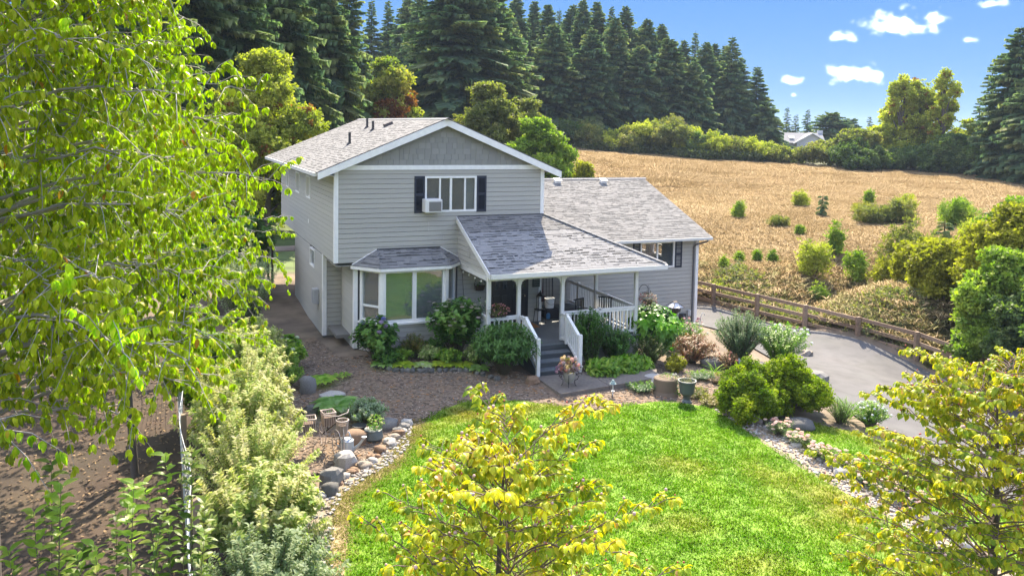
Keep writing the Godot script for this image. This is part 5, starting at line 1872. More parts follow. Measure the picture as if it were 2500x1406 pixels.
func build_garden() -> void:
	rng.seed = 5
	# ---- stones: pebbles of the dry stream, edging stones, boulders
	var bed := get_node("gravel_border") as Node3D
	var bedr := get_node("gravel_border_strip") as Node3D
	var pebx := []
	var pebc := PackedColorArray()
	for i in 1700:
		var left := i % 2 == 0
		var poly: Array = BORDER if left else BORDER_R
		var f := rng.randf()
		var c := along(EDGE_PATH, f) + Vector2(rf(0.0, 0.75), rf(-0.1, 0.3)) if left else along(RIGHT_PATH, f) + Vector2(rf(-0.6, 0.25), rf(-0.2, 0.2))
		if not inside(poly, c.x, c.y):
			continue
		var s := rf(0.035, 0.085)
		var p := on(c.x, c.y, 0.03)
		var sz := Vector3(s * rf(0.9, 1.4), s * 0.7, s)
		if pebx.size() < 0 or (i % 6 < 2):
			rock_at(p, sz, i, bed if left else bedr, "pebble", rock_mat(2 + (i / 6) % 2 if i % 5 else i))
		else:
			pebx.append(Transform3D(Basis(Vector3.UP, rng.randf() * TAU).scaled(sz), p))
			var g := rf(0.20, 0.5)
			pebc.append(Color(g, g * 0.92, g * 0.83))
	var pm := many("pebbles", rock_mesh(1), mat("pebble_mass", 1, 1, 1, 0.9, null, 1.0, true), self, pebx, pebc)
	stuff(pm, "small pale pebbles filling the stone borders of the lawn", "pebbles")
	for i in 46:
		var c := along(EDGE_PATH, (i + rf(0.0, 0.8)) / 46.0)
		var s := rf(0.14, 0.30)
		rock_at(on(c.x + rf(-0.12, 0.08), c.y), Vector3(s * rf(1.0, 1.4), s * rf(0.7, 1.0), s), i, bed, "edging_stone", rock_mat(rng.randi() % 5))
	for i in 22:
		var c := along(BED_PATH, (i + rf(0.2, 0.8)) / 22.0)
		var s := rf(0.14, 0.22)
		rock_at(on(c.x, c.y), Vector3(s * 1.3, s * 1.1, s), i, get_node("bark_mulch"), "edging_stone", rock_mat(rng.randi() % 2))
	for i in 26:
		var c := along(RIGHT_PATH, (i + rf(0.0, 0.8)) / 26.0)
		var s := rf(0.16, 0.36)
		rock_at(on(c.x + rf(0.0, 0.4), c.y), Vector3(s * 1.4, s * 0.8, s), i, bedr, "edging_stone", rock_mat(rng.randi() % 4))
	var bl := [[-1.3, 7.9, 0.46, 0.42, 3, "pale flat-topped boulder in front of the watering can"], [-1.75, 8.75, 0.45, 0.48, 0, "grey pointed boulder below the flat-topped boulder"], [-1.85, 9.15, 0.34, 0.34, 1, "dark boulder leaning on the grey pointed boulder"], [-0.85, 6.75, 0.62, 0.42, 4, "brown mossy boulder behind the watering can"],
		[0.1, 6.15, 0.45, 0.34, 0, "grey boulder right of the dark round pot"], [-0.8, 3.9, 0.62, 0.3, 3, "flat pale rock between the two hostas"], [-1.5, 4.7, 0.4, 0.34, 1, "dark rock at the left of the large hosta"], [-1.35, 3.2, 0.42, 0.6, 0, "upright grey rock behind the flat pale rock"],
		[12.6, 4.7, 0.75, 0.62, 2, "tan boulder above the golden shrubs"], [13.7, 5.8, 0.8, 0.62, 0, "grey boulder at the edge of the driveway"], [8.35, 5.05, 0.7, 0.34, 3, "pale rock at the right end of the concrete walk"], [11.6, 3.5, 0.9, 0.45, 1, "dark long rock under the reddish weeping maple"], [10.3, 8.95, 0.7, 0.35, 1, "dark rock in the gap under the golden shrubs"],
		[9.3, 14.0, 0.9, 0.32, 1, "long dark rock in the border under the right dogwood"], [9.15, 12.9, 0.6, 0.32, 0, "grey rock in the border below the pink sedum"], [4.75, 4.35, 0.42, 0.3, 4, "mossy brown rock beside the foot of the steps"], [16.9, 1.9, 0.5, 0.3, 2, "tan rock by the black post at the driveway edge"]]
	for q in bl:
		var t := thing("boulder", q[5], "boulder", on(q[0], q[1], -0.05), 0.0, "boulders in the garden")
		part("stone", rock_mesh(int(q[0] * 10.0 + 90) % 5), rock_mat(q[4]), t, Transform3D(Basis(Vector3.UP, q[0] * 3.0).scaled(Vector3(q[2] * 1.15, q[3] * 1.2, q[2])), Vector3(0, q[3] * 0.35, 0)))
	# bark chips on the mulch, pale and dark mixed at random
	var cx := []
	var cc := PackedColorArray()
	var chip := MB.new()
	chip.box(Vector3.ZERO, Vector3(0.07, 0.010, 0.02))
	for i in 15000:
		var p := Vector2(rf(-2.4, 10.4), rf(-1.5, 8.2))
		if not inside(MULCH, p.x, p.y) or (p.x > 4.9 and p.x < 8.8 and p.y > 3.9 and p.y < 5.5):
			continue
		cx.append(Transform3D(Basis(Vector3.UP, rng.randf() * TAU) * Basis(Vector3.RIGHT, rf(-0.4, 0.4)).scaled(Vector3.ONE * rf(0.6, 1.4)), on(p.x, p.y, 0.025)))
		cc.append(Color(0.12, 0.09, 0.065).lerp(Color(0.38, 0.30, 0.225), pow(rng.randf(), 1.6)) if rng.randf() > 0.08 else Color(0.36, 0.18, 0.07))
	stuff(many("bark_chips", chip.mesh(), mat("chips", 1, 1, 1, 0.95, null, 1.0, true), self, cx, cc), "loose brown bark chips between the house and the lawn", "bark chips")
	# ---- leaf shapes
	var oval := leaf_shape("oval", 0.075, 0.036, 0.25, 0.2)
	var small := leaf_shape("small_oval", 0.055, 0.026, 0.2, 0.2, 0.42, 3)
	var heart := leaf_shape("heart", 0.14, 0.105, 0.35, 0.12, 0.36, 4)
	var lance := leaf_shape("lance", 0.13, 0.035, 0.3, 0.25)
	var hand := leaf_shape("hand", 0.20, 0.085, 0.35, 0.2)
	# ---- the hedge of pale variegated shrubs on the left
	var hv := [[-3.6, 13.4, 1.6, 1.2, "glaucous grey-green shrub at the lower end of the pale hedge"], [-3.5, 11.7, 1.9, 1.2, "pale shrub of the hedge beside the pebble strip"], [-3.45, 9.9, 2.15, 1.2, "silvery pale shrub of the hedge opposite the pointed boulder"], [-3.4, 8.1, 2.25, 1.25, "tallest pale shrub of the hedge, opposite the watering can"],
		[-3.25, 6.2, 2.25, 1.15, "yellow-pink tinged pale shrub opposite the bicycle planter"], [-3.0, 4.3, 2.2, 1.05, "yellowish pale shrub opposite the large hosta"], [-2.6, 2.4, 1.9, 0.9, "pale shrub at the upper end of the hedge by the mulch"], [-4.0, 4.6, 2.3, 1.0, "green shrub in the hedge pressed against the wire fence"]]
	for i in hv.size():
		var q: Array = hv[i]
		shoots("variegated_shrub", q[4], on(q[0], q[1], -0.05), q[2], q[3], 95, 42, oval if i % 2 else small, "variegated_%d" % (0 if i == 0 else 1 if i < 7 else 2), PAL_GLAUCOUS if i == 0 else PAL_VARIEGATED if i < 7 else PAL_LIME, 2000 + i, {"upright": 0.45, "from": 0.2, "dense": 3.2, "size": 1.25, "through": Color(0.95, 1.0, 0.6), "group": "pale shrubs of the hedge along the wire fence", "rough": 0.5})
	shoots("lavender_bush", "low dark grey-green bush at the edge of the pebbles", on(-2.75, 13.0), 0.6, 0.55, 80, 26, leaf_shape("needle_leaf", 0.05, 0.008, 0.1, 0.2, 0.4, 2), "lavender", [Color(0.088, 0.112, 0.062), Color(0.138, 0.163, 0.100), Color(0.200, 0.225, 0.150)], 2020, {"from": 0.1, "rough": 0.6})
	shoots("lavender_bush", "dark green bush spilling over the pebbles beside the pale hedge", on(-2.7, 11.6), 0.8, 0.5, 80, 30, leaf_shape("needle_leaf", 0.05, 0.008, 0.1, 0.2, 0.4, 2), "lavender", [Color(0.075, 0.125, 0.050), Color(0.125, 0.188, 0.075), Color(0.188, 0.250, 0.112)], 2021, {"from": 0.1, "rough": 0.6})
	# beside and behind the left wall
	shoots("willow_shrub", "grey-green shrub with upright shoots near the left wall of the house", on(-2.6, -0.6), 3.1, 1.0, 70, 48, oval, "variegated_0", PAL_GLAUCOUS, 2030, {"upright": 0.6, "from": 0.2, "rough": 0.5})
	shoots("willow_shrub", "silvery shrub further back along the left wall of the house", on(-2.4, -3.2), 3.0, 1.1, 60, 48, oval, "variegated_0", PAL_GLAUCOUS, 2031, {"upright": 0.5, "from": 0.2, "rough": 0.5})
	shoots("laurel_shrub", "tall dark laurel at the back corner of the house", on(-2.2, -8.0), 3.2, 1.7, 80, 46, hand, "laurel", PAL_GREEN, 2032, {"upright": 0.5, "from": 0.2})
	shoots("laurel_shrub", "dark laurel left of the laurel at the back corner", on(-4.2, -6.0), 3.0, 1.6, 80, 44, hand, "laurel", PAL_GREEN, 2033, {"upright": 0.5, "from": 0.2})
	shoots("border_plant", "leafy green plant with pale flower heads by the rock wall", on(-1.65, 1.3), 0.95, 0.6, 40, 26, heart, "hydrangea", PAL_LIME, 2034, {"heads": [0.3, 0.14, [Color(0.525, 0.575, 0.350)]], "cat": "plant"})
	shoots("border_plant", "fresh green low plant below the plant with pale heads", on(-1.75, 2.6), 0.6, 0.5, 46, 26, small, "lime_small", PAL_LIME, 2035, {"cat": "plant"})
	# ---- hostas and pots on the left
	hosta("large hosta with white-edged leaves above the bicycle planter", on(-0.85, 4.75), 0.68, 84, [Color(0.088, 0.188, 0.037), Color(0.125, 0.250, 0.050), Color(0.188, 0.312, 0.088), Color(0.300, 0.400, 0.163)], "hosta_green", 2040)
	hosta("lime green hosta above the large hosta", on(-0.9, 2.75), 0.5, 56, PAL_LIME, "hosta_lime", 2041)
	hosta("small lime plant with upright leaves right of the lime hosta", on(-0.25, 2.45), 0.32, 22, PAL_LIME, "hosta_lime", 2042)
	shoots("euonymus_shrub", "silver-variegated low shrub behind the dark round pot", on(-0.35, 5.75), 0.62, 0.52, 80, 30, small, "silver_small", [Color(0.163, 0.237, 0.112), Color(0.300, 0.375, 0.225), Color(0.450, 0.500, 0.350), Color(0.562, 0.575, 0.450)], 2043)
	# ---- bed below the bay window
	shoots("hydrangea", "hydrangea with deep blue flower heads left of the bay window", on(1.02, 1.25), 1.3, 0.72, 54, 17, heart, "hydrangea", PAL_GREEN, 2050, {"heads": [0.22, 0.17, [Color(0.075, 0.075, 0.325), Color(0.175, 0.225, 0.525), Color(0.200, 0.125, 0.250)]], "single": 150, "through": Color(0.700, 0.700, 0.375), "group": "hydrangeas by the house"})
	shoots("hydrangea", "tall hydrangea with faded pinkish heads right of the bay window", on(3.35, 1.75), 1.85, 0.88, 78, 18, heart, "hydrangea", PAL_GREEN, 2051, {"heads": [0.5, 0.15, [Color(0.325, 0.250, 0.188), Color(0.375, 0.275, 0.225), Color(0.300, 0.300, 0.175)], 0.4], "single": 150, "through": Color(0.700, 0.700, 0.375), "group": "hydrangeas by the house", "upright": 0.5})
	shoots("azalea", "small shrub with reddish leaves under the bay window", on(2.15, 1.35), 0.75, 0.45, 50, 22, small, "azalea", [Color(0.088, 0.150, 0.025), Color(0.163, 0.213, 0.037), Color(0.250, 0.150, 0.050), Color(0.300, 0.250, 0.062)], 2052)
	var edge := [[1.0, 1.95, 0.30, "green"], [1.6, 2.15, 0.30, "yellow"], [2.15, 2.3, 0.28, "pale"], [2.7, 2.4, 0.30, "gold"], [3.2, 2.6, 0.32, "yellow"], [3.6, 3.0, 0.3, "green"]]
	for i in edge.size():
		var q: Array = edge[i]
		var pal: Array = {"green": PAL_GREEN, "yellow": PAL_GOLD, "gold": PAL_GOLD, "pale": PAL_VARIEGATED}[q[3]]
		hosta(["green hosta at the left end of the bed under the bay", "yellowing hosta below the small reddish shrub", "pale variegated hosta in the middle of the bed edge", "golden hosta left of the tall hydrangea's foot", "yellow-leaved hosta in front of the tall hydrangea", "green hosta between the tall hydrangea and the round shrub"][i], on(q[0], q[1]), q[2] * 1.35, 46, pal, "hosta_" + q[3], 2060 + i)
	for i in 6:
		shoots("bed_plant", ["leafy green plant in front of the blue hydrangea", "low plant between the hydrangea and the small reddish shrub", "pale leafy plant right of the small reddish shrub", "green plant under the right bay window", "leafy plant at the foot of the tall hydrangea", "low green plant between the tall hydrangea and the railing"][i], on([1.2, 1.7, 2.55, 2.85, 3.0, 3.75][i], [1.75, 1.5, 1.65, 1.15, 2.2, 2.4][i]), [0.5, 0.42, 0.45, 0.5, 0.5, 0.6][i], 0.42, 44, 16, oval, "bed_%d" % (i % 3), [PAL_GREEN, PAL_LIME, PAL_VARIEGATED][i % 3], 2300 + i, {"cat": "plant", "from": 0.2})
	shoots("rhododendron", "dense round green shrub in front of the left porch railing", on(4.25, 3.42), 1.5, 1.0, 160, 28, lance, "rhododendron", [Color(0.062, 0.138, 0.027), Color(0.088, 0.188, 0.037), Color(0.125, 0.250, 0.050), Color(0.188, 0.325, 0.075)], 2070, {"upright": 0.4, "from": 0.4, "single": 0})
	shoots("nandina", "upright leafy green shrub right of the porch steps", on(7.12, 3.35), 1.7, 0.6, 70, 40, oval, "nandina", PAL_GREEN, 2071, {"upright": 0.75, "from": 0.12})
	shoots("nandina", "lower green shrub in front of the right porch railing", on(8.15, 3.1), 1.15, 0.7, 60, 34, oval, "nandina", PAL_GREEN, 2072, {"upright": 0.5, "from": 0.15})
	for i in 3:
		shoots("perennial", ["bright green low plant beside the bottom of the steps", "low leafy plant behind the concrete walk", "low light green plant at the right end of the walk"][i], on([7.05, 7.75, 8.4][i], [4.25, 4.15, 4.0][i]), 0.42, 0.48, 48, 18, hand, "perennial", PAL_LIME, 2080 + i, {"cat": "plant", "from": 0.3})
	shoots("fig_shrub", "large glossy fig-like shrub at the right corner of the porch", on(9.95, 2.5), 1.72, 0.9, 60, 26, leaf_shape("fig_leaf", 0.21, 0.12, 0.4, 0.15, 0.45, 5), "fig", [Color(0.056, 0.125, 0.025), Color(0.088, 0.200, 0.031), Color(0.138, 0.288, 0.037), Color(0.213, 0.375, 0.062)], 2090, {"upright": 0.55, "from": 0.3, "single": 250, "rough": 0.25, "hang": 0.35})
	shoots("olive_shrub", "olive green loose shrub under the right porch railing", on(9.2, 3.45), 0.95, 0.6, 60, 34, small, "olive_small", [Color(0.075, 0.112, 0.025), Color(0.125, 0.163, 0.037), Color(0.188, 0.213, 0.050)], 2091, {"from": 0.15})
	blades("sword_fern", "arching fern below the birdhouse-like lamp post", on(11.2, 1.4), 0.75, 0.6, 46, 1.9, PAL_GREEN, "fern", 2092, "fern")
	bush("gold_thread_cypress", "small round yellow-green shrub left of the fern", on(9.75, 4.05), 0.58, 0.36, "b", 2093, "", "clump_fine", 0.22, 1.4)
	shoots("weeping_maple", "low weeping maple with red and bronze leaves", on(11.2, 2.9), 0.95, 0.85, 70, 36, leaf_shape("thread_leaf", 0.09, 0.02, 0.5, 0.1, 0.4, 3), "maple_red", PAL_RED, 2094, {"from": 0.2, "hang": 0.5, "through": Color(0.700, 0.700, 0.375)})
	shoots("rose_bush", "grey-green feathery shrub at the right corner of the wing", on(12.95, 3.1), 1.8, 1.05, 150, 50, leaf_shape("small_oval", 0.055, 0.026, 0.2, 0.2, 0.42, 3), "sage", [Color(0.112, 0.175, 0.088), Color(0.163, 0.237, 0.112), Color(0.237, 0.312, 0.150)], 2095, {"upright": 0.4, "from": 0.1, "rough": 0.55})
	shoots("rose_bush", "fresh green loose shrub with white flowers beside the driveway", on(14.1, 3.7), 1.5, 1.05, 80, 40, oval, "lime_oval", PAL_LIME, 2096, {"upright": 0.6, "from": 0.15, "heads": [0.25, 0.10, [Color(0.700, 0.700, 0.700)]]})
	shoots("hydrangea", "pink and cream flowering shrub below the wing corner", on(12.3, 1.0), 1.0, 0.7, 46, 30, small, "lime_small", PAL_LIME, 2097, {"heads": [0.5, 0.10, [Color(0.562, 0.200, 0.225), Color(0.600, 0.550, 0.450)]], "group": "hydrangeas by the house"})
	shoots("barberry", "small red-leaved shrub with orange flowers under the weeping maple", on(11.9, 3.9), 0.6, 0.42, 40, 20, small, "barberry", PAL_RED, 2098, {"heads": [0.2, 0.08, [Color(0.650, 0.200, 0.088)]]})
	blades("red_hot_poker", "strap-leaved plant with one red flower spike", on(11.0, 4.35), 0.6, 0.3, 18, 0.8, PAL_LIME, "strap", 2099)
	# ---- golden cypress shrubs
	var gm := [[9.25, 8.2, 1.3, 0.9, "front golden cypress shrub beside the lawn"], [9.75, 7.45, 1.45, 0.75, "golden cypress shrub just behind the front one"], [11.0, 7.7, 1.55, 1.2, "largest golden cypress shrub, darker at its foot, by the driveway"]]
	for i in gm.size():
		var q: Array = gm[i]
		var t := bush("golden_cypress", q[4], on(q[0], q[1], -0.05), q[2], q[3], "gold", 2110 + i, "golden cypress shrubs", "clump_fine", 0.26, 2.6)
	# ---- right border and lower bed
	for i in 7:
		var q: Array = [[9.25, 9.35, 0.36], [9.35, 10.0, 0.30], [9.2, 10.9, 0.34], [9.3, 11.5, 0.36], [9.25, 12.1, 0.34], [9.3, 12.6, 0.3], [9.5, 13.2, 0.3]][i]
		shoots("sedum", ["pink sedum at the upper end of the right border", "bronze-leaved sedum below the first pink sedum", "pink sedum in the middle of the border, paler heads", "large pale pink sedum patch", "pink and straw coloured sedum patch next to the large patch", "thin sedum with brown heads", "silvery sedum by the dark long rock"][i], on(q[0], q[1]), q[2], 0.34, 30, 12, small, "sedum", [Color(0.188, 0.250, 0.088), Color(0.275, 0.338, 0.138), Color(0.350, 0.388, 0.200)], 2120 + i, {"level": 1, "cat": "plant", "group": "sedums along the right border", "heads": [0.75, 0.11, [Color(0.625, 0.300, 0.250), Color(0.650, 0.413, 0.338), Color(0.562, 0.375, 0.250)], 0.35]})
	blades("grass_clump", "dark grassy clump among the pink sedums", on(9.2, 10.45), 0.42, 0.2, 60, 0.35, [Color(0.088, 0.112, 0.031), Color(0.175, 0.138, 0.050), Color(0.112, 0.163, 0.037)], "clump_dark", 2130, "grass")
	shoots("dark_spire_plant", "dark brown upright seed stalk at the end of the sedums", on(9.55, 12.9), 0.75, 0.14, 7, 40, small, "dark_spire", [Color(0.062, 0.044, 0.025), Color(0.112, 0.075, 0.037)], 2131, {"cat": "plant", "upright": 0.9, "from": 0.1})
	shoots("feathery_plant", "feathery light green plant beyond the lower lawn", on(11.9, 8.7), 0.7, 0.5, 60, 34, leaf_shape("needle_leaf", 0.05, 0.008, 0.1, 0.2, 0.4, 2), "feather", PAL_LIME, 2132, {"cat": "plant", "from": 0.1})
	blades("iris_clump", "upright sword-leaved clump beside the feathery plant", on(12.35, 8.5), 0.7, 0.35, 34, 0.9, PAL_LIME, "strap", 2133)
	shoots("daisy_plant", "pale green plant with small white flowers by the driveway", on(12.55, 9.1), 0.75, 0.5, 50, 26, small, "lime_small", PAL_LIME, 2134, {"cat": "plant", "heads": [0.35, 0.07, [Color(0.700, 0.700, 0.700)]]})
	for i in 5:
		shoots("ground_cover", ["low pale groundcover left of the potted urn", "trailing plant with pinkish tips right of the urn", "low silvery groundcover below the weeping maple", "pinkish low groundcover in the gravel", "straw coloured dry groundcover at the lawn corner"][i], on([7.5, 8.85, 10.1, 10.6, 8.95][i], [5.75, 6.35, 4.9, 5.2, 7.0][i]), 0.22, 0.45, 50, 12, small, ["silver_small", "pinkish", "silver_small", "pinkish", "strawish"][i], [[Color(0.163, 0.237, 0.112), Color(0.300, 0.375, 0.225)], [Color(0.200, 0.225, 0.075), Color(0.375, 0.250, 0.175)], [Color(0.200, 0.250, 0.150), Color(0.350, 0.400, 0.275)], [Color(0.300, 0.188, 0.138), Color(0.450, 0.300, 0.237)], [Color(0.300, 0.237, 0.088), Color(0.450, 0.350, 0.150)]][i], 2140 + i, {"cat": "plant", "level": 1})
	# weeds along the foot of the fence
	var wx := []
	var wc := PackedColorArray()
	for i in 5200:
		var f := rng.randf()
		var c := Vector2(17.5, -7.0).lerp(Vector2(22.2, 9.0), f) + Vector2(rf(0.3, 3.4), rf(-0.8, 0.8))
		wx.append(Transform3D(facing(rdir(), Vector3.UP).scaled(Vector3.ONE * rf(0.25, 0.55)), on(c.x, c.y, rf(0.0, 0.32))))
		wc.append(mix3(Color(0.20, 0.23, 0.09), Color(0.30, 0.30, 0.14), Color(0.40, 0.34, 0.18), rng.randf()))
	stuff(many("weeds", clump("clump_fine", 30, 0.22), leaf_mat("clump_leaves", Color(0.85, 1.0, 0.45)), self, wx, wc), "pale weeds and brambles at the foot of the wooden fence", "weeds")
	# brown litter and twigs under the trees on the left
	var lx := []
	var lc := PackedColorArray()
	for i in 7000:
		var p := Vector2(rf(-14, -4.2), rf(-4, 14))
		lx.append(Transform3D(facing(Vector3(rf(-1, 1), rf(-0.2, 0.3), rf(-1, 1)), Vector3.UP).scaled(Vector3.ONE * rf(0.8, 1.4)), on(p.x, p.y, 0.01)))
		lc.append(Color(0.10, 0.06, 0.03).lerp(Color(0.30, 0.20, 0.10), pow(rng.randf(), 2.0)))
	stuff(many("leaf_litter", oval, mat("litter", 1, 1, 1, 0.9, null, 1.0, true), self, lx, lc), "dry fallen leaves on the bare soil under the left trees", "fallen leaves")

# ================= trees close to the camera =================
# limbs by golden angle up a trunk, twigs along each limb, leaves along each twig
func leafy_tree(called: String, label: String, at: Vector3, o: Dictionary) -> Node3D:
	rng.seed = o.seed
	var t := thing(called, label, "tree", at)
	var tb := MB.new()
	var lb := MB.new()
	var h: float = o.h
	var trunk_top: float = h * 0.92
	var bend := Vector3(rf(-0.2, 0.2), 0, rf(-0.2, 0.2))
	var tp := []
	for i in 7:
		var k := i / 6.0
		tp.append(Vector3(bend.x * sin(k * 3.0), trunk_top * k - 0.2, bend.z * sin(k * 2.2)))
	tb.tube(tp, [o.girth, o.girth * 0.85, o.girth * 0.72, o.girth * 0.55, o.girth * 0.4, o.girth * 0.22, 0.01], 8)
	var xf := []
	var cols := []
	var tips := []
	for i in int(o.limbs):
		var k := (i + 0.5) / float(o.limbs)
		var y: float = lerpf(o.low, trunk_top, clampf(k + rf(-0.03, 0.03), 0.0, 1.0))
		var a := i * 2.39996 + rf(-0.35, 0.35)
		var reach: float = (o.reach as Callable).call(y / h) * rf(o.get("least", 0.7), 1.16)
		var out := Vector3(cos(a), 0, sin(a))
		var rise: float = o.rise * reach * rf(0.6, 1.3)
		var p0 := Vector3(tp[0].x, y, tp[0].z)
		var p1: Vector3 = p0 + out * reach * 0.35 + Vector3.UP * rise * 0.75
		var p2: Vector3 = p0 + out * reach * 0.75 + Vector3.UP * rise
		var p3: Vector3 = p0 + out * reach + Vector3.UP * rise * o.tip
		var pts := []
		var rad := []
		var r0: float = o.girth * 0.2 * (1.0 - 0.6 * k)
		for j in 8:
			var q := j / 7.0
			pts.append(p0.bezier_interpolate(p1, p2, p3, q) + rdir() * 0.06 * sin(q * 3.0))
			rad.append(lerpf(r0, 0.004, pow(q, 0.8)))
		lb.tube(pts, rad, 5)
		var shade := rf(-0.16, 0.16)
		for w in int(o.twigs) + 1:
			var q: float = lerpf(0.22, 1.0, (w + rng.randf() * 0.6) / (o.twigs + 0.6)) if w < o.twigs else 1.0
			var s0 := p0.bezier_interpolate(p1, p2, p3, minf(q, 1.0))
			var side := out.cross(Vector3.UP) * (1.0 if w % 2 else -1.0)
			var td: Vector3 = (side * rf(0.5, 1.0) + out * rf(0.3, 0.9) + Vector3.UP * rf(o.twig_up - 0.25, o.twig_up + 0.3)).normalized()
			if w == int(o.twigs):
				td = (p3 - p2).normalized()
			if o.has("fans"):
				td = (rdir() + out * 0.55 + Vector3.UP * 0.15).normalized()
			var tl: float = o.twig_len * rf(0.6, 1.15) * lerpf(1.1, 0.7, q)
			var s1 := s0 + td * tl * 0.5 + Vector3.UP * 0.02
			var s2: Vector3 = s0 + td * tl + Vector3.DOWN * tl * o.twig_sag
			lb.tube([s0, s1, s2], [0.007, 0.005, 0.002], 4)
			tips.append(s2)
			var twist := rng.randf() * TAU
			for j in int(o.per):
				var f := (j + rng.randf()) / float(o.per)
				if o.has("clustered"):
					f = 1.0 - pow(rng.randf(), 1.6) * 0.55
				var p := s0.bezier_interpolate(s1, s1, s2, f)
				var sd := td.cross(Vector3.UP).normalized() * (1.0 if j % 2 else -1.0)
				if o.has("fans"):
					f = (floorf(f * 4.0) + 0.9) / 4.0 + rf(-0.03, 0.03)
					p = s0.bezier_interpolate(s1, s1, s2, f)
					var fa := twist + j * 2.39996
					sd = Vector3(cos(fa), 0, sin(fa))
				var d: Vector3 = sd * rf(0.25, 1.0) + td * rf(0.0, 0.7) + Vector3.DOWN * rf(o.hang * 0.4, o.hang * 1.3) + rdir() * 0.25
				var s := rf(0.62, 1.15)
				xf.append(Transform3D(facing(d, (Vector3.UP + sd * 0.3 + rdir() * 0.4).normalized()).scaled_local(Vector3(s, s, s)), p + d.normalized() * 0.015))
				var c := clampf(0.45 + shade + rf(-0.3, 0.3), 0.02, 0.90)
				if rng.randf() < o.get("turned", 0.0):
					c = 0.99
				cols.append(c)
	part("trunk", tb.mesh(), mat("cherry_bark", 0.10, 0.085, 0.07, 0.85, grain("bark", 0.06, 0.55, 1.3, 5), 3.0), t)
	part("branches", lb.mesh(), mat("pale_twig", 0.36, 0.33, 0.30, 0.7) if not o.has("bark") else mat("dogwood_twig", 0.15, 0.105, 0.08, 0.8), t).set_meta("kind", "stuff")
	leaves_on(t, o.mesh, xf, cols, o.key, o.through, o.pal, 300, o.get("rough", 0.4))
	if o.has("fruit"):
		var fx := []
		var fc := PackedColorArray()
		var berry := SphereMesh.new()
		berry.radius = 0.5
		berry.height = 1.0
		berry.radial_segments = 8
		berry.rings = 4
		for e in tips:
			if rng.randf() < o.fruit:
				var big := rng.randf() < 0.45
				var s := rf(0.03, 0.045) if big else rf(0.018, 0.024)
				fx.append(Transform3D(Basis().scaled(Vector3.ONE * s), e + Vector3(rf(-0.03, 0.03), rf(0.0, 0.06), rf(-0.03, 0.03))))
				fc.append(Color(0.50, 0.32, 0.27) if big else Color(0.42, 0.06, 0.05))
		many("berries", berry, mat("berry", 1, 1, 1, 0.6, null, 1.0, true), t, fx, fc)
	return t

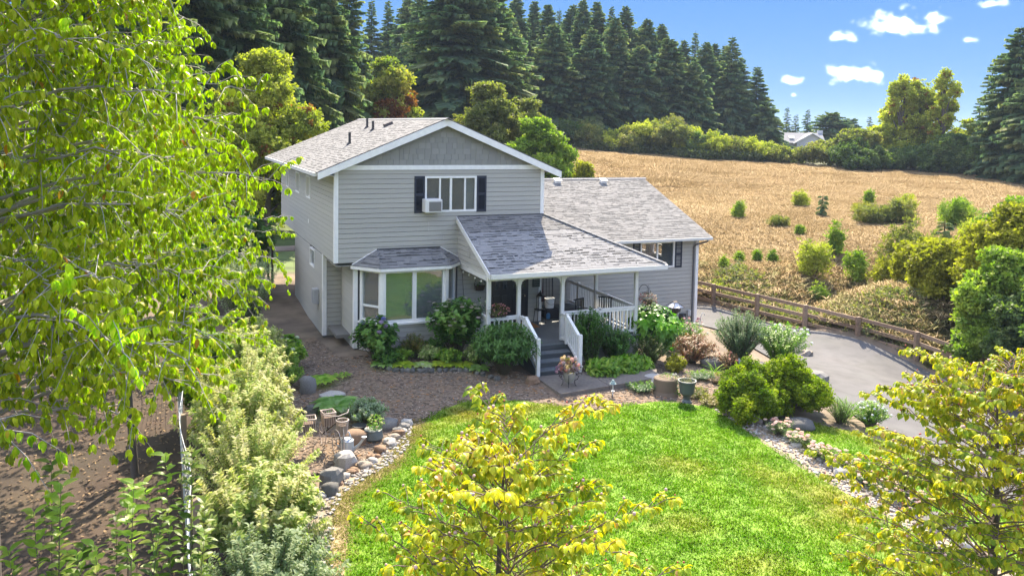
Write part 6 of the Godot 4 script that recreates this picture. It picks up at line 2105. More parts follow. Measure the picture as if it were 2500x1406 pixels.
func build_near_trees() -> void:
	var cherry := [Color(0.160, 0.202, 0.006), Color(0.266, 0.320, 0.008), Color(0.425, 0.446, 0.011), Color(0.620, 0.576, 0.013), Color(0.620, 0.608, 0.018), Color(0.620, 0.608, 0.024), Color(0.620, 0.213, 0.015)]
	var cl := leaf_shape("cherry_leaf", 0.112, 0.054, 0.45, 0.16, 0.45, 5)
	leafy_tree("cherry_tree", "big leafy yellow-green tree filling the left of the view", on(-7.08, 13.2), {
		"seed": 61, "h": 12.6, "girth": 0.19, "limbs": 170, "low": 3.5, "twigs": 23, "per": 32, "rise": 0.22, "tip": 0.6, "twig_len": 0.85, "twig_up": 0.05, "twig_sag": 0.16, "hang": 1.25, "turned": 0.006, "fans": 1,
		"reach": func(k: float) -> float: return 3.25 * sqrt(clampf(1.0 - pow(absf(k - 0.42) / 0.60, 2.0), 0.02, 1.0)),
		"mesh": cl, "key": "cherry", "through": Color(0.75, 1.0, 0.14), "pal": cherry})
	leafy_tree("cherry_tree", "second leafy green tree behind the big one, beside the wire fence", on(-5.45, 6.9), {
		"seed": 62, "h": 8.4, "girth": 0.085, "limbs": 66, "low": 2.6, "twigs": 15, "per": 24, "rise": 0.10, "tip": 0.2, "twig_len": 0.8, "twig_up": 0.05, "twig_sag": 0.16, "hang": 1.2, "turned": 0.01, "fans": 1,
		"reach": func(k: float) -> float: return 2.7 * sqrt(clampf(1.0 - pow(absf(k - 0.42) / 0.60, 2.0), 0.03, 1.0)),
		"mesh": cl, "key": "cherry", "through": Color(0.75, 1.0, 0.14), "pal": cherry})
	leafy_tree("cherry_tree", "third leafy green tree further back towards the house", on(-5.9, -0.6), {
		"seed": 65, "h": 7.5, "girth": 0.13, "limbs": 44, "low": 2.2, "twigs": 12, "per": 22, "rise": 0.10, "tip": 0.2, "twig_len": 0.85, "twig_up": 0.05, "twig_sag": 0.16, "hang": 1.1, "turned": 0.0, "fans": 1,
		"reach": func(k: float) -> float: return 2.6 * sqrt(clampf(1.0 - pow(absf(k - 0.42) / 0.60, 2.0), 0.03, 1.0)),
		"mesh": cl, "key": "cherry", "through": Color(0.75, 1.0, 0.14), "pal": cherry})
	var back := [[-9.6, 5.4, 8.0, "leafy tree at the left edge behind the big one"], [-9.0, -2.5, 8.5, "leafy tree further back at the left edge"]]
	for i in 2:
		leafy_tree("cherry_tree", back[i][3], on(back[i][0], back[i][1]), {
			"seed": 66 + i, "h": back[i][2], "girth": 0.13, "limbs": 44, "low": 1.9, "twigs": 12, "per": 22, "rise": 0.15, "tip": 0.3, "twig_len": 0.9, "twig_up": 0.05, "twig_sag": 0.16, "hang": 1.1, "turned": 0.0, "fans": 1,
			"reach": func(k: float) -> float: return 2.8 * sqrt(clampf(1.0 - pow(absf(k - 0.42) / 0.60, 2.0), 0.03, 1.0)),
			"mesh": cl, "key": "cherry", "through": Color(0.75, 1.0, 0.14), "pal": cherry})
	var dog := [Color(0.157, 0.273, 0.017), Color(0.278, 0.420, 0.020), Color(0.434, 0.547, 0.025), Color(0.592, 0.651, 0.036), Color(0.696, 0.693, 0.050), Color(0.700, 0.609, 0.085), Color(0.696, 0.420, 0.140)]
	var dl := leaf_shape("dogwood_leaf", 0.095, 0.058, 0.55, 0.24, 0.42, 5)
	leafy_tree("dogwood_tree", "yellow-green dogwood with pink seed heads in front of the lawn", on(-1.5, 17.45), {
		"seed": 63, "least": 0.45, "h": 4.45, "girth": 0.09, "limbs": 66, "low": 0.7, "twigs": 11, "per": 17, "rise": 0.6, "tip": 1.15, "twig_len": 0.34, "twig_up": 0.45, "twig_sag": 0.0, "hang": 0.4, "turned": 0.03, "fruit": 0.5, "clustered": 1,
		"reach": func(k: float) -> float: return 1.95 * clampf(1.2 - k * 0.85, 0.3, 1.0),
		"mesh": dl, "key": "dogwood", "through": Color(1.0, 0.95, 0.10), "pal": dog, "bark": "dogwood_twig"})
	var dog2 := [Color(0.141, 0.246, 0.017), Color(0.242, 0.358, 0.020), Color(0.403, 0.493, 0.025), Color(0.585, 0.605, 0.036), Color(0.660, 0.627, 0.056), Color(0.660, 0.448, 0.113)]
	leafy_tree("dogwood_tree", "olive-yellow dogwood at the right edge, before the driveway", on(5.6, 17.8), {
		"seed": 64, "h": 4.7, "girth": 0.09, "limbs": 112, "low": 0.4, "twigs": 12, "per": 18, "rise": 0.32, "tip": 1.2, "twig_len": 0.36, "twig_up": 0.3, "twig_sag": 0.05, "hang": 0.5, "turned": 0.02, "fruit": 0.35, "clustered": 1,
		"reach": func(k: float) -> float: return 2.0 * clampf(1.3 - k * 0.9, 0.25, 1.05),
		"mesh": dl, "key": "dogwood_b", "through": Color(1.0, 0.95, 0.12), "pal": dog2, "bark": "dogwood_twig"})
	# young apple: long shoots in the lower left corner
	var ap := leaf_shape("apple_leaf", 0.12, 0.062, 0.3, 0.25, 0.42, 5)
	var app := [Color(0.062, 0.112, 0.016), Color(0.104, 0.168, 0.023), Color(0.156, 0.234, 0.035), Color(0.229, 0.281, 0.055), Color(0.291, 0.309, 0.078)]
	var spots := [[-6.0, 16.2, 4.3, "leafy sapling with long shoots in the lower left corner"], [-5.35, 16.6, 4.3, "young sapling in the middle of the three in the lower left"], [-4.75, 15.8, 4.1, "young sapling beside the wire fence in the lower left"]]
	for i in 3:
		var q: Array = spots[i]
		shoots("apple_sapling", q[3], on(q[0], q[1]), q[2] * 0.98, 0.42, 6, 34, ap, "apple", app, 2200 + i, {"cat": "sapling", "upright": 0.72, "from": 0.22, "single": 60, "group": "saplings by the wire fence"})
	# trees beyond the wooden fence on the right
	var rt := [[24.6, 1.2, 2.2, 1.5, "b", "bright green shrubby tree just above the fence rails"], [22.3, 5.6, 4.9, 1.9, "g", "light green tree standing at the right end of the wooden fence"], [21.4, 7.6, 4.4, 1.7, "d", "dark green tree below the light green tree at the fence end"], [24.4, 4.6, 5.6, 2.4, "b", "bright leafy tree behind the light green tree at the fence end"], [26.6, -1.2, 2.0, 1.7, "b", "low bright shrubby tree on the field side, left of the leafy trees"], [28.0, 2.4, 4.4, 2.4, "g", "yellowish green tree furthest back in the group by the fence"]]
	for i in rt.size():
		var q: Array = rt[i]
		broad_tree("roadside_tree", q[5], on(q[0], q[1], -0.1), q[2], q[3], q[4], 2300 + i, "trees beyond the wooden fence", 0.0, 0.34, 4.6)

# ================= things =================
func pot_mesh(prof: Array) -> Mesh:
	var b := MB.new()
	b.lathe(Vector3.ZERO, prof, 20)
	return b.mesh()

func flowers(t: Node3D, o: Vector3, r: Vector3, n_leaf: int, n_fl: int, leaf_pal: Array, key: String, fl_cols: Array, fs: float) -> void:
	var oval := leaf_shape("oval", 0.075, 0.036, 0.25, 0.2)
	var xf := []
	var cols := []
	for i in n_leaf:
		var d := rdir()
		xf.append(Transform3D(facing(d + Vector3.DOWN * 0.3, Vector3.UP + rdir() * 0.4).scaled_local(Vector3.ONE * rf(0.5, 0.9)), o + d * r * pow(rng.randf(), 0.4)))
		cols.append(rng.randf())
	leaves_on(t, oval, xf, cols, key, Color(0.8, 1.0, 0.4), leaf_pal, 0)
	for i in n_fl:
		var d := rdir()
		d.y = absf(d.y) * 1.2 - 0.4
		var c: Color = fl_cols[rng.randi() % fl_cols.size()]
		part("flower", flower_head(), leaf_mat("petal_%s" % c.to_html(), Color(0.9, 0.9, 0.9), 0.7, c.r, c.g, c.b, false), t, Transform3D(Basis(Vector3.UP, rng.randf() * 6.0).scaled(Vector3.ONE * fs * rf(0.7, 1.3)), o + d.normalized() * r * rf(0.9, 1.08)))

func path_light(label: String, at: Vector3) -> void:
	var t := thing("path_light", label, "garden light", at, 0.0, "green-capped path lights")
	var green := mat("verdigris", 0.28, 0.36, 0.33, 0.5)
	var b := MB.new()
	b.lathe(Vector3.ZERO, [Vector2(0.018, 0), Vector2(0.016, 0.12), Vector2(0.05, 0.13), Vector2(0.05, 0.14), Vector2(0.016, 0.15), Vector2(0.014, 0.34)], 12)
	part("stake", b.mesh(), mat("stake_white", 0.55, 0.56, 0.54, 0.5), t)
	for i in 3:
		b = MB.new()
		b.lathe(Vector3(0, 0.34 + i * 0.035, 0), [Vector2(0.02, 0), Vector2(0.095 - i * 0.024, 0.0), Vector2(0.03, 0.045 - i * 0.006), Vector2(0.001, 0.05)], 16)
		part("shade_tier", b.mesh(), green, t)

func build_objects() -> void:
	rng.seed = 99
	var white := mat("white_trim", 0.86, 0.84, 0.80)
	var iron := mat("black_iron", 0.018, 0.018, 0.02, 0.45)
	# ---- wooden fence along the driveway
	var fence := thing("wooden_fence", "brown three-rail wooden fence along the far side of the driveway", "fence", on(19.4, -1.0))
	var wood := [mat("fence_wood", 0.28, 0.19, 0.125, 0.85, grain("wood", 0.02, 0.6, 1.3, 5), 1.0), mat("fence_wood_b", 0.32, 0.22, 0.15, 0.85, grain("wood", 0.02, 0.6, 1.3, 5), 1.0), mat("fence_wood_c", 0.25, 0.165, 0.11, 0.85, grain("wood", 0.02, 0.6, 1.3, 5), 1.0)]
	var fp := []
	for k in 8:  # one straight line, falling gently towards the viewer
		var f := -0.42 + k * 0.245
		fp.append(Vector3(17.69, -3.66, -5.65).lerp(Vector3(20.51, -3.99, 3.03), f) - Vector3(0, maxf(0.0, f - 1.0) * 1.2, 0))
	for i in fp.size():
		var p: Vector3 = fp[i]
		put("post", unit_box(), wood[i % 3], fence, Transform3D(Basis(Vector3.UP, -0.25).scaled(Vector3(0.15, 1.7, 0.15)), p + Vector3.UP * 0.24))
		if i + 1 < fp.size():
			var q: Vector3 = fp[i + 1]
			for k in 3:
				var y: float = [0.98, 0.64, 0.30][k]
				var b := MB.new()
				b.beam(p + Vector3(0.09, y + rf(-0.02, 0.02), 0), q + Vector3(0.09, y + rf(-0.02, 0.02), 0), 0.05, 0.14)
				wpart("rail", b, wood[(i + k) % 3], fence)
	# ---- wire fence on the left
	var wf := thing("wire_fence", "wire mesh fence with thin wooden posts left of the pale hedge", "fence", on(-4.5, 6.0))
	var galv := mat("galvanised", 0.62, 0.64, 0.66, 0.4)
	var zs := [15.5, 12.0, 8.2, 4.4, 0.6]
	for i in zs.size():
		var p := on(-4.5 + 0.05 * sin(i * 2.0), zs[i], -0.1)
		put("post", unit_box(), mat("post_weathered", 0.27, 0.20, 0.14, 0.9), wf, Transform3D(Basis(Vector3.BACK, 0.03 * (i % 2)).scaled(Vector3(0.10, 1.75, 0.10)), p + Vector3.UP * 0.87))
	var wb := MB.new()
	for k in 9:
		var prev := Vector3.ZERO
		for j in 31:
			var z := 15.5 - j * 0.5
			var p := on(-4.56 + 0.06 * sin(z * 1.3) * (k / 8.0), z, 0.1 + k * 0.19 - 0.05 * absf(sin(z * 0.8)) * (1.0 if k > 5 else 0.0))
			if j > 0:
				wb.beam(prev, p, 0.006 if k < 8 else 0.012, 0.006 if k < 8 else 0.012)
			prev = p
	for j in 100:
		var z := 15.5 - j * 0.15
		wb.beam(on(-4.56, z, 0.1), on(-4.56 + 0.06 * sin(z * 1.3), z, 1.6), 0.004, 0.004, Vector3.RIGHT)
	wpart("wire_mesh", wb, galv, wf).set_meta("kind", "stuff")
	# ---- air conditioner
	var t := thing("air_conditioner", "white window air conditioner in the upstairs window", "air conditioner", Vector3(3.04, 1.52, 0.2))
	part("case", soft_box(Vector3(0.56, 0.42, 0.42), 0.02), mat("ac_white", 0.72, 0.70, 0.66, 0.5), t, Transform3D(Basis(), Vector3(0, 0.21, -0.02)))
	part("grille", unit_box(), mat("ac_grey", 0.20, 0.19, 0.18, 0.7), t, Transform3D(Basis().scaled(Vector3(0.40, 0.30, 0.012)), Vector3(0.04, 0.2, 0.192)))
	for i in 9:
		part("fin", unit_box(), mat("ac_fin", 0.30, 0.29, 0.27, 0.7), t, Transform3D(Basis().scaled(Vector3(0.39, 0.006, 0.008)), Vector3(0.04, 0.075 + i * 0.031, 0.202)))
	# ---- porch things
	t = thing("doormat", "orange-brown coir doormat on the porch before the doors", "doormat", Vector3(6.05, DECK, 0.5))
	part("mat", soft_box(Vector3(1.05, 0.02, 0.82), 0.005), mat("coir", 0.36, 0.16, 0.055, 0.95, grain("coir", 0.2, 0.7, 1.2, 3), 3.0), t, Transform3D(Basis(), Vector3(0, 0.011, 0)))
	t = thing("plant_stand", "small black metal table against the porch wall", "table", Vector3(6.86, DECK, 0.24))
	part("top", soft_box(Vector3(0.30, 0.03, 0.30), 0.006), iron, t, Transform3D(Basis(), Vector3(0, 0.44, 0)))
	for q in [[-1, -1], [1, -1], [-1, 1], [1, 1]]:
		var b := MB.new()
		b.tube([Vector3(q[0] * 0.16, 0, q[1] * 0.16), Vector3(q[0] * 0.13, 0.38, q[1] * 0.13), Vector3(q[0] * 0.11, 0.43, q[1] * 0.11)], [0.011, 0.011, 0.011], 6)
		part("leg", b.mesh(), iron, t)
	t = thing("lantern", "tall black cage lantern with a white candle on the small table", "lantern", Vector3(6.86, DECK + 0.456, 0.24))
	var b := MB.new()
	b.lathe(Vector3.ZERO, [Vector2(0.055, 0.01), Vector2(0.055, 0.24), Vector2(0.001, 0.245)], 14)
	part("candle", b.mesh(), mat("wax", 0.75, 0.73, 0.66, 0.5), t)
	b = MB.new()
	b.box(Vector3(0, 0.008, 0), Vector3(0.2, 0.016, 0.2))
	for q in [[-1, -1], [1, -1], [-1, 1], [1, 1]]:
		b.box(Vector3(q[0] * 0.092, 0.22, q[1] * 0.092), Vector3(0.014, 0.44, 0.014))
	for y in [0.40, 0.44]:
		for q in [[0, 1], [0, -1]]:
			b.box(Vector3(0, y, q[1] * 0.092), Vector3(0.19, 0.012, 0.012))
			b.box(Vector3(q[1] * 0.092, y, 0), Vector3(0.012, 0.012, 0.19))
	part("cage", b.mesh(), iron, t)
	b = MB.new()
	b.lathe(Vector3(0, 0.45, 0), [Vector2(0.15, 0), Vector2(0.02, 0.14), Vector2(0.025, 0.16), Vector2(0.001, 0.2)], 4)
	part("roof", b.mesh(), iron, t)
	t = thing("wall_sign", "dark framed sign with pale lettering beside the front doors", "sign", Vector3(6.80, -1.13, 0.03))
	part("board", soft_box(Vector3(0.27, 0.36, 0.02), 0.004), mat("sign_dark", 0.035, 0.045, 0.04, 0.7), t, Transform3D(Basis(), Vector3(0, 0.18, 0)))
	b = MB.new()  # too small to read: loose pale strokes in five lines
	for row in 5:
		var x := -0.10
		while x < 0.09:
			var w := rf(0.008, 0.028)
			b.box(Vector3(x + w * 0.5, 0.30 - row * 0.06 + rf(-0.006, 0.006), 0.0125), Vector3(w, 0.034 if row < 2 else 0.018, 0.004), Basis(Vector3.BACK, rf(-0.4, 0.4)))
			x += w + 0.009
	part("lettering", b.mesh(), mat("letter_pale", 0.20, 0.23, 0.20, 0.8), t).set_meta("kind", "stuff")
	t = thing("bucket", "white plastic bucket with a wire handle at the corner of the porch", "bucket", Vector3(7.45, DECK + 0.36, -0.25))
	part("body", pot_mesh([Vector2(0.001, 0), Vector2(0.145, 0), Vector2(0.17, 0.30), Vector2(0.18, 0.31), Vector2(0.18, 0.335), Vector2(0.16, 0.335), Vector2(0.14, 0.05), Vector2(0.001, 0.05)]), mat("bucket_white", 0.72, 0.74, 0.74, 0.45), t)
	b = MB.new()
	var arc := []
	for i in 11:
		var a := PI * i / 10.0
		arc.append(Vector3(0.185 * cos(a), 0.30 - 0.16 * sin(a), 0.06 + 0.13 * sin(a)))
	b.tube(arc, [0.005, 0.005, 0.005, 0.005, 0.005, 0.005, 0.005, 0.005, 0.005, 0.005, 0.005], 5)
	part("handle", b.mesh(), iron, t)
	t = thing("storage_bin", "dark storage bin under the white bucket", "bin", Vector3(7.5, DECK, -0.3))
	part("box", soft_box(Vector3(0.5, 0.35, 0.45), 0.03), mat("bin_dark", 0.022, 0.024, 0.03, 0.6), t, Transform3D(Basis(), Vector3(0, 0.175, 0)))
	part("blue_bag", soft_box(Vector3(0.16, 0.22, 0.1), 0.04), mat("bag_blue", 0.03, 0.16, 0.34, 0.5), t, Transform3D(Basis(Vector3.UP, 0.3), Vector3(-0.2, 0.12, 0.28)))
	t = thing("ottoman", "black low box on the porch behind the right post", "box", Vector3(8.0, DECK, 0.25))
	part("box", soft_box(Vector3(0.62, 0.34, 0.45), 0.04), mat("ottoman", 0.012, 0.012, 0.014, 0.6), t, Transform3D(Basis(Vector3.UP, 0.2), Vector3(0, 0.17, 0)))
	t = thing("armchair", "maroon cushioned chair in the shaded porch corner", "chair", Vector3(7.6, DECK, -1.55))
	var maroon := mat("maroon", 0.10, 0.03, 0.035, 0.9)
	part("seat", soft_box(Vector3(0.62, 0.16, 0.6), 0.05), maroon, t, Transform3D(Basis(), Vector3(0, 0.42, 0)))
	part("backrest", soft_box(Vector3(0.62, 0.75, 0.14), 0.05), maroon, t, Transform3D(Basis(Vector3.RIGHT, -0.2), Vector3(0, 0.82, -0.3)))
	for q in [[-1, -1], [1, -1], [-1, 1], [1, 1]]:
		part("leg", unit_box(), iron, t, Transform3D(Basis().scaled(Vector3(0.04, 0.36, 0.04)), Vector3(q[0] * 0.27, 0.18, q[1] * 0.25)))
	t = thing("iron_trellis", "dark iron trellis panel leaning on the porch wall", "trellis", Vector3(8.15, DECK, -2.12))
	b = MB.new()
	for i in 6:
		b.tube([Vector3(-0.3 + i * 0.12, 0.25, 0.0), Vector3(-0.3 + i * 0.12, 1.45 + 0.12 * sin(PI * i / 5.0), -0.05)], [0.009, 0.009], 5)
	b.tube([Vector3(-0.32, 0.3, 0), Vector3(0.32, 0.3, 0)], [0.011, 0.011], 5)
	b.tube([Vector3(-0.32, 1.4, -0.05), Vector3(0, 1.58, -0.05), Vector3(0.32, 1.4, -0.05)], [0.011, 0.011, 0.011], 5)
	b.tube([Vector3(-0.32, 0, 0.05), Vector3(-0.32, 1.42, -0.05)], [0.012, 0.012], 5)
	b.tube([Vector3(0.32, 0, 0.05), Vector3(0.32, 1.42, -0.05)], [0.012, 0.012], 5)
	part("bars", b.mesh(), iron, t)
	for i in 2:
		t = thing("patio_chair", ["dark metal patio chair behind the right front railing", "dark metal patio chair by the side railing"][i], "chair", Vector3([7.9, 8.6][i], DECK, [1.55, 1.5][i]), [0.4, -0.7][i], "dark patio chairs")
		part("seat", soft_box(Vector3(0.5, 0.05, 0.48), 0.015), iron, t, Transform3D(Basis(), Vector3(0, 0.43, 0)))
		for k in 6:
			part("back_slat", unit_box(), iron, t, Transform3D(Basis(Vector3.RIGHT, -0.15).scaled(Vector3(0.03, 0.48, 0.02)), Vector3(-0.2 + k * 0.08, 0.69, -0.26)))
		part("back_rail", soft_box(Vector3(0.5, 0.05, 0.03), 0.01), iron, t, Transform3D(Basis(), Vector3(0, 0.94, -0.30)))
		for q in [[-1, -1], [1, -1], [-1, 1], [1, 1]]:
			part("leg", unit_box(), iron, t, Transform3D(Basis().scaled(Vector3(0.03, 0.42, 0.03)), Vector3(q[0] * 0.22, 0.21, q[1] * 0.21)))
	# hanging and railing planters
	var coral := [Color(0.42, 0.04, 0.05), Color(0.46, 0.09, 0.07), Color(0.40, 0.07, 0.09)]
	var grn := [Color(0.10, 0.12, 0.03), Color(0.16, 0.17, 0.04), Color(0.22, 0.22, 0.07)]
	t = thing("rail_planter", "planter of coral flowers on the left porch railing", "planter", Vector3(4.36, DECK + 0.89, 2.62))
	part("box", soft_box(Vector3(0.5, 0.14, 0.2), 0.015), mat("planter_brown", 0.05, 0.03, 0.022, 0.8), t, Transform3D(Basis(), Vector3(0, 0.07, 0)))
	flowers(t, Vector3(0.0, 0.2, 0.02), Vector3(0.34, 0.20, 0.22), 520, 46, grn, "planter_leaf", coral, 0.045)
	t = thing("corner_planter", "pot with lime flowers at the inner end of the left railing", "planter", Vector3(3.92, DECK, 1.35))
	part("pot", pot_mesh([Vector2(0.001, 0), Vector2(0.15, 0), Vector2(0.2, 0.62), Vector2(0.18, 0.62), Vector2(0.001, 0.58)]), mat("planter_brown", 0.05, 0.03, 0.022, 0.8), t, Transform3D(Basis(), Vector3(0.35, 0.0, 0)))
	flowers(t, Vector3(0.35, 0.95, 0), Vector3(0.30, 0.25, 0.28), 320, 5, PAL_GREEN, "nandina", [Color(0.42, 0.48, 0.24)], 0.09)
	t = thing("hanging_basket", "hanging basket of red flowers at the right corner post", "hanging basket", Vector3(9.52, -1.35, 2.75))
	part("bowl", pot_mesh([Vector2(0.001, 0), Vector2(0.1, 0.01), Vector2(0.17, 0.14), Vector2(0.15, 0.14), Vector2(0.001, 0.1)]), mat("planter_brown", 0.05, 0.03, 0.022, 0.8), t)
	flowers(t, Vector3(0, 0.16, 0), Vector3(0.28, 0.25, 0.28), 460, 40, [Color(0.10, 0.11, 0.03), Color(0.18, 0.15, 0.05), Color(0.24, 0.14, 0.05)], "basket_leaf", [Color(0.42, 0.07, 0.05), Color(0.50, 0.16, 0.08), Color(0.52, 0.30, 0.2)], 0.05)
	for q in [-1.0, 1.0]:
		b = MB.new()
		b.tube([Vector3(q * 0.15, 0.14, 0), Vector3(0, 0.62, 0)], [0.004, 0.004], 4)
		part("hanger", b.mesh(), iron, t)
	for i in 2:
		t = thing("plant_hook", ["curved black hook on the right corner post", "curved black hook on the left corner post"][i], "hook", Vector3([9.21, 4.13][i], [-0.98, -0.98][i], 2.66), 0.0, "black plant hooks on the porch posts")
		b = MB.new()
		var hk := []
		var hr := []
		for k in 13:
			var a := PI - PI * 1.05 * k / 12.0
			hk.append(Vector3(0.16 + 0.16 * cos(a), 0.08 + 0.19 * sin(a), 0.03 + 0.005 * k))
			hr.append(0.009)
		hk.append(hk[12] + Vector3(-0.01, -0.1, 0))
		hr.append(0.007)
		b.tube(hk, hr, 6)
		part("hook", b.mesh(), iron, t)
	t = thing("wall_basket", "wire wall basket hanging left of the front doors", "basket", Vector3(4.72, -1.12, 0.12))
	b = MB.new()
	for k in 7:
		var a := PI * k / 6.0
		b.tube([Vector3(cos(a) * 0.19, 0.2, sin(a) * 0.14), Vector3(cos(a) * 0.17, 0.05, sin(a) * 0.12), Vector3(cos(a) * 0.05, 0, sin(a) * 0.04)], [0.006, 0.006, 0.006], 4)
	var hoop := []
	var hoopr := []
	for k in 15:
		var a := PI * 1.16 * k / 14.0 - 0.25
		hoop.append(Vector3(cos(a) * (0.18 if k in range(3, 12) else 0.16), 0.40 + sin(a) * 0.20, 0.0))
		hoopr.append(0.007)
	hoop.push_front(Vector3(0.19, 0.2, 0)); hoopr.append(0.007)
	hoop.append(Vector3(-0.19, 0.2, 0)); hoopr.append(0.007)
	b.tube(hoop, hoopr, 5)
	part("frame", b.mesh(), mat("rust_iron", 0.05, 0.035, 0.028, 0.8), t)
	part("moss_liner", pot_mesh([Vector2(0.001, 0), Vector2(0.12, 0.02), Vector2(0.18, 0.19), Vector2(0.001, 0.2)]), mat("liner", 0.07, 0.045, 0.03, 0.95), t, Transform3D(Basis().scaled(Vector3(1, 1, 0.7)), Vector3(0, 0, 0.03)))
	flowers(t, Vector3(0, 0.22, 0.04), Vector3(0.16, 0.07, 0.1), 80, 1, PAL_GREEN, "nandina", [Color(0.3, 0.3, 0.28)], 0.03)
	t = thing("hummingbird_feeder", "small red feeder hanging from the porch eave", "feeder", Vector3(9.2, -0.64, 0.75))
	b = MB.new()
	b.lathe(Vector3.ZERO, [Vector2(0.001, 0), Vector2(0.07, 0.01), Vector2(0.09, 0.03), Vector2(0.035, 0.06), Vector2(0.03, 0.1), Vector2(0.045, 0.12), Vector2(0.001, 0.14)], 12)
	part("dish", b.mesh(), mat("feeder_red", 0.5, 0.05, 0.07, 0.3), t)
	b = MB.new()
	b.tube([Vector3(0, 0.13, 0), Vector3(0, 0.33, 0)], [0.004, 0.004], 4)
	part("wire", b.mesh(), iron, t)
	t = thing("string_light", "string of clear bulbs under the left porch beam with a hanging cord", "string lights", Vector3(4.02, -0.34, 0.1))
	b = MB.new()
	b.tube([Vector3(0.02, 0.0, 0), Vector3(0.02, -0.03, 0.6), Vector3(0.02, 0.0, 1.2), Vector3(0.02, -0.03, 1.8), Vector3(0.02, 0.0, 2.4)], [0.006, 0.006, 0.006, 0.006, 0.006], 4)
	b.tube([Vector3(0.1, 0.0, -0.06), Vector3(0.16, -0.7, -0.07), Vector3(0.22, -1.5, -0.07)], [0.007, 0.007, 0.007], 5)
	part("cord", b.mesh(), iron, t)
	for k in 4:
		b = MB.new()
		b.lathe(Vector3(0.02, -0.12, 0.3 + k * 0.55), [Vector2(0.001, 0), Vector2(0.028, 0.025), Vector2(0.026, 0.05), Vector2(0.013, 0.07), Vector2(0.013, 0.1)], 10)
		part("bulb", b.mesh(), mat("bulb_glass", 0.6, 0.58, 0.5, 0.1), t)
	# ---- by the walk
	t = thing("flower_pot", "grey pot of coral and yellow flowers in an iron stand on the walk", "flower pot", Vector3(5.55, -2.912, 5.05))
	part("pot", pot_mesh([Vector2(0.001, 0.10), Vector2(0.1, 0.1), Vector2(0.17, 0.24), Vector2(0.2, 0.40), Vector2(0.17, 0.40), Vector2(0.001, 0.36)]), mat("pot_grey", 0.30, 0.29, 0.26, 0.7), t)
	b = MB.new()
	for k in 4:
		var a := TAU * k / 4.0 + 0.5
		var d := Vector3(cos(a), 0, sin(a))
		b.tube([d * 0.2 + Vector3(0, 0.34, 0), d * 0.27 + Vector3(0, 0.28, 0), d * 0.24 + Vector3(0, 0.2, 0), d * 0.16 + Vector3(0, 0.16, 0), d * 0.17 + Vector3(0, 0.05, 0), d * 0.21], [0.011, 0.011, 0.011, 0.011, 0.011, 0.011], 5)
	part("stand", b.mesh(), iron, t)
	flowers(t, Vector3(0, 0.58, 0), Vector3(0.26, 0.26, 0.26), 300, 46, [Color(0.16, 0.16, 0.03), Color(0.32, 0.22, 0.04), Color(0.10, 0.04, 0.06)], "pot_leaf", [Color(0.52, 0.085, 0.08), Color(0.55, 0.16, 0.11), Color(0.55, 0.33, 0.02), Color(0.12, 0.04, 0.10)], 0.09)
	flowers(t, Vector3(0.24, 0.45, 0), Vector3(0.16, 0.16, 0.16), 120, 12, [Color(0.08, 0.03, 0.06), Color(0.14, 0.10, 0.13)], "pot_dark", [Color(0.22, 0.06, 0.16), Color(0.35, 0.33, 0.36)], 0.07)
	flowers(t, Vector3(-0.24, 0.45, 0), Vector3(0.16, 0.18, 0.16), 120, 12, [Color(0.08, 0.03, 0.06), Color(0.14, 0.10, 0.13)], "pot_dark", [Color(0.22, 0.06, 0.16), Color(0.40, 0.2, 0.22)], 0.07)
	path_light("tiered green path light at the front edge of the walk", on(6.5, 5.85))
	path_light("tiered green path light behind the walk, among the plants", on(8.62, 3.95))
	path_light("tiered green path light in the gravel by the tan boulder", on(12.1, 4.15))
	t = thing("stump_planter", "cut tree stump overgrown with trailing plants", "stump", on(8.1, 6.0, -0.03))
	b = MB.new()
	b.lathe(Vector3.ZERO, [Vector2(0.40, 0), Vector2(0.34, 0.15), Vector2(0.33, 0.48), Vector2(0.30, 0.50), Vector2(0.001, 0.47)], 13)
	part("stump", b.mesh(), mat("stump_bark", 0.20, 0.145, 0.10, 0.95, grain("bark", 0.06, 0.55, 1.3, 5), 3.0), t)
	flowers(t, Vector3(0.1, 0.45, 0), Vector3(0.34, 0.14, 0.32), 420, 3, [Color(0.14, 0.20, 0.06), Color(0.24, 0.28, 0.12), Color(0.36, 0.36, 0.22)], "stump_leaf", [Color(0.5, 0.5, 0.4)], 0.05)
	flowers(t, Vector3(0.22, 0.25, 0.2), Vector3(0.22, 0.26, 0.2), 260, 0, [Color(0.10, 0.16, 0.04), Color(0.20, 0.24, 0.08)], "stump_trail", [Color(0.5, 0.5, 0.4)], 0.05)
	t = thing("urn", "dark grey-green urn with a spiky plant at the edge of the lawn", "urn", on(8.3, 6.75, -0.02))
	part("pot", pot_mesh([Vector2(0.001, 0), Vector2(0.15, 0), Vector2(0.15, 0.05), Vector2(0.09, 0.12), Vector2(0.10, 0.2), Vector2(0.19, 0.30), Vector2(0.225, 0.58), Vector2(0.255, 0.60), Vector2(0.255, 0.645), Vector2(0.22, 0.645), Vector2(0.2, 0.56), Vector2(0.001, 0.55)]), mat("urn_green", 0.085, 0.10, 0.10, 0.55), t)
	var ux := []
	var uc := []
	for k in 60:
		var a := k * 2.4
		var tl := rf(0.5, 1.5)
		var d := Vector3(cos(a) * cos(tl), sin(tl), sin(a) * cos(tl))
		var q := facing(d, Vector3.UP)
		var l := rf(0.22, 0.42)
		ux.append(Transform3D(Basis(q.x * l * 0.35, q.y * l * 0.6, q.z * l), Vector3(rf(-0.12, 0.12), 0.56, rf(-0.12, 0.12))))
		uc.append(rng.randf())
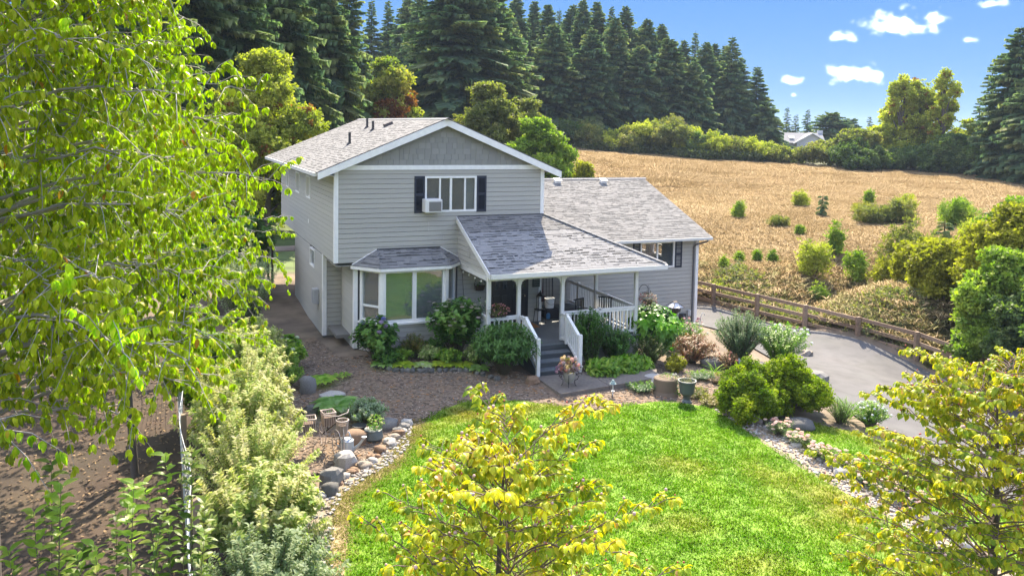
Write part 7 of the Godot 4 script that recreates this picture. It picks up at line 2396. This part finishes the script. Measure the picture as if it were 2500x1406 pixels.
	leaves_on(t, leaf_shape("blade_leaf", 1.0, 0.06, 0.55, 0.3, 0.35, 6), ux, uc, "urn_spikes", Color(0.8, 0.9, 0.5), [Color(0.24, 0.22, 0.11), Color(0.36, 0.33, 0.18)], 0, 0.6)
	# ---- lamp post, meter boxes, black post
	t = thing("lamp_post", "wooden post with a pitched glass lantern before the wing wall", "lamp post", on(12.3, 0.2, -0.05))
	part("post", soft_box(Vector3(0.13, 1.25, 0.13), 0.012), mat("post_weathered", 0.27, 0.20, 0.14, 0.9), t, Transform3D(Basis(), Vector3(0, 0.62, 0)))
	b = MB.new()
	b.lathe(Vector3(0, 1.12, 0), [Vector2(0.09, 0), Vector2(0.1, 0.06), Vector2(0.2, 0.12), Vector2(0.2, 0.17), Vector2(0.001, 0.17)], 4)
	part("lamp_base", b.mesh(), mat("lamp_brown", 0.07, 0.05, 0.035, 0.7), t, Transform3D(Basis(Vector3.UP, PI / 4), Vector3.ZERO))
	b = MB.new()
	for q in [[-1, -1], [1, -1], [-1, 1], [1, 1]]:
		b.box(Vector3(q[0] * 0.135, 1.34, q[1] * 0.135), Vector3(0.02, 0.13, 0.02))
		b.beam(Vector3(q[0] * 0.24, 1.395, q[1] * 0.24), Vector3(q[0] * 0.06, 1.555, q[1] * 0.06), 0.018, 0.018)
	b.box(Vector3(0, 1.56, 0), Vector3(0.15, 0.02, 0.15))
	part("lamp_frame", b.mesh(), mat("lamp_brown", 0.07, 0.05, 0.035, 0.7), t)
	b = MB.new()
	b.lathe(Vector3(0, 1.385, 0), [Vector2(0.325, 0), Vector2(0.085, 0.165)], 4)
	part("glass_roof", b.mesh(), mat("lamp_glass", 0.62, 0.60, 0.58, 0.25), t, Transform3D(Basis(Vector3.UP, PI / 4), Vector3.ZERO))
	t = thing("meter_box", "black meter box with looping cables on the wing wall", "meter box", Vector3(14.3, -3.35, -2.2))
	part("box", soft_box(Vector3(0.26, 0.28, 0.14), 0.02), mat("meter_black", 0.015, 0.016, 0.018, 0.5), t, Transform3D(Basis(), Vector3(0, 0.16, 0)))
	part("dial", pot_mesh([Vector2(0.001, 0), Vector2(0.06, 0), Vector2(0.06, 0.04), Vector2(0.001, 0.05)]), mat("meter_glass", 0.10, 0.12, 0.13, 0.15), t, Transform3D(Basis(Vector3.RIGHT, PI / 2), Vector3(0.02, 0.18, 0.07)))
	b = MB.new()
	b.tube([Vector3(-0.05, 0.02, 0.02), Vector3(-0.05, -0.2, 0.05), Vector3(0.1, -0.28, 0.06), Vector3(0.25, -0.15, 0.05), Vector3(0.33, 0.1, 0.03)], [0.014, 0.014, 0.014, 0.014, 0.014], 6)
	b.tube([Vector3(0.02, 0.02, 0.02), Vector3(0.03, -0.45, 0.03)], [0.014, 0.014], 6)
	part("cable", b.mesh(), iron, t)
	t = thing("junction_box", "small grey electrical box beside the downspout", "electrical box", Vector3(14.6, -3.18, -2.2))
	part("box", soft_box(Vector3(0.15, 0.24, 0.1), 0.01), mat("box_grey", 0.42, 0.42, 0.41, 0.5), t, Transform3D(Basis(), Vector3(0, 0.12, 0)))
	b = MB.new()
	b.tube([Vector3(0, 0, 0.0), Vector3(0.02, -0.5, 0.02)], [0.012, 0.012], 6)
	b.lathe(Vector3(0.0, -0.38, 0.05), [Vector2(0.001, 0), Vector2(0.06, 0.02), Vector2(0.06, 0.12), Vector2(0.001, 0.14)], 10)
	part("conduit", b.mesh(), iron, t)
	t = thing("meter_cabinet", "pale grey utility cabinet on the lower left wall", "electrical box", Vector3(-0.12, -1.78, -2.75))
	part("box", soft_box(Vector3(0.2, 0.5, 0.34), 0.015), mat("box_grey", 0.42, 0.42, 0.41, 0.5), t, Transform3D(Basis(), Vector3(0, 0.25, 0)))
	part("lid", soft_box(Vector3(0.02, 0.42, 0.28), 0.006), mat("box_grey_b", 0.36, 0.36, 0.36, 0.5), t, Transform3D(Basis(), Vector3(-0.105, 0.25, 0)))
	t = thing("garden_hook", "white crook stake with pink flowers by the wing corner", "garden stake", on(13.9, -0.6))
	b = MB.new()
	b.tube([Vector3(0, 0, 0), Vector3(0.12, 0.85, 0), Vector3(0.19, 0.98, 0), Vector3(0.27, 0.95, 0), Vector3(0.3, 0.85, 0)], [0.016, 0.015, 0.015, 0.015, 0.012], 6)
	b.tube([Vector3(-0.35, 0.0, 0), Vector3(-0.2, 0.55, 0)], [0.01, 0.01], 5)
	part("stake", b.mesh(), mat("stake_white", 0.55, 0.56, 0.54, 0.5), t)
	flowers(t, Vector3(0.05, 0.5, 0), Vector3(0.12, 0.3, 0.12), 30, 16, PAL_LIME, "lime_small_b", [Color(0.55, 0.16, 0.18), Color(0.55, 0.30, 0.30)], 0.07)
	t = thing("black_post", "short black post at the edge of the driveway", "post", on(16.2, 1.6))
	part("shaft", soft_box(Vector3(0.10, 0.85, 0.10), 0.01), iron, t, Transform3D(Basis(), Vector3(0, 0.42, 0)))
	part("cap", soft_box(Vector3(0.15, 0.06, 0.15), 0.015), iron, t, Transform3D(Basis(), Vector3(0, 0.87, 0)))
	build_planter_bicycle()
	# ---- watering can and pot
	t = thing("watering_can", "galvanised metal watering can on the gravel", "watering can", on(-1.13, 7.3, 0.0), -0.5)
	var zinc := mat("zinc", 0.42, 0.46, 0.50, 0.42, grain("paint", 0.01, 0.9, 1.03, 5), 2.0)
	zinc.metallic = 0.35
	part("body", pot_mesh([Vector2(0.001, 0), Vector2(0.15, 0), Vector2(0.155, 0.01), Vector2(0.15, 0.30), Vector2(0.155, 0.31), Vector2(0.10, 0.35), Vector2(0.001, 0.36)]), zinc, t)
	b = MB.new()
	b.tube([Vector3(0.13, 0.08, 0), Vector3(0.28, 0.22, 0), Vector3(0.38, 0.36, 0)], [0.05, 0.03, 0.024], 10)
	b.lathe(Vector3(0.39, 0.36, 0), [Vector2(0.025, 0), Vector2(0.06, 0.05), Vector2(0.001, 0.06)], 12)
	part("spout", b.mesh(), zinc, t)
	b = MB.new()
	b.tube([Vector3(-0.15, 0.12, 0), Vector3(-0.25, 0.2, 0), Vector3(-0.24, 0.32, 0), Vector3(-0.12, 0.36, 0)], [0.013, 0.013, 0.013, 0.013], 6)
	b.tube([Vector3(-0.09, 0.34, 0), Vector3(-0.06, 0.47, 0), Vector3(0.04, 0.5, 0), Vector3(0.1, 0.35, 0)], [0.016, 0.016, 0.016, 0.016], 6)
	part("handle", b.mesh(), zinc, t)
	t = thing("round_pot", "dark round-bellied pot with orange-tipped plants", "pot", on(-0.4, 6.75, -0.02))
	part("pot", pot_mesh([Vector2(0.001, 0), Vector2(0.17, 0), Vector2(0.235, 0.1), Vector2(0.215, 0.2), Vector2(0.19, 0.27), Vector2(0.215, 0.29), Vector2(0.195, 0.30), Vector2(0.001, 0.27)]), mat("pot_dark", 0.10, 0.115, 0.11, 0.45), t)
	flowers(t, Vector3(0.06, 0.42, -0.02), Vector3(0.20, 0.2, 0.18), 240, 8, PAL_LIME, "lime_small_b", [Color(0.5, 0.34, 0.08), Color(0.5, 0.2, 0.08)], 0.04)
	t = thing("sunken_pot", "dark shadowed pot beside the silver-variegated shrub", "pot", on(-0.62, 6.3, -0.02))
	part("pot", pot_mesh([Vector2(0.001, 0), Vector2(0.14, 0), Vector2(0.18, 0.24), Vector2(0.16, 0.24), Vector2(0.001, 0.2)]), mat("pot_black", 0.03, 0.032, 0.032, 0.6), t)
	# wooden deck behind the house
	t = thing("back_deck", "wooden deck with a dark railing behind the left side of the house", "deck", Vector3(-0.5, -2.4, -10.2))
	for k in 10:
		part("deck_board", unit_box(), mat("deck_wood", 0.34, 0.28, 0.23, 0.9), t, Transform3D(Basis().scaled(Vector3(1.3, 0.03, 0.135)), Vector3(0.4, 1.40, -0.7 + k * 0.14)))
	for q in [[-0.2, -0.75], [-0.2, 0.65], [1.0, 0.65]]:
		part("post", unit_box(), mat("deck_post", 0.06, 0.05, 0.04, 0.9), t, Transform3D(Basis().scaled(Vector3(0.09, 2.4, 0.09)), Vector3(q[0], 1.15, q[1])))
	part("rail", unit_box(), mat("deck_post", 0.06, 0.05, 0.04, 0.9), t, Transform3D(Basis().scaled(Vector3(0.1, 0.05, 1.5)), Vector3(-0.2, 2.33, -0.05)))
	for k in 9:
		part("baluster", unit_box(), mat("deck_post", 0.06, 0.05, 0.04, 0.9), t, Transform3D(Basis().scaled(Vector3(0.02, 0.85, 0.02)), Vector3(-0.2, 1.9, -0.68 + k * 0.15)))

func build_planter_bicycle() -> void:
	var t := thing("bicycle_planter", "rusty pink-white bicycle planter with three wire baskets", "bicycle planter", on(-1.5, 7.0), 0.0)
	var m := mat("cream_iron", 0.46, 0.38, 0.33, 0.75)
	var rust := mat("rust_iron", 0.05, 0.035, 0.028, 0.8)
	var ring := func(o: Vector3, r: float, turn: float) -> Mesh:
		var b := MB.new()
		var pts := []
		var rad := []
		for k in 25:
			var a := TAU * k / 24.0
			pts.append(o + Basis(Vector3.UP, turn) * Vector3(0, cos(a) * r, sin(a) * r))
			rad.append(0.011)
		b.tube(pts, rad, 5)
		for k in 8:
			var a := TAU * k / 8.0
			b.tube([o, o + Basis(Vector3.UP, turn) * Vector3(0, cos(a) * r, sin(a) * r)], [0.004, 0.004], 4)
		return b.mesh()
	part("wheel", ring.call(Vector3(0.12, 0.30, 0.42), 0.30, 0.15), m, t)
	part("wheel", ring.call(Vector3(0.27, 0.30, 0.36), 0.30, -0.12), m, t)
	part("wheel", ring.call(Vector3(-0.05, 0.27, -0.35), 0.26, 0.1), m, t)
	var b := MB.new()
	b.tube([Vector3(0.2, 0.30, 0.4), Vector3(0.16, 0.82, 0.2)], [0.014, 0.014], 6)
	b.tube([Vector3(0.16, 0.7, 0.22), Vector3(0.02, 0.45, -0.1), Vector3(-0.05, 0.27, -0.35)], [0.014, 0.014, 0.014], 6)
	b.tube([Vector3(0.02, 0.45, -0.1), Vector3(0.0, 0.7, -0.2)], [0.014, 0.014], 6)
	part("frame", b.mesh(), rust, t)
	b = MB.new()
	b.tube([Vector3(-0.12, 0.86, 0.12), Vector3(0.05, 0.86, 0.22), Vector3(0.2, 0.84, 0.22), Vector3(0.42, 0.87, 0.14), Vector3(0.46, 0.92, 0.06)], [0.012, 0.012, 0.012, 0.012, 0.012], 6)
	part("handlebar", b.mesh(), m, t)
	for q in [[-0.42, 0.50, -0.02, 0.32, 4, 0.1], [0.05, 0.52, -0.22, 0.30, 4, -0.1], [0.27, 0.46, 0.28, 0.27, 16, 0.0]]:
		b = MB.new()
		var sides: int = q[4]
		var r0: float = q[3] * (0.66 if sides == 4 else 0.5)
		var pts := []
		var rad := []
		for k in sides + 1:
			var a: float = TAU * k / sides + PI / 4 + q[5]
			pts.append(Vector3(cos(a) * r0, 0.30, sin(a) * r0))
			rad.append(0.017)
		b.tube(pts, rad, 5)
		for k in 24:
			var f: float = float(k) / 24.0 * sides
			var i := int(f)
			var a0: float = TAU * i / sides + PI / 4 + q[5]
			var a1: float = TAU * (i + 1) / sides + PI / 4 + q[5]
			var top := Vector3(cos(a0), 0, sin(a0)).lerp(Vector3(cos(a1), 0, sin(a1)), f - i) * r0
			b.beam(top * 0.8, top + Vector3(0, 0.30, 0), 0.012, 0.012, Vector3(0.3, 0.1, 0.9))
		var bk := part("basket", b.mesh(), m, t, Transform3D(Basis(), Vector3(q[0], q[1], q[2])))
		b = MB.new()
		b.lathe(Vector3.ZERO, [Vector2(0.001, 0), Vector2(r0 * 0.76, 0), Vector2(r0 * 0.9, 0.2), Vector2(0.001, 0.22)], sides)
		part("soil", b.mesh(), mat("soil_liner", 0.16, 0.11, 0.08, 0.95), bk, Transform3D(Basis(Vector3.UP, -q[5] - PI / 4), Vector3.ZERO))
